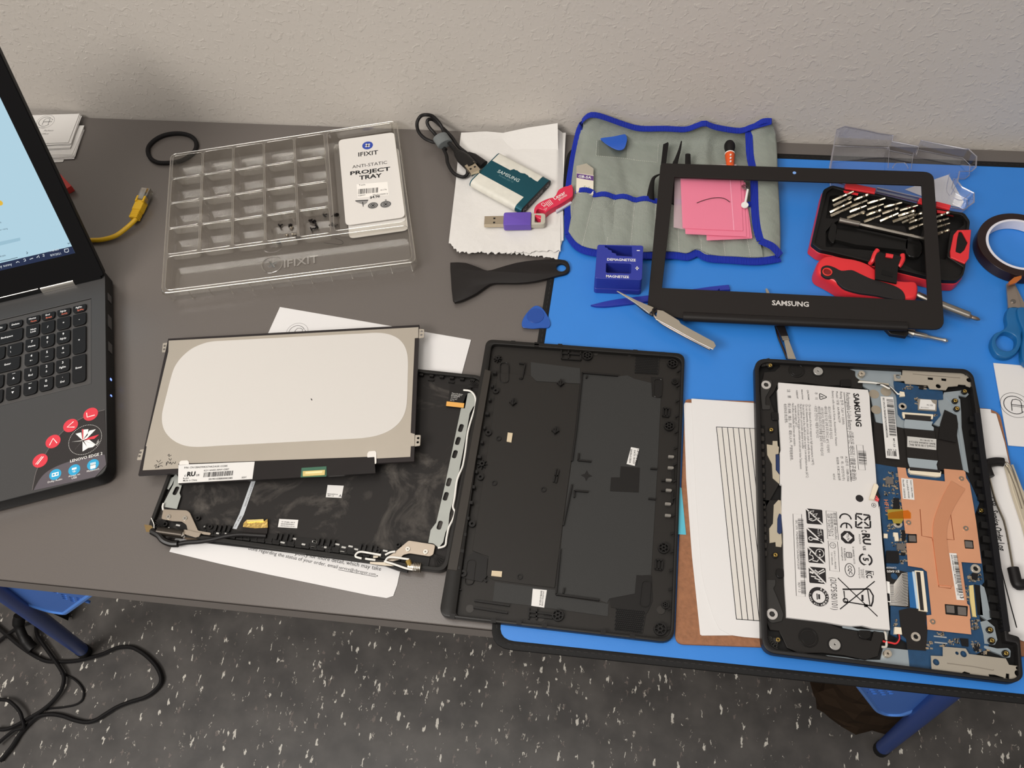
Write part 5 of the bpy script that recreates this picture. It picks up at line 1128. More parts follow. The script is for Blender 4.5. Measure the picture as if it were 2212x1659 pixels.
bp('chassis_plate', galv2, 'J', '370 1488 480 1500 530 1510 640 1512 655 1450 790 1465 790 1548 690 1545 480 1530', .0108, .0130)
bp('chassis_plate', galv2, 'R', '945 1285 1030 1295 1100 1320 1240 1330 1420 1345 1395 1500 1380 1355 1090 1335 950 1310', .0112, .0128)
bp('touchpad_film', film, 'Q', '-60 640 250 660 262 700 620 705 700 515 830 600 885 1150 940 1175 700 1150 -60 1120', .0108, .0126)
m = MB()
for c, q, r in (('P', '1308 445', .0048), ('P', '1330 610', .0046), ('Q', '68 320', .0050)): m.prism(circ(T(c, q, .0133)[0], r, 20), .0128, .0133)
m.build('round_stamping', mat('beige_metal2', (168, 158, 142), .4, .5), bs)
# modules
m = MB()
poly(m, 'P', '150 215 262 205 320 150 300 85 700 120 1010 165 1110 205 1110 260 1190 320 1185 385 1080 372 950 350 800 355 560 320 300 320 255 420 205 480 230 560 260 640 290 640 296 900 310 1390 160 1659 95 1659 95 760 90 640 95 480', .0110, .0142, 0, bev=.0006)
m.build('speaker_module', mod, bs)
m = MB(); poly(m, 'R', '100 0 330 0 345 340 350 640 375 1200 780 1260 950 1320 1115 1345 1120 1410 1240 1440 1270 1340 1400 1370 1340 1480 1310 1600 1180 1640 960 1590 740 1565 500 1570 380 1510 300 1340 205 1330 150 1200 120 800', .0110, .0142, 0, bev=.0006)
m.build('speaker_module', mod, bs)
dk = mat('module_dark', (32, 30, 29), .35)
for c, q, r in (('P', '492 195', .0078), ('R', '598 1408', .0080)):
    p = T(c, q, .0148)[0]; m = MB(); m.cyl(p, r, .0142, .0150, 0, 28, bev=.0004, hole=r - .0012); m.cyl(p, r - .0022, .0142, .0148, 0, 28, bev=.0004); m.build('speaker_cone', dk, bs)
for c, q, r in (('P', '718 205', .0046), ('R', '868 1480', .0046)):
    p = T(c, q, .0150)[0]; m = MB(); m.cyl(p, r + .0012, .0142, .0146, 0, 24); m.cyl(p, r, .0142, .0158, 1, 24, bev=.0005, hole=.0006); m.build('silver_disc', [dk, mat('disc_metal', (182, 180, 176), .4, .7)], bs)
for c, s in (('P', '130 290 230 300 235 345 205 410 165 480 165 560 215 560 215 605 130 605 115 480 110 380'), ('R', '165 815 262 815 262 870 240 905 285 1010 320 1100 345 1170 330 1240 230 1260 200 1240 165 1200 160 1090')):
    bp('rubber_bracket', mat('rubber_grey', (62, 60, 58), .6), c, s, .0140, .0156, bev=.0006, r=.001)
for c, q, r in (('P', '172 346', .0046), ('R', '228 1167', .0047)):
    p = T(c, q, .0165)[0]; m = MB(); m.cyl(p, r, .0150, .0166, 0, 24, bev=.0005, hole=r * .48); m.cyl(p, r * .48, .0150, .0153, 1, 20)
    for k in range(6): m.box(p.x + r * .42 * math.cos(k * 1.05), p.y + r * .42 * sn(k * 1.05), .0008, .0008, .0150, .0162, 1)
    m.build('washer', [mat('washer_grey', (172, 168, 164), .5), inn], bs)
for c, s in (('P', '955 290 1060 290 1068 365 955 360'), ('R', '1115 1330 1240 1335 1238 1405 1200 1425 1150 1420 1110 1385'), ('P', '225 630 300 640 302 720 235 715'), ('R', '270 700 345 712 350 790 300 800 268 770')):
    bp('battery_clip', dk, c, s, .0142, .0166, bev=.0008, r=.0015)
for c_, s_ in (('P', '92 770 158 780 168 1655 92 1655'), ('R', '105 0 165 0 172 560 118 560')): part('vent_recess', mat('recess_dark', (14, 13, 13), .6), bs, c_, s_, .0141, .0145)
m = MB()
for c, q, n in (('P', '125 830 135 1600', 10), ('R', '135 60 150 545', 7)):
    a, b = T(c, q, .0165)
    for k in range(n): p = a.lerp(b, k / (n - 1)); m.box(p.x, p.y, .0050, .0056, .0142, .0166, 0, bev=.0012, r=.0016)
m.build('vent_teeth', mat('tooth_black', (58, 54, 51), .3), bs)
m = MB()
for k in range(60):
    a, b = T('J', '1150 330 1268 1350', .0175); p = a.lerp(b, k / 59); 
    if k % 4 == 0: m.box(p.x - .0085, p.y, .0070, .0060, .0110, .0160, 0, -.08)
    else: m.box(p.x - .0042, p.y, .0022, .0018, .0110, .0178)
m.build('hinge_side_clips', inn, bs)['kind'] = 'stuff'
m = MB(); m.strip(T('J', '1116 300 1262 1370', .0190), .0050, .0190, 0, th=.006); m.build('hinge_rail', mat('rail_black', (30, 30, 34), .35), bs)
bm_ = mat('beige_bracket', (188, 178, 158), .42, .35)
bp('touchpad_bracket', bm_, 'P', '178 975 238 985 240 940 288 940 292 990 305 1005 302 1075 270 1080 272 1245 310 1295 308 1390 240 1330 232 1180 183 1085', .0143, .0152)
bp('touchpad_bracket', bm_, 'R', '290 0 315 5 325 190 322 340 328 440 320 482 265 475 262 430 202 440 198 292 236 240 245 50', .0143, .0152)
bp('touchpad_board', mat('pcb_dark_blue', (26, 44, 84), .4), 'P', '275 1080 305 1085 315 1290 275 1240', .0148, .0158); bp('touchpad_board', MATS['pcb_dark_blue'], 'R', '300 135 320 150 328 335 305 350 280 330 282 190', .0152, .0162, r=.001)
# corner ribs
for c, q, sx, sy in (('P', '215 140', -1, 1), ('R', '288 1430', -1, -1)):
    m = MB(); p = T(c, q, .016)[0]
    for k in range(6): a = math.pi + (k * .34 - .3) * (1 if sy < 0 else -1); m.tube([p, p + V((.009 * math.cos(a), .0065 * sn(a), 0))], .0005, 4)
    for r in (.0045, .0075): m.tube([p + V((r * math.cos(math.pi + (k * .2 - .3) * (1 if sy < 0 else -1)), r * sn(math.pi + (k * .2 - .3) * (1 if sy < 0 else -1)), 0)) for k in range(10)], .0005, 4)
    m.build('corner_ribs', mat('rib_grey', (66, 64, 62), .35), bs)
for c, q in (('P', '215 140'), ('P', '225 820'), ('R', '262 562'), ('R', '288 1430'), ('S', '1165 1322'), ('S', '1035 1205'), ('S', '1018 1106'), ('Q', '900 315'), ('Q', '1072 1572'), ('Q', '800 415'), ('Q', '818 498'), ('S', '935 12')):
    p = T(c, q, .0165)[0]; m = MB(); m.cyl(p, .0027, .0138, .0160, 0, 16, bev=.0004, hole=.0018); m.cyl(p, .0018, .0140, .0168, 1, 12, bev=.0003, hole=.0007); m.build('brass_insert', [dk, brass], bs)
# mainboard
bp('wifi_board', pcb, 'Q', '150 210 270 235 520 290 665 318 670 402 615 405 618 480 645 570 570 660 265 620 238 612 195 560 180 380 150 240', .0126, .0140)
bp('mainboard', pcb, 'J', '610 548 722 567 945 600 1058 592 1090 660 1126 742 1104 800 1135 1000 1150 1130 1108 1180 1128 1310 1168 1400 1172 1455 1080 1500 890 1562 785 1555 772 1425 690 1385 690 1250 655 900', .0112, .0134)
bp('black_shield_tape', mat('shield_tape', (40, 36, 35), .5), 'S', '178 930 260 908 420 920 432 960 425 1050 440 1110 428 1300 255 1288 245 1190 200 1150', .0134, .0139)
tp_ = bp('black_cloth_tape', mat('cloth_tape', (30, 27, 26), .55), 'Q', '685 512 812 572 827 665 808 858 622 818 640 660', .0138, .0142)
# copper spreader
cop = mat('copper', (226, 164, 128), .38, .5, var=.05, vs=22); ns = MATS['copper']
zc = .0152
CP_ = T('Q', '187 1118 275 1125 288 1200 305 1228 690 1268 680 1135 885 1152 905 1170 912 1232 950 1290 990 1520', zc) + T('S', '888 120 937 498 752 485 805 868 825 885 838 1000 830 1010 843 1150 640 1128 440 1105 432 975 478 970 435 572 390 540 262 520 245 310 342 310 342 232 238 222 228 150', zc)
holes = [rnd(T('S', s, zc), .0006) for s in ('776 280 860 286 868 365 785 360', '598 870 812 890 808 985 606 965')]
m = MB(); m.prism(CP_, zc - .0006, zc, 0, holes=holes, bev=0); m.strip(T('S', '372 0 388 245 480 262 492 300 545 715 655 728 658 695 560 685', zc), .0007, zc + .00005, 1); m.strip(T('S', '650 30 685 282 605 275', zc), .0007, zc + .00005, 1)
sp = m.build('heat_spreader', [cop, mat('copper_dark', (176, 100, 66), .4, .7)], bs)
for s in ('262 228 338 228 345 308 262 302', '776 280 860 286 868 365 785 360', '600 870 812 890 808 985 606 965'):
    bp('chip_recess', mat('recess_black', (22, 20, 20), .5), 'S', s, .0138, zc + (.0001 if s[0] == '2' else -.0003), par=sp)
for s in ('268 240 330 242 336 298 272 294', '785 292 850 298 858 355 792 350', '612 882 685 888 690 955 618 948', '718 895 795 902 798 975 722 968'):
    bp('chip', mat('chip_grey', (98, 92, 88), .35), 'S', s, .0142, zc + .0004, r=.0004, par=sp)
hp = cr(T('Q', '828 1306 760 1420 700 1540', zc + .001) + T('S', '566 110 553 210 560 330 585 520 608 700', zc + .001), 5)
N_ = len(hp); m = MB(); m.strip(hp, [.0130 - .0018 * min(1, i / (N_ * .3)) for i in range(N_)], zc + .0011, 0, th=.001); m.build('heat_pipe', mat('copper_pipe', (216, 152, 116), .34, .5), sp)
m = MB()
for q in ('860 1240',): p = T('Q', q, zc)[0]; m.cyl(p, .0022, zc, zc + .0008, 0, 16, hole=.0010)
for q in ('790 178', '485 1035', '264 125'): p = T('S', q, zc)[0]; m.cyl(p, .0022, zc, zc + .0008, 0, 16, hole=.0010)
m.build('rivet_rings', steel, sp)
m = MB()
poly(m, 'Q', '-20 1380 -30 1370 -30 1360', .01, .0101) if False else None
for c, q, r in (('Q', '245 475', .0037), ('S', '885 545', .0040), ('S', '335 1170', .0038), ('S', '170 132', .0038)):
    p = T(c, q, .0150)[0]; m = MB(); m.cyl(p, r, .0134, .0150, 0, 22, bev=.0004, hole=r * .5); m.cyl(p, r * .5, .0134, .0140, 1, 16); m.build('screw_post', [mat('post_ring', (188, 180, 168), .35, .5), inn], bs)
for c, q in (('P', '1180 228'), ('S', '78 1325')):
    a = T(c, q, .0175)[0]; m = MB(); m.cyl(a, .0031, .0130, .0178, 0, 20, bev=.0004, hole=.0009); m.build('standoff', mat('beige_metal'), bs)
# hinge brackets
hbr = mat('hinge_bracket_metal', (186, 178, 164), .36, .55, var=.02, vs=40)
def holes_(c, q, r, z): return [circ(T(c, f'{a} {b}', z)[0], r, 16) for a, b in q]
bp('hinge_bracket', hbr, 'Q', '242 88 415 82 418 100 460 104 462 90 530 80 600 80 610 95 668 98 672 115 722 118 728 104 760 108 880 122 900 150 960 160 985 190 985 235 955 275 915 262 905 250 830 245 822 262 722 270 700 305 530 295 508 255 272 238 262 208 158 208 150 140 240 150', .0150, .0160, holes=holes_('Q', ((197, 164), (943, 200), (620, 264)), .0024, .016) + [T('Q', s, .016) for s in ('508 170 565 175 562 200 508 195', '650 180 705 185 702 212 652 205')])
bp('hinge_bracket', hbr, 'S', '582 1262 792 1280 822 1330 1160 1372 1190 1430 1275 1440 1306 1460 1308 1540 1280 1578 1230 1585 1150 1572 1138 1545 1060 1520 1000 1515 1015 1558 835 1535 830 1505 780 1490 760 1500 755 1540 590 1515 575 1492 480 1482 472 1345 582 1350', .0150, .0160, holes=holes_('S', ((520, 1405), (772, 1330), (1272, 1508)), .0026, .016) + holes_('S', ((712, 1322), (1268, 1460)), .0014, .016) + [T('S', '1162 1508 1192 1512 1192 1560 1158 1552', .016)])
m = MB(); m.strip(T('Q', '350 135 500 150 700 165 850 178', .0161), .0008, .0161); m.build('bracket_crease', mat('crease_grey', (140, 132, 120), .5, .4), bs); m = MB(); m.strip(T('S', '620 1415 860 1445 1045 1480 1048 1470', .0161), .0008, .0161); m.build('bracket_crease', mat('crease_grey', (140, 132, 120), .5, .4), bs)
# flat cables
bp('flat_cable', film, 'Q', '258 700 275 790 292 1020 612 1050 600 930 575 700', .0140, .0144)
ffc = mat('cable_grey', (146, 156, 162), .4)
bp('cable_stiffener', ffc, 'Q', '268 612 562 638 548 678 572 700 570 732 262 705 258 670', .0142, .0148); bp('cable_stiffener', ffc, 'Q', '295 1018 614 1050 600 1090 612 1145 318 1115 300 1060', .0142, .0148)
cw = mat('cream_connector', (220, 208, 186), .5)
m = MB(); poly(m, 'Q', '240 538 565 562 566 580 250 555', .0140, .0158, 0); poly(m, 'Q', '240 555 265 558 268 600 252 600', .0140, .0155, 0); poly(m, 'Q', '545 580 566 580 560 610 542 608', .0140, .0155, 0); poly(m, 'Q', '262 562 548 582 542 630 262 612', .0140, .0150, 1)
m.build('cable_connector', [cw, mat('latch_dark', (56, 52, 52), .4)], bs); m = MB(); poly(m, 'Q', '308 1130 650 1165 645 1215 600 1218 335 1185 308 1160', .0134, .0160, 0); poly(m, 'Q', '318 1118 640 1150 640 1175 318 1150', .0134, .0163, 1); m.build('cable_connector', [cw, mat('latch_dark', (56, 52, 52), .4)], bs)
label(bs, F0, 'Q', '292 792 598 822 598 937 292 905', .0147, (('Lucas2-11B SUB FPC', '585 895 310 868'), ('BA41-02456A REV:2.0', '585 866 310 840'), ('LL 20181126', '560 836 425 824')), 'cable_label', mat('grey_label', (188, 186, 182), .5))
label(bs, F0, 'Q', '10 372 145 378 210 1035 68 1020', .0145, (('SEC S/N:CN13BAE6Q837ADN40RM2G0306', '32 385 72 805', None, .02), ('MP:1.3J.8', '140 815 148 905'), ('REV 1.0', '88 942 178 948', None, .02)), 'serial_label', None, (('72 400 105 785', .0062, 60), ('85 998 185 1005', .0052, 14)))
label(sp, F0, 'S', '640 402 706 405 778 835 708 832', zc + .0003, (('BA92-19908A Nobel-11 MAIN INTEL', '655 420 700 690'), ('BA82-170', '705 725 715 790'), ('13', '732 785 742 820', None, .02)), 'board_label', None, (('676 425 726 770', .0035, 55),))
label(sp, F0, 'Q', '228 1232 350 1245 368 1462 245 1450', zc + .0003, (('Nobel-11 BA92-19908A', '322 1255 340 1440'), ('Azza p/n(BL8)19FX0300', '282 1250 302 1445'), ('Rev.A00  12/20/2018', '240 1250 258 1440')), 'board_label')
wf = bp('wifi_module', mat('shield_can', (176, 168, 156), .35, .7), 'Q', '405 395 605 410 600 528 405 515', .0140, .0152); label(wf, F0, 'Q', '430 402 540 408 560 440 590 455 585 515 415 502', .0155, (('FC CE', '500 470 560 474'), ('Model 7265D2W', '435 490 520 498')), 'module_label')
# daughter flex with fine lines
fl_ = bp('ribbon_flex', film, 'S', '62 560 62 535 255 580 290 905 95 885 70 700', .0136, .0142, holes=[circ(T('S', '135 615', .0142)[0], .0030, 14)]); m = MB()
for k in range(22):
    y0 = 690 + 9 * k; y1 = 585 + 14 * k; m.strip(T('S', f'92 {y0} {130 + 0 * k} {y0 + 1} {205 + 2 * k} {y1 + 8} 262 {y1}', .0143), .0005, .0143)
m.build('printed_lines', mat('line_silver', (196, 192, 186), .4), fl_)
bp('blue_stiffener', mat('stiffener_blue', (30, 92, 148), .4), 'S', '258 578 300 578 345 910 280 902', .0143, .0147); bp('pale_latch', mat('pale_blue', (176, 196, 212), .4), 'S', '300 572 322 572 362 915 342 912', .0146, .0152)
m = MB(); poly(m, 'S', '325 562 402 568 442 942 362 930', .0134, .0154, 0); poly(m, 'S', '338 575 372 578 408 930 375 925', .0154, .0158, 1); m.build('flex_connector', [cw, MATS['latch_dark']], bs)
m = MB(); m.tline('BY-8400', T('S', '178 560 66 560', .0143), .0143); m.tline('CWN220', T('S', '152 530 62 530', .0143), .0143); m.build('flex_print', white, fl_)
m = MB(); poly(m, 'S', '62 660 92 668 102 855 75 850', .0143, .0150, 0); poly(m, 'S', '66 770 92 775 98 845 72 842', .0150, .0151, 1); m.build('flex_tab', [white, ink], fl_)
bp('display_socket', mat('socket_gold', (226, 204, 140), .4, .3), 'S', '825 700 862 695 888 975 895 990 858 985 835 840', .0134, .0150, bev=.0003)
bp('screw_hole_plate', MATS['recess_black'], 'S', '870 690 920 700 950 975 900 970', .0126, .0136)
# small board components
m = MB(); rg = random.Random(21)
def sc(c, box, n, big=0):
    for _ in range(n):
        x = rg.uniform(box[0], box[2]); y = rg.uniform(box[1], box[3]); p = T(c, f'{x} {y}', .0142)[0]; w, h = rg.choice(((.0014, .0008), (.0008, .0014), (.001, .001), (.0022, .0014))) if not big else (.0030, .0028)
        k = rg.choice((0, 1, 1, 2)); m.box(p.x, p.y, w, h, .0134, .0134 + rg.uniform(.0006, .0012), k)
        if k == 0: m.box(p.x - w * .42, p.y, w * .18, h, .0134, .0146, 1); m.box(p.x + w * .42, p.y, w * .18, h, .0134, .0146, 1)
for c, b, n in (('Q', (255, 250, 340, 300), 14), ('Q', (400, 262, 490, 295), 8), ('Q', (370, 385, 400, 490), 10), ('Q', (575, 560, 605, 590), 6), ('Q', (40, 1170, 190, 1420), 50), ('Q', (130, 1440, 235, 1570), 40), ('S', (60, 20, 90, 60), 6), ('S', (190, 190, 240, 290), 24), ('S', (90, 290, 240, 380), 20), ('S', (180, 380, 250, 500), 18),
                ('S', (135, 1010, 160, 1070), 10), ('S', (430, 1210, 480, 1280), 12), ('S', (500, 1130, 600, 1160), 8), ('S', (640, 1190, 730, 1250), 16), ('S', (850, 1210, 920, 1310), 20), ('S', (930, 1290, 1000, 1340), 12), ('S', (845, 1020, 910, 1105), 26), ('S', (810, 590, 930, 670), 26), ('S', (780, 700, 815, 850), 16), ('S', (560, 1240, 620, 1262), 6), ('S', (70, 120, 140, 200), 16)):
    sc(c, b, n)
m.build('surface_components', [mat('component_black', (28, 27, 28), .4), mat('solder', (168, 160, 148), .35, .7), mat('component_tan', (150, 130, 104), .5)], bs)['kind'] = 'stuff'
for c, s, z in (('Q', '66 1218 140 1225 150 1298 68 1292', .0155), ('S', '160 310 235 318 235 375 162 370', .0155), ('S', '205 190 238 195 238 290 205 290', .0148), ('S', '62 380 175 385 180 495 60 490', .0152), ('S', '740 1185 815 1190 818 1262 760 1255', .0146), ('S', '850 585 905 590 900 650 848 645', .0148), ('Q', '150 1440 205 1445 215 1568 140 1560', .0148), ('S', '872 1240 920 1245 915 1310 868 1300', .0145), ('Q', '420 262 465 266 462 298 418 292', .0150), ('S', '195 395 238 400 235 425 195 420', .0148)):
    bp('chip', mat('chip_black', (34, 33, 35), .35) if s[:2] not in ('66', '16') else MATS['chip_grey'], c, s, .0134, z, r=.0004)
for c, s, z in (('Q', '215 318 262 325 270 368 215 372', .0158), ('S', '128 212 170 215 178 290 145 292 140 250 130 245', .0152), ('S', '140 1080 200 1085 208 1150 135 1145', .0158), ('S', '40 222 75 225 75 265 40 262', .0148)):
    bp('white_socket', cw, c, s, .0134, z, bev=.0003)
for s in ('498 1160 615 1172 618 1184 500 1172', '505 1215 622 1228 624 1240 506 1228'): bp('silver_pad', mat('pad_silver', (176, 178, 178), .4, .5), 'S', s, .0134, .0139)
m = MB(); m.tline('HF16', T('Q', '45 1460 65 1590', .0137), .0137, 0, .0050, .01); m.build('board_marking', mat('orange_ink', (206, 122, 76), .6), bs)
bp('yellow_tape', clear_mat('amber_film', (253, 232, 165), .02, .1, .3), 'Q', '90 1600 130 1590 250 1575 300 1570 330 1600 330 1659 90 1659', .0160, .0162); bp('yellow_tape', mat('amber_tape', (150, 132, 50), .3), 'S', '72 0 215 0 218 95 200 130 130 130 115 95 78 95', .0150, .0153)
m = MB(); m.tube(cr(T('P', '1140 318 1250 322 1330 330 1400 352 1464 385', .0165) + T('Q', '110 275 150 310 190 345 220 345', .0160), 5), .0008, 8); m.build('antenna_lead', ww, bs)
m = MB(); m.tube(cr(T('Q', '-30 246 30 246 90 268 130 300 175 350', .0166), 5), .0007, 8); m.build('antenna_lead', mat('lead_dark', (48, 44, 44), .4), bs)
bp('antenna_foil', bm_, 'P', '1150 300 1464 335 1464 350 1150 320', .0143, .0152)
m = MB(); m.tube(cr(T('S', '175 1150 178 1195 150 1232 100 1225 30 1212', .0155), 5), .0009, 8); m.tube(cr(T('S', '165 1150 170 1190 140 1222 100 1215 40 1205', .0158), 5), .0007, 8, 1); m.build('speaker_wire', [mat('red_wire', (206, 50, 52), .4), mat('black_wire', (28, 26, 26), .4)], bs)
m = MB(); m.tube(cr(T('S', '20 1265 60 1262 62 1210 55 1140 40 1128', .0155), 4), .0010, 8); m.build('speaker_wire', mat('grey_lead', (190, 186, 178), .5), bs)
# ---------------------------------------------------------------- battery
zb = .0170
BP_ = T('P', '300 322 1245 400 1262 470 1272 660 1318 1130 1350 1560 1362 1659', zb) + T('R', '1328 60 1358 450 1400 900 1435 1330 1255 1312 1150 1285 1030 1290 940 1280 770 1248 375 1202 372 1110 356 870 345 560 342 345 325 180 325 0', zb) + T('P', '335 1530 338 1400 318 1390 318 1060 328 1030 300 570 290 400 302 385', zb)
bat = MB(); bat.prism(BP_, .0135, zb, 0, bev=.0005)
bo = bat.build('battery', mat('battery_white', (208, 205, 203), .5, spec=.4), bs); zt = zb + .0001
m = MB(); B_ = 1; dkb = ink
def bt(t, c, q, size=None, bold=.0): m.tline(t, T(c, q, zt), zt, 0, size, bold)
bt('SAMSUNG', 'P', '1090 436 1119 786', .0072, .035)
bt('Rechargeable Li-Ion Battery (\ub9ac\ud2ac\uc774\uc628 \ubc30\ud130\ub9ac / \u9502\u79bb\u5b50\u7535\u6c60\u7ec4)', 'P', '1010 430 1072 1354', .0056)
m.strip(T('P', '992 426 1066 1370', zt), .0005, zt)
bt('Rating \uc815\uaca9 : 7.6V \u2393 33Wh', 'P', '948 420 973 765'); bt('Model / \ubaa8\ub378 : AA-PBUN2TP', 'P', '905 416 932 745'); bt('Battery cells made in Korea, Assembled in Vietnam', 'P', '862 412 902 990')
bt('A/S\ubb38\uc758 : 1588-3366', 'P', '1003 1100 1026 1365'); bt('\ud310   \ub9e4 : \uc0bc\uc131\uc804\uc790(\uc8fc)', 'P', '955 1100 976 1355'); bt('\u5236\u9020\u5546: \u5929\u6d25\u4e09\u661f\u89c6\u754c', 'P', '910 1110 932 1355'); bt('\ubca0\ud2b8\ub0a8', 'P', '872 1285 882 1350')
bt('CAUTIONS', 'P', '600 402 612 508', None, .02); bt('PRECAUTIONS', 'P', '540 397 550 502', None, .02); bt('VORSICHT', 'P', '484 402 494 495', None, .02); bt('\uc8fc   \uc758', 'P', '682 425 688 500'); bt('\u6ce8   \u610f', 'P', '392 395 402 488')
for t, q in (('\u00b7 Do not dispose of in fire or expose to high temperature (140\u00b0F)', '617 545 652 1192'), ('\u00b7 Do not disassemble, short circuit, crush or modify the battery.', '585 545 616 1160'), ('\u00b7 Ne pas la jeter dans un feu, chauffer et utiliser ou laisser \u00e0 une temp\u00e9rature \u00e9lev\u00e9e (60\u00b0C)', '552 545 592 1325'),
             ('\u00b7 Ne pas la d\u00e9former, court-circuiter, d\u00e9monter et modifier.', '525 540 550 1025'), ('\u00b7 Nicht in Kontakt mit Feuer bringen, nicht erhitzen und nicht unter hohen Temperaturen', '497 540 528 1235'), ('verwenden und lagern. (60\u00b0C)', '470 565 479 790'), ('\u00b7 Nicht \u00f6ffnen, kurzschlie\u00dfen, verformen oder ver\u00e4ndern.', '440 532 462 995'),
             ('\u00b7 \u7981\u6b62 \u62c6\u89e3\u3001\u649e\u51fb\u3001\u6324\u538b\u3001\u6216\u6295\u5165\u706b\u4e2d\u3002\u4e25\u7981\u77ed\u8def\u4f7f\u7528\u3002', '400 530 426 1145'), ('\u7535\u6c60\u6d78\u6c34\u540e \u7981\u6b62\u4f7f\u7528\u3002', '358 548 371 750'),
             ('\u00b7 \uc81c\uc870\uc0ac\uac00 \uc9c0\uc815\ud55c \ucda9\uc804\uae30\ub9cc \uc0ac\uc6a9 \ud558\uc2ed\uc2dc\uc624.', '820 565 846 922'), ('\u00b7 \ubc30\ud130\ub9ac\ub97c \ub728\uac70\uc6b4 \uacf3\uc5d0 \ub450\uc9c0 \ub9c8\uc2dc\uace0, 60\u00b0C \uc774\uc0c1\uc5d0\uc11c', '782 562 815 1060'), ('\uc0ac\uc6a9 \ud558\uc2ed\uc2dc\uc624. \ud3ed\ubc1c\uc758 \uc6d0\uc778\uc774 \ub420 \uc218 \uc788\uc2b5\ub2c8\ub2e4', '746 585 772 955'), ('\u00b7 \ubc30\ud130\ub9ac\ub97c \ub2e8\ub77d\uc2dc\ud0a4\uac70\ub098 \ubd84\ud574\ub97c \uc808\ub300\ub85c \ud558\uc9c0 \ub9c8\uc2ed\uc2dc\uc624', '712 562 750 1095'), ('\u00b7 \uc0ac\uc6a9\ud55c \uac74\uc804\uc9c0\ub294 \uc7ac\ud65c\uc6a9 \ud558\uc2ed\uc2dc\uc624', '678 555 702 908')):
    bt(t, 'P', q, .0031)
tri = T('P', '733 435 815 478 738 505', zt); m.strip(rnd(tri, .0015, 3), .0008, zt, 0, True); m.strip(T('P', '745 472 775 475', zt), .0009, zt)
m.strip(T('P', '1122 980 1192 985 1217 1248 1146 1242', zt), .0004, zt, 0, True); m.barcode(T('P', '1140 1040 1150 1185', zt), .0070, zt, 0, 24)
p = T('P', '1155 1545', zt)[0]; m.flat(circ(p, .0034, 24), zt); p = T('P', '1305 1617', zt)[0]; m.strip(circ(p, .0019, 20), .0004, zt, 0, True); m.strip([p + V((-.0012, 0, 0)), p + V((.0012, 0, 0))], .0004, zt); m.strip([p + V((0, -.0012, 0)), p + V((0, .0012, 0))], .0004, zt)
# lower half
bt('(2ICP5/80/101)', 'R', '822 792 840 1122', .0072)
m.strip(T('R', '440 142 528 146 567 990 475 982', zt), .0004, zt, 0, True); m.barcode(T('R', '490 188 520 795', zt), .0048, zt, 0, 120, 3); m.barcode(T('R', '518 822 526 962', zt), .0040, zt, 0, 28, 4)
bt('SEC S/N  VN04BA4300373A/006M1F259P', 'R', '466 205 487 710'); bt('REV 1.2', 'R', '490 845 498 945')
dark = []
for i, s in enumerate(('570 85 740 102 748 254 582 242', '578 283 750 300 760 450 592 437', '588 478 764 492 772 654 600 640', '600 682 774 697 782 862 608 848')):
    m.flat(rnd(T('R', s, zt), .0012), zt)
lw = .0010; wz = zt + .00008
def ws(q, w=.0008, c='R'): m.strip(T(c, q, wz), w, wz, 1)
for q in ('570 85 745 250', '578 283 760 450', '588 478 772 654', '600 682 782 862'): ws(q, .0013)
ws('600 120 655 110 635 150 690 140 665 180 715 185 640 215 605 200 605 150 600 120'); ws('600 190 640 195')
for q in ('660 310 720 325', '655 330 725 340'): pass
m.tline('>45\u00b0C', T('R', '715 300 722 365', wz), wz, 1, None, .01); m.tline('>113\u00b0F', T('R', '688 298 695 372', wz), wz, 1, None, .01)
p = T('R', '622 395', wz)[0]; m.strip(circ(p, .0016, 16), .0007, wz, 1, True); ws('640 395 735 412', .0016)
ws('600 500 625 520 610 560 640 570 650 600 605 620'); ws('640 620 690 630 700 610'); p = T('R', '715 545', wz)[0]; m.strip(circ(p, .0034, 18, .0036), .0006, wz, 1, True)
for d in (-.0016, .0016): m.flat(circ((p.x, p.y + d), .0007, 10), wz, 1)
ws('665 715 700 745 690 760 650 720', .0009); ws('700 740 755 710 765 730 705 760', .0009); ws('625 780 680 790 660 800 720 820 700 830 745 842', .0010); ws('612 735 650 750', .0016)
def ring(c, q, r, w, ry=None): p = T(c, q, zt)[0]; m.strip(circ(p, r, 30, ry), w, zt, 0, True); return p
p = ring('R', '705 990', .0068, .0030)
for i, ch in enumerate('RECYCLE'): a = 1.0 - i * .36; m.text(ch, (p.x + .0061 * math.cos(a + .2), p.y + .0061 * sn(a + .2)), wz, .0026, a + .2 - math.pi / 2, 1, 'C', None, .02)
for i, ch in enumerate('1.800.822.8837'): a = 3.9 - i * -.21 + 0; m.text(ch, (p.x + .0078 * math.cos(2.9 + i * .21), p.y + .0078 * sn(2.9 + i * .21)), wz, .0020, 3.0 + i * .22 + math.pi / 2, 1, 'C', None, .02)
m.flat(rect(p.x + .0003, p.y, .0016, .0042), zt); m.flat(rect(p.x - .0014, p.y, .0009, .0052), zt)
m.strip(T('R', '778 110 885 122 905 408 796 397', zt), .0004, zt, 0, True); m.strip(T('R', '800 418 897 428 918 733 818 723', zt), .0004, zt, 0, True)
bt('GB 31241-2014', 'R', '790 140 803 368'); bt('\u5145\u7535\u9650\u5236\u7535\u538b:8.7V', 'R', '820 135 835 372'); bt('\u989d\u5b9a\u5bb9\u91cf 4400mAh', 'R', '852 130 872 398')
p = ring('R', '848 465', .0025, .0004); m.text('PS', (p.x, p.y), zt, .0020, -1.5, 0, 'C'); m.text('E', (p.x - .0015, p.y), zt, .0020, -1.5, 0, 'C')
bt('\u65e5\u672c\u30b5\u30e0\u30b9\u30f3\u682a\u5f0f\u4f1a\u793e', 'R', '858 520 870 708'); bt('7.6V 4400mAh', 'R', '828 535 836 665')
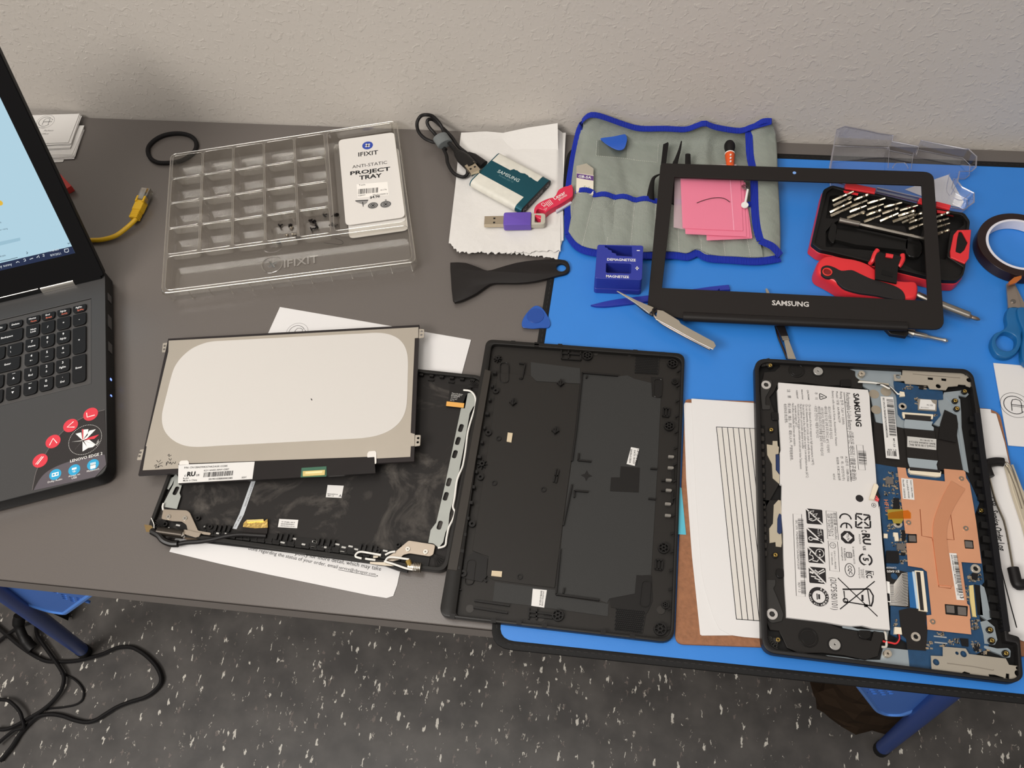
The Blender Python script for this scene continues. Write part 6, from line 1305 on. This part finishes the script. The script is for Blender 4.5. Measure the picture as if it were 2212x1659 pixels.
for q, r in (('978 195', .0048), ('986 288', .0046)):
    p = T('R', q, zt)[0]; m.strip([p + V((r * math.cos(a), r * sn(a), 0)) for a in [k / 14 * math.pi for k in range(15)]], .0013, zt)
m.strip(T('R', '988 240 990 290', zt), .0012, zt)
p = T('R', '1000 382', zt)[0]; m.prism([], 0, 0) if False else m.flat(circ(p, .0062, 8, a0=.39), zt); m.prism([V((p.x, p.y, 0)), V((p.x + 1e-4, p.y, 0)), V((p.x, p.y + 1e-4, 0))], zt, wz); o4 = circ(p, .0042, 4); m.flat(o4, wz, 1); m.text('TUV', (p.x - .0008, p.y), wz + .00005, .0030, -1.5, 0, 'C', None, .02)
p = ring('R', '1023 718', .0040, .0006, .0058); m.text('CQC', (p.x - .0012, p.y), zt, .0042, -1.5, 0, 'C', .0078, .02)
m.strip(rnd(T('R', '985 535 1038 540 1045 590 990 588', zt), .001), .0006, zt, 0, True); bt('88', 'R', '1000 545 1006 582')
bt('IS 16046/IEC 62133', 'R', '1048 478 1062 652', None, .01); bt('R-41083079', 'R', '958 495 965 618', None, .01); bt('www.bis.gov.in', 'R', '932 480 942 620', None, .01)
for q in ('1085 140 1150 145', '1160 150 1225 158', '1085 280 1085 215', '1232 285 1232 215', '1085 145 1085 205', '1225 160 1225 210', '1090 280 1150 285', '1170 285 1230 285'): m.strip(T('R', q, zt), .0015, zt)
for q in ('1100 165 1150 205', '1215 170 1170 210', '1100 262 1150 225', '1215 265 1170 225'): m.strip(T('R', q, zt), .0015, zt)
bt('C', 'R', '1140 308 1143 328', .0062, .04); bt('US', 'R', '1155 472 1160 515', None, .04); bt('RU', 'R', '1150 340 1162 455', .0088, .05); bt('MH29624', 'R', '1110 350 1120 450')
p = ring('R', '1185 610', .0050, .0015); m.text('5', (p.x - .0020, p.y), zt, .0062, -1.5, 0, 'C', None, .05); ws('1160 545 1210 560', .0016); ws('1170 680 1215 665', .0016)
bt('KC', 'R', '1182 735 1195 800', .0070, .03); m.strip(T('R', '1182 725 1265 735 1262 770', zt), .0007, zt); bt('Samsung SDI', 'R', '1155 705 1162 800'); bt('\uc0bc\uc131\uc804\uc790', 'R', '1132 710 1138 795'); bt('Seriesong Ltd', 'R', '1110 690 1117 800')
for q in ('900 798 1306 1192', '1278 832 922 1118'): m.strip(T('R', q, zt), .0009, zt)
m.strip(T('R', '948 915 1222 912', zt), .0014, zt); m.strip(T('R', '962 930 972 1040 1245 1085', zt), .0011, zt); m.strip(T('R', '1222 912 1262 980 1258 1040 1240 1090', zt), .0013, zt); m.strip(T('R', '1205 920 1228 1075', zt), .0009, zt); p = ring('R', '978 1030', .0018, .0010)
m.flat(T('R', '1140 970 1162 972 1165 1035 1142 1035', zt), zt); m.flat(rect(*T('R', '1187 1082', zt)[0][:2], .003, .0025), zt)
m.build('battery_printing', [mat('battery_ink', (46, 42, 44), .6), MATS['battery_white']], bo)
m = MB(); poly(m, 'P', '1262 1545 1312 1385 1345 1395 1358 1420 1310 1555', zb + .001, zb + .0042, 0, bev=.0004); bc = m.build('battery_plug', cw, bo)
m = MB()
for k in range(6): a, b = T('P', f'{1318 - 0 * k + 4 * k} {1500 - 22 * k + 60} {1355 + 2 * k} {1575 - 8 * k}', .0185); m.tube([a, b], .0007, 6, 0 if k < 3 else 1)
m.build('battery_wires', [mat('red_wire'), mat('black_wire')], bo)
# ================================================================ clipboard, papers, kit, right side things
hbm = mat('hardboard', (138, 92, 62), .7, bump=.0004, bs=350, var=.14, vs=260, detail=6)
hbm.node_tree
CB = T('Z', '1452 838 2148 884 2240 1135 2250 1425 1448 1398', .006)
clip = thing('clipboard', 'brown hardboard clipboard with sheets and a wire clip, under the opened laptop base', 'clipboard', (.25, .3, .0032))
cbx = [T('Z', '1458 870 2146 888', .006), ]
P_ = T('Z', '1480 862', .006) + T('Z', '2135 882 2160 893 2200 1080', .006) + T('Z', '2290 1420', .006) + T('Z', '1458 1391', .006)
m = MB(); m.prism(rnd(P_, [.004, .006, .006, .01, .01, .008]), .0031, .0060, 0, bev=.0003); m.build('board', hbm, clip)
wire = mat('clip_wire', (178, 170, 156), .25, 1)
m = MB(); m.tube(cr(T('U', '365 1400 400 1415 420 1450 445 1520 490 1659', [.012, .014, .013, .012, .012]), 4), .0010, 8); m.tube(cr(T('Q', '1155 1225 1200 1400 1240 1520 1300 1659', .011) + T('S', '1145 120 1175 250 1225 540', .011), 5), .0010, 8); m.tube(cr(T('U', '385 1420 410 1480 440 1560 470 1659', .012), 4), .0008, 8)
m.build('wire_spring', wire, clip)
part('clip_plate', mat('clip_plate_metal', (196, 186, 166), .38, .4), clip, 'Z', '2173 1004 2190 1002 2218 1075 2272 1290 2252 1292 2210 1130 2187 1060', .0085, .0125, bev=.002)
rub = mat('clip_rubber', (28, 25, 26), .5)
m = MB(); m.tube(cr(T('Q', '1300 1065 1240 1060 1170 1070 1130 1090 1128 1130 1155 1205 1165 1225', .0125), 4), .0042, 12); m.build('rubber_end', rub, clip)
m = MB(); m.tube(cr(T('S', '1225 540 1240 600 1255 660 1275 695 1330 690 1400 700', .0125), 4), .0046, 12); m.build('rubber_end', rub, clip)
# sheets on the clipboard
gpp = 'sheets of paper held on the clipboard'
def pap(c, s, z0, z1, lab, extra=None, grp=None, mats=None, smooth=0, r=0):
    m = MB(); poly(m, c, s, z0, z1, 0, r=r, smooth=smooth)
    if extra: extra(m)
    return tag(m.build('paper_sheet', mats or [paper, ink, mat('table_shade', (206, 202, 196), .75), inkg]), lab, 'paper', grp)
def grid(m):
    z = .0078
    for k in range(8): m.strip(T('K', f'{255 + 28.3 * k} {338 + .9 * k} {357 + 29.5 * k} {1320 + 3 * k}', z), .0006, z, 1)
    for k in range(7): m.flat(T('K', f'{258 + 28.3 * k} {340 + .9 * k} {281 + 28.3 * k} {341 + .9 * k} {384 + 29.5 * k} {1320 + 3 * k} {360 + 29.5 * k} {1318 + 3 * k}', z), .00779, 2)
    m.strip(T('K', '253 337 470 345', z), .0006, z, 1); m.strip(T('K', '356 1320 500 1330', z), .0006, z, 1)
pap('K', '88 225 92 214 480 240 560 1400 172 1400 166 1340 130 1000 100 600', .0061, .0066, 'undermost sheet of the clipboard stack, its edge furthest left', None, gpp)
pap('K', '96 212 130 214 560 235 600 1402 178 1404 165 1200 150 1100', .0067, .0070, 'sheet between the lowest and the table sheet on the clipboard', None, gpp)
pap('K', '127 192 560 222 640 1430 400 1412 330 1402 270 1370 240 1310 200 1180 180 1085 150 700', .0073, .0077, 'uppermost clipboard sheet with ruled table columns and curled front corner', grid, gpp)
def tlog(m):
    z = .0079
    m.tline('CFP - Service Order Log', T('J', '1168 712 1222 975', z), z, 1, .0085, .02)
    m.strip(T('S', '1080 395 1130 600 1195 850 1260 1088', z), .0010, z, 1); m.strip(T('S', '1075 385 1110 600 1150 850 1195 1090', z), .0006, z, 1)
pap('Z', '2100 883 2152 894 2170 955 2182 1010 2235 1100 2300 1420 2160 1365 2120 1000', .0073, .0077, 'white sheet with service log title under the wire clip of the clipboard', tlog, gpp)
pap('Z', '2110 882 2140 884 2160 1010 2100 1010', .0066, .0071, 'second sheet under the wire clip, its corner stepped beyond the top one', None, gpp)
sticky = part('sticky_note', mat('cyan_note', (82, 172, 192), .6), None, 'Z', '1468 1052 1472 1054 1482 1155 1465 1154', .0061, .0064); tag(sticky, 'cyan sticky note on the hardboard, peeking out beside the black bottom cover', 'note')
def lg(m): cflogo(m, centre('Z', '2193 875', .0042), .0134, .0042, 1, -.08, .0007)
x = pap('Z', '2146 784 2330 800 2345 975 2178 962', .0032, .0040, 'white sheet with circular letter logo, cut off beyond the scissors', lg)
pap('Z', '1955 409 2049 377 2082 436 2075 448 2035 440', .0032, .0036, 'small white paper piece under the clear hinged lid')
# ---------------------------------------------------------------- driver bit kit
kit = thing('bit_case', 'red and black plastic driver bit case with clear hinged lid swung open', 'case', (*T('Z', '1930 500', .003)[0][:2], .0031))
kb = mat('kit_black', (30, 28, 27), .4, bump=.00003, bs=900); kr = mat('kit_red', (214, 44, 50), .4); kd = mat('kit_recess', (20, 19, 19), .45)
hk = .0205
KO = T('G2', '75 790 215 160 320 108 480 150 850 205 1560 385 1900 440 1968 540 1955 640 1910 1100 1885 1190 1815 1250 1640 1245 1100 1110 800 1030 300 905 170 880 80 810', hk)
KO = rnd(KO, .003); KB = inset([V((p.x, p.y, 0)) for p in (KO if area(KO) > 0 else KO[::-1])], -.0010)
rec = [rnd(T('G2', s, hk), .0015) for s in ('250 485 300 215 520 195 1340 330 1420 600 1390 700 1220 660 1200 580 1010 570 800 530 690 560 600 530 440 490', '1460 360 1760 420 1900 470 1910 560 1740 700 1690 980 1480 960 1440 700')] 
trough = rnd(T('G2', '250 830 250 640 330 550 420 500 520 520 1180 690 1430 750 1450 1160 1400 1150 900 880 330 830', hk), .002)
m = MB(); m.prism(KO, .0146, .0175, 0, holes=[rec[0], rec[1], trough]); m.prism(KO, .0174, hk, 0, holes=[rnd(T('G2', '110 800 255 190 330 140 500 190 860 240 1560 410 1870 465 1935 550 1920 640 1730 650 1690 960 1890 1090 1860 1170 1810 1210 1640 1205 1100 1080 300 880 180 850', hk), .002)], bev=.0008)
m.build('tray_insert', kb, kit)
KI = inset([V((p.x, p.y, 0)) for p in (KO if area(KO) > 0 else KO[::-1])], .0024)
m = MB(); m.prism(KB, .0034, .0125, 0); m.prism(KB, .0124, .0150, 0, holes=[KI], bev=.0008); m.build('lower_shell', kr, kit)
m = MB(); m.prism(KI, .0126, .0147, 0, holes=rec + [trough]); m.build('insert_liner', kb, kit)
m = MB()
for r_ in rec + [trough]: m.prism(r_, .0130, .0132, 0)
m.build('recess_floor', kd, kit)
m = MB(); a, b = T('G2', '350 720 1200 850', .0135); m.spin(a, b, [(0, .009), (.3, .0125), (.6, .011), (1, .0085)], 20); 
m.v = [V((v.x, v.y, min(.0182, max(.0130, v.z)))) for v in m.v]
m.build('handle_trough', mat('kit_gloss', (30, 29, 28), .22), kit)
for s in ('310 560 350 560 380 600 380 680 340 800 290 770 270 700', '1200 760 1260 730 1360 760 1400 850 1360 960 1240 960 1190 880'):
    m = MB(); poly(m, 'G2', s, .0130, .0182, 0, bev=.0016, smooth=2); m.build('moulded_boss', MATS['kit_gloss'], kit)
part('carry_handle', kr, kit, 'G2', '1730 900 1770 700 1815 645 1980 640 1952 985 1905 1045 1735 970', .0045, .0220, bev=.001, holes=[rnd(T('G2', '1835 665 1870 660 1940 790 1900 880 1850 925 1795 905 1815 750', .0220), .001)])
kl = part('latch', kb, kit, 'G2', '835 960 860 910 960 930 970 975 1040 985 1050 930 1150 965 1112 1060 1090 1278 835 1225', .0240, .0264, bev=.0006)
part('latch_slot', kd, kl, 'G2', '918 1120 1055 1160 1040 1208 905 1175', .0264, .0267)
m = MB(); m.tube(cr(T('G2', '862 885 830 930 800 1010 770 1050', [.0255, .0245, .022, .018]), 4), .0024, 8); m.tube(cr(T('G2', '1158 940 1160 1000 1130 1060 1112 1080', [.0255, .025, .024, .023]), 4), .0024, 8); m.tube(T('G2', '955 950 1040 965', .0265), .0026, 8); m.build('latch_pivot', kr, kit)
for s in ('480 85 505 72 845 145 830 205 475 145', '1565 300 1740 345 1725 400 1560 360', '1360 265 1395 260 1400 330 1350 320'): part('hinge_knuckle', kr, kit, 'G2', s, .0150, .0225, bev=.0012)
for s in ('455 170 635 205 625 230 460 195', '1570 405 1720 430 1715 450 1575 440'): part('hinge_rest', kr, kit, 'G2', s, .0205, .0212, bev=.0003)
kc = clear_mat('kit_clear', (246, 247, 252), .04, .45, .06); kcr = clear_mat('kit_clear_edge', (225, 225, 235), .3, .85, .2)
m = MB()
RIM = TW('G', '325 395 380 105 440 82 600 112 700 135 810 150 800 195 1000 235 1020 188 1190 222 1350 252 1385 255 1445 312 1440 395 1405 425 1315 425 1300 500 1335 545 1425 590 1425 660 1350 715 1230 695 680 575 430 525 330 490', .0180, .752)
FLR = [p.copy() for p in inset([V((p.x, p.y, 0)) for p in RIM], -.0035 if area(RIM) < 0 else .0035)]
cxy = sum(RIM, V()) / len(RIM); FLR = [V((cxy.x + (p.x - cxy.x) * .965, cxy.y + (p.y - cxy.y) * .95, 0)) for p in RIM]
n = len(RIM); zf_ = .0052
vs = [V((p.x, p.y, p.z)) for p in RIM] + [V((p.x, p.y, zf_)) for p in FLR]; fs = [(i, (i + 1) % n, n + (i + 1) % n, n + i) for i in range(n)]
tr_ = geometry.tessellate_polygon([FLR]); m.add(vs, fs + [tuple(n + i for i in t) for t in tr_]); kl2 = m.build('clear_lid', kc, kit, ang=.2)
m = MB(); m.tube([V(p) for p in RIM], .0008, 6, closed=True); m.tube([V((p.x, p.y, zf_ + .0005)) for p in FLR], .0005, 6, closed=True)
for s in ('780 250 770 400', '965 285 945 410', '1240 440 1215 560 1240 610', '1300 500 1250 600', '1265 620 1330 645 1400 590', '1325 375 1420 385', '810 150 765 260', '1020 190 985 300'): m.tube(cr(T('G', s, .0120), 3), .0004, 5)
m.tube(rnd(T('G', '800 400 830 360 900 358 928 405', .0120), .002), .0005, 5)
m.build('lid_edges', kcr, kl2)
m = MB(); m.tube(T('G2', '845 170 1365 290', .0185), .0034, 10); m.build('lid_hinge_bar', kcr, kl2)
# driver bits: each one stands in the case
bitm = mat('bit_steel', (196, 186, 166), .28, 1)
BITS = '320 300 575 185;330 360 560 245;290 435 550 310;300 480 535 375;580 290 760 220;540 370 740 290;530 430 730 355;500 505 715 425;740 330 955 268;740 400 935 335;730 470 915 405;700 550 900 475;940 375 1155 320;920 450 1118 382;890 540 1110 445;1130 410 1345 350;1110 480 1315 415;1040 550 1300 455;1160 560 1300 495;1240 490 1405 440;1240 560 1410 500;1240 635 1412 572;1540 500 1725 432;1540 560 1712 508;1560 620 1728 565;1570 700 1722 640'.split(';')
ordn = ['nearest the case corner', 'second', 'third', 'fourth']
for i, s in enumerate(BITS):
    a, b = [float(v) for v in s.split()][:2], [float(v) for v in s.split()][2:]
    p = T('G2', a, .0145)[0]; q = T('G2', b, .0245)[0]; L_ = (q - p).length; d = (q - p).normalized(); m = MB()
    kind = (i * 7) % 3
    m.spin(p, q, [(0, .0018), (.0120, .0020), (.42, .0020), (.46, .0015), (.6, .0013), (.66, .0017), (.70, .0011)] + {0: [(.85, .0012), (1, .0009)], 1: [(.8, .0020), (.93, .0017), (1, .0003)], 2: [(.9, .0012), (1, .0012)]}[kind], 8 if i % 2 else 6)
    where = ('clear-lid side of the case, left end' if i < 4 else 'second slanted column of the case' if i < 8 else 'third slanted column of the case' if i < 12 else 'fourth slanted column of the case' if i < 15 else 'fifth slanted column, near the middle of the case' if i < 19 else 'sixth column, partly behind the bezel side bar' if i < 22 else 'right end column beyond the bezel side bar')
    k = i - (0 if i < 4 else 4 if i < 8 else 8 if i < 12 else 12 if i < 15 else 15 if i < 19 else 19 if i < 22 else 22)
    pos = ('farthest', 'second farthest', 'third farthest', 'nearest')[min(k, 3)]
    tag(m.build('driver_bit', bitm), f'steel driver bit, {pos} in the {where}', 'driver bit', 'driver bits standing in the bit case')
ext = thing('bit_extension', 'silver socket extension rod lying across the black bit case', 'tool', T('G2', '640 580', .0180)[0][:])
a, b, c_, d_ = T('G2', '400 530 645 580 760 610 1425 755', .0235)
m = MB(); m.spin(a, b, [(0, .0028), (.0220, .0031), (.97, .0031), (1, .0028)], 20); m.build('socket', mat('satin_steel', (170, 164, 156), .32, 1), ext); m = MB(); m.spin(b, d_, [(0, .0020), (.1, .0020), (.12, .0022), (.3, .0022), (.9, .0021), (1, .0018)], 6); m.build('hex_rod', mat('satin_dark', (140, 134, 126), .35, 1), ext)
# big screwdriver
sdv = thing('screwdriver', 'red and black handled screwdriver lying in front of the bit case', 'screwdriver', T('G2', '700 1250', .006)[0][:])
HO = cr(T('G2', '122 1110 150 1020 215 968 310 955 440 978 600 1005 740 1055 850 1130 1000 1225 1150 1258 1290 1262 1342 1310 1345 1400 1310 1475 1180 1492 1040 1475 850 1442 640 1415 490 1385 380 1310 250 1235 150 1180', .020), 3, True)
m = MB(); m.prism(HO, .0035, .0225, 0, bev=.0070, bn=6); m.build('handle', kr, sdv)
p = T('G2', '262 1142', .024)[0]
m = MB(); m.prism(cr(T('G2', '185 1125 200 1085 260 1066 345 1090 430 1130 550 1122 650 1165 780 1225 900 1258 1050 1305 1150 1362 1190 1430 1175 1478 1050 1468 850 1425 640 1395 480 1350 410 1300 340 1228 250 1215 195 1175', .0232), 3, True), .0205, .0234, 0, holes=[circ(p, .0050, 20)], bev=.001); m.build('soft_grip', mat('grip_rubber', (46, 42, 42), .6), sdv)
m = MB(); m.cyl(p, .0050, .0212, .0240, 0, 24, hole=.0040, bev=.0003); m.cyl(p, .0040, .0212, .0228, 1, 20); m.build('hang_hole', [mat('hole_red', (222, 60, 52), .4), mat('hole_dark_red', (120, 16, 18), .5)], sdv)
a, b = T('Z', '1980 637 2036 661', .0135); c_, d_, e_ = T('Z', '2040 662 2093 683 2117 691', .0125)
m = MB(); m.spin(a, b, [(0, .0038), (1, .0038)], 16); m.spin(a.lerp(b, .8), d_, [(0, .0045), (.96, .0045), (1, .0041)], 20); m.build('shaft', MATS['satin_steel'], sdv); m = MB(); m.spin(d_, e_, [(0, .0026), (.15, .0026), (.25, .0019), (.5, .0022), (.8, .0018), (1, .0005)], 8); m.build('tip', mat('tip_steel', (150, 132, 118), .35, 1), sdv)
# precision driver shaft under the bezel
ps = thing('slim_screwdriver', 'slim pale metal driver poking out from under the bezel hinge cover', 'screwdriver', T('Z', '1975 722', .006)[0][:])
a, b, c_, d_, e_ = T('Y', '1640 440 1715 465 1750 475 1930 515 1968 522', .0075)
m = MB(); m.spin(a, c_, [(0, .0032), (.7, .0034), (1, .0042)], 14); m.build('collar', steel, ps); m = MB(); m.spin(c_, e_, [(0, .0029), (.35, .0029), (.42, .0018), (.85, .0018), (.92, .0024), (1, .0010)], 12); m.build('blade', mat('pale_metal', (196, 190, 182), .3, .9), ps)
# tweezers
sil = mat('satin_silver', (190, 182, 168), .33, .8)
tw = thing('cross_lock_tweezers', 'silver cross-lock tweezers lying across the bezel corner and the magnetizer front', 'tweezers', T('Z', '1440 690', .012)[0][:])
m = MB(); poly(m, 'M', '1300 335 1312 336 1450 405 1572 456 1560 478 1540 500 1440 425', .0185, .0198, 0, bev=.0003); poly(m, 'M', '1600 474 1640 480 1758 552 1772 575 1860 625 2015 708 2030 738 2010 765 1900 712 1700 600 1588 542', .0185, .0198, 0, bev=.0003)
m.build('upper_arm', sil, tw)
m = MB(); a = T('M', '1310 338 1420 410 1520 485 1560 510 1600 470', [.0160, .0160, .0162, .0168, .0180]); m.tube(a, [.0006, .0012, .002, .0022, .0018], 6); a = T('M', '1560 470 1580 520 1640 575 1800 665 1990 762', [.0185, .0170, .0150, .0140, .0172]); m.tube(cr(a, 3), .0016, 6); m.build('lower_arm', mat('dark_chrome', (70, 64, 60), .25, .9), tw)
t2 = thing('flat_tweezers', 'steel tweezers running from under the bezel to the opened laptop base', 'tweezers', T('Z', '1695 740', .006)[0][:])
m = MB(); poly(m, 'Y', '925 515 955 512 1002 636 950 634', .0085, .0098, 0, bev=.0003); poly(m, 'Y', '870 418 928 420 962 515 918 520', .0085, .0098, 1, bev=.0003); poly(m, 'Y', '806 190 815 184 826 200 832 215 930 425 870 418', .0060, .0075, 0)
for k in range(7): m.strip(T('Y', f'{908 + 1.5 * k} {492 + 4 * k} {950 + 1.5 * k} {490 + 4 * k}', .0099), .0005, .00995, 0)
m.build('arm', [sil, mat('grip_black', (34, 31, 32), .3, .4)], t2)
m = MB(); m.tube(cr(T('Y', '870 425 890 500 915 560 945 634', .005), 3), .0012, 6); m.build('lower_arm', MATS['dark_chrome'], t2)
# tape roll
tp1 = thing('tape_roll', 'roll of dark amber tape on a white core lying at the right edge', 'tape', (*T('Z', '2195 540', .003)[0][:2], .0031))
ht = .0155; c0 = T('Z', '2196 530', ht)[0]
cen = T('U', '262 230 480 50 480 395', ht); 
def circ3(a, b, c):
    ax, ay, bx, by, cx, cy = a.x, a.y, b.x, b.y, c.x, c.y; d = 2 * (ax * (by - cy) + bx * (cy - ay) + cx * (ay - by))
    ux = ((ax * ax + ay * ay) * (by - cy) + (bx * bx + by * by) * (cy - ay) + (cx * cx + cy * cy) * (ay - by)) / d; uy = ((ax * ax + ay * ay) * (cx - bx) + (bx * bx + by * by) * (ax - cx) + (cx * cx + cy * cy) * (bx - ax)) / d
    c = V((ux, uy, 0)); return c, (c - V((ax, ay, 0))).length
co, Ro = circ3(*T('U', '235 190 300 95 360 370', ht)); ci, Ri = circ3(*T('U', '280 200 330 105 400 330', ht))
co, Ro = circ3(*T('U', '232 210 420 52 420 382', ht)); Ri = Ro * .80
m = MB(); m.cyl(co, Ro, .0033, ht, 0, 64, hole=Ri, bev=.0004); m.build('tape_winding', mat('amber_dark', (48, 28, 26), .22, coat=.3), tp1)
m = MB(); m.cyl(co, Ri, .0033, ht + .0004, 0, 64, hole=Ri - .0026, bev=.0004); m.build('core', mat('core_white', (214, 212, 220), .5), tp1)
part('tape_end', mat('amber_film_end', (168, 92, 36), .3), tp1, 'U', '400 425 430 400 470 390 470 405 440 430 405 440', .0140, .0165)
# scissors
scb = thing('scissors', 'scissors with large blue plastic handles at the right edge below the tape roll', 'scissors', T('Z', '2190 690', .004)[0][:])
blu = mat('scissor_blue', (20, 92, 146), .35)
P_ = T('Z', '2182 664 2192 664', .008)
m = MB(); O_ = cr(T('U', '400 565 440 560 475 575 500 620 470 700 470 760 440 815 390 835 335 820 305 765 320 710 360 690 390 660 385 610', .0095), 4, True); H_ = cr(T('U', '335 735 370 700 410 705 440 730 435 775 400 800 355 790 335 765', .0095), 4, True)
m.prism(O_, .0033, .0100, 0, holes=[H_], bev=.0022, bn=4); m.build('handle', blu, scb)
m = MB(); O_ = cr(T('U', '450 565 520 575 560 620 560 700 600 760 590 850 520 880 475 850 470 780 478 700 450 620', .0120), 4, True); H_ = cr(T('U', '495 765 550 770 570 820 530 850 495 835', .012), 4, True); m.prism(O_, .0060, .0130, 0, holes=[H_], bev=.0022, bn=4); m.build('handle', blu, scb)
m = MB(); poly(m, 'U', '388 435 425 425 445 480 468 565 398 565', .0080, .0100, 0, bev=.0002); m.build('blade', mat('scissor_steel', (168, 156, 146), .35, .8), scb); m = MB(); poly(m, 'U', '395 440 430 430 500 570 450 570', .0060, .0078, 0); m.build('blade', MATS['scissor_steel'], scb)
p = T('U', '425 530', .0104)[0]; m = MB(); m.cyl(p, .0024, .0098, .0110, 0, 18, bev=.0005); m.build('pivot_screw', mat('pivot_steel', (140, 134, 128), .3, .9), scb)
# ================================================================ things on the floor
fz = -.740
blkc = mat('floor_cable', (30, 28, 29), .35)
def fc(s, h, r, lab, nm='power_cable'):
    m = MB(); m.tube(cr(T('N', s, h), 6), r, 8); tag(m.build(nm, blkc), lab, 'cable')
fc('-60 420 60 520 180 620 300 700 400 745 520 750 640 745 760 720 880 685 980 640 1060 625 1140 632 1240 690 1330 780 1375 870 1370 940 1310 1010 1230 1060 1100 1100 1000 1140 900 1200 820 1250 740 1268 640 1250 540 1215 440 1200 340 1215 260 1270 170 1370 100 1480 0 1600', fz + .006, .0037, 'long black cable making the big loop on the floor at the left')
fc('310 450 320 520 370 600 440 700 510 800 545 870 540 950 500 1030 430 1110 340 1180 250 1230 130 1300 40 1330 -40 1325', fz + .010, .0034, 'black cable curving down beside the blue leg and crossing the big loop')
fc('520 850 600 880 660 920 700 970 716 1020 700 1080 640 1120 540 1140 440 1150 360 1160', fz + .003, .0018, 'thin black cord making the small inner loop on the floor')
fc('-40 1075 60 1080 120 1120 170 1180 190 1240 200 1310 120 1340 40 1400 -40 1470', fz + .014, .003, 'black cable arc on the floor at the lower left corner')
fc('-40 600 60 520 150 460 250 420 360 410 420 430', fz + .006, .003, 'black cable crossing behind the blue leg at the left')
m = MB(); m.tube(cr(T('N', '170 355 160 430 190 520 240 600 280 640', [fz + .05, fz + .04, fz + .03, fz + .02, fz + .015]), 4), [.010] * 5 + [.008] * 5 + [.010] * 7, 12); tag(m.build('power_plug', mat('plug_black', (22, 20, 20), .5)), 'thick black cable plug standing left of the blue table leg', 'plug')
m = MB(); poly(m, 'N', '390 140 510 150 470 260 455 340 365 290', fz + .01, fz + .06, 0, bev=.004); poly(m, 'N', '225 130 390 140 365 290 300 220', fz + .002, fz + .02, 0) if False else None
tag(m.build('floor_box', mat('box_black', (18, 17, 17), .6)), 'black box under the table between the blue leg and gusset plate', 'box')
# crumpled paper bag
m = MB(); rg = random.Random(8); c0 = T('O', '420 560', fz)[0]; vs = []; nA, nB = 22, 9
for j in range(nB):
    t = j / (nB - 1)
    for i in range(nA):
        a = i / nA * 2 * math.pi; r = (.075 - .03 * t * t) * (1 + rg.uniform(-.10, .10)) * (1 if j < nB - 1 else .55); vs.append(V((c0.x + r * 1.1 * math.cos(a) , c0.y + .04 + r * .85 * sn(a) , fz + .002 + .13 * t + rg.uniform(-.006, .006) * (j > 0))))
fs = [(j * nA + i, j * nA + (i + 1) % nA, (j + 1) * nA + (i + 1) % nA, (j + 1) * nA + i) for j in range(nB - 1) for i in range(nA)] + [tuple(range(nA))[::-1], tuple(range((nB - 1) * nA, nB * nA))]
m.add(vs, fs); tag(m.build('paper_bag', mat('brown_paper', (58, 44, 32), .85, spec=.2), smooth=False), 'crumpled brown paper bag on the floor behind the right table leg', 'bag')
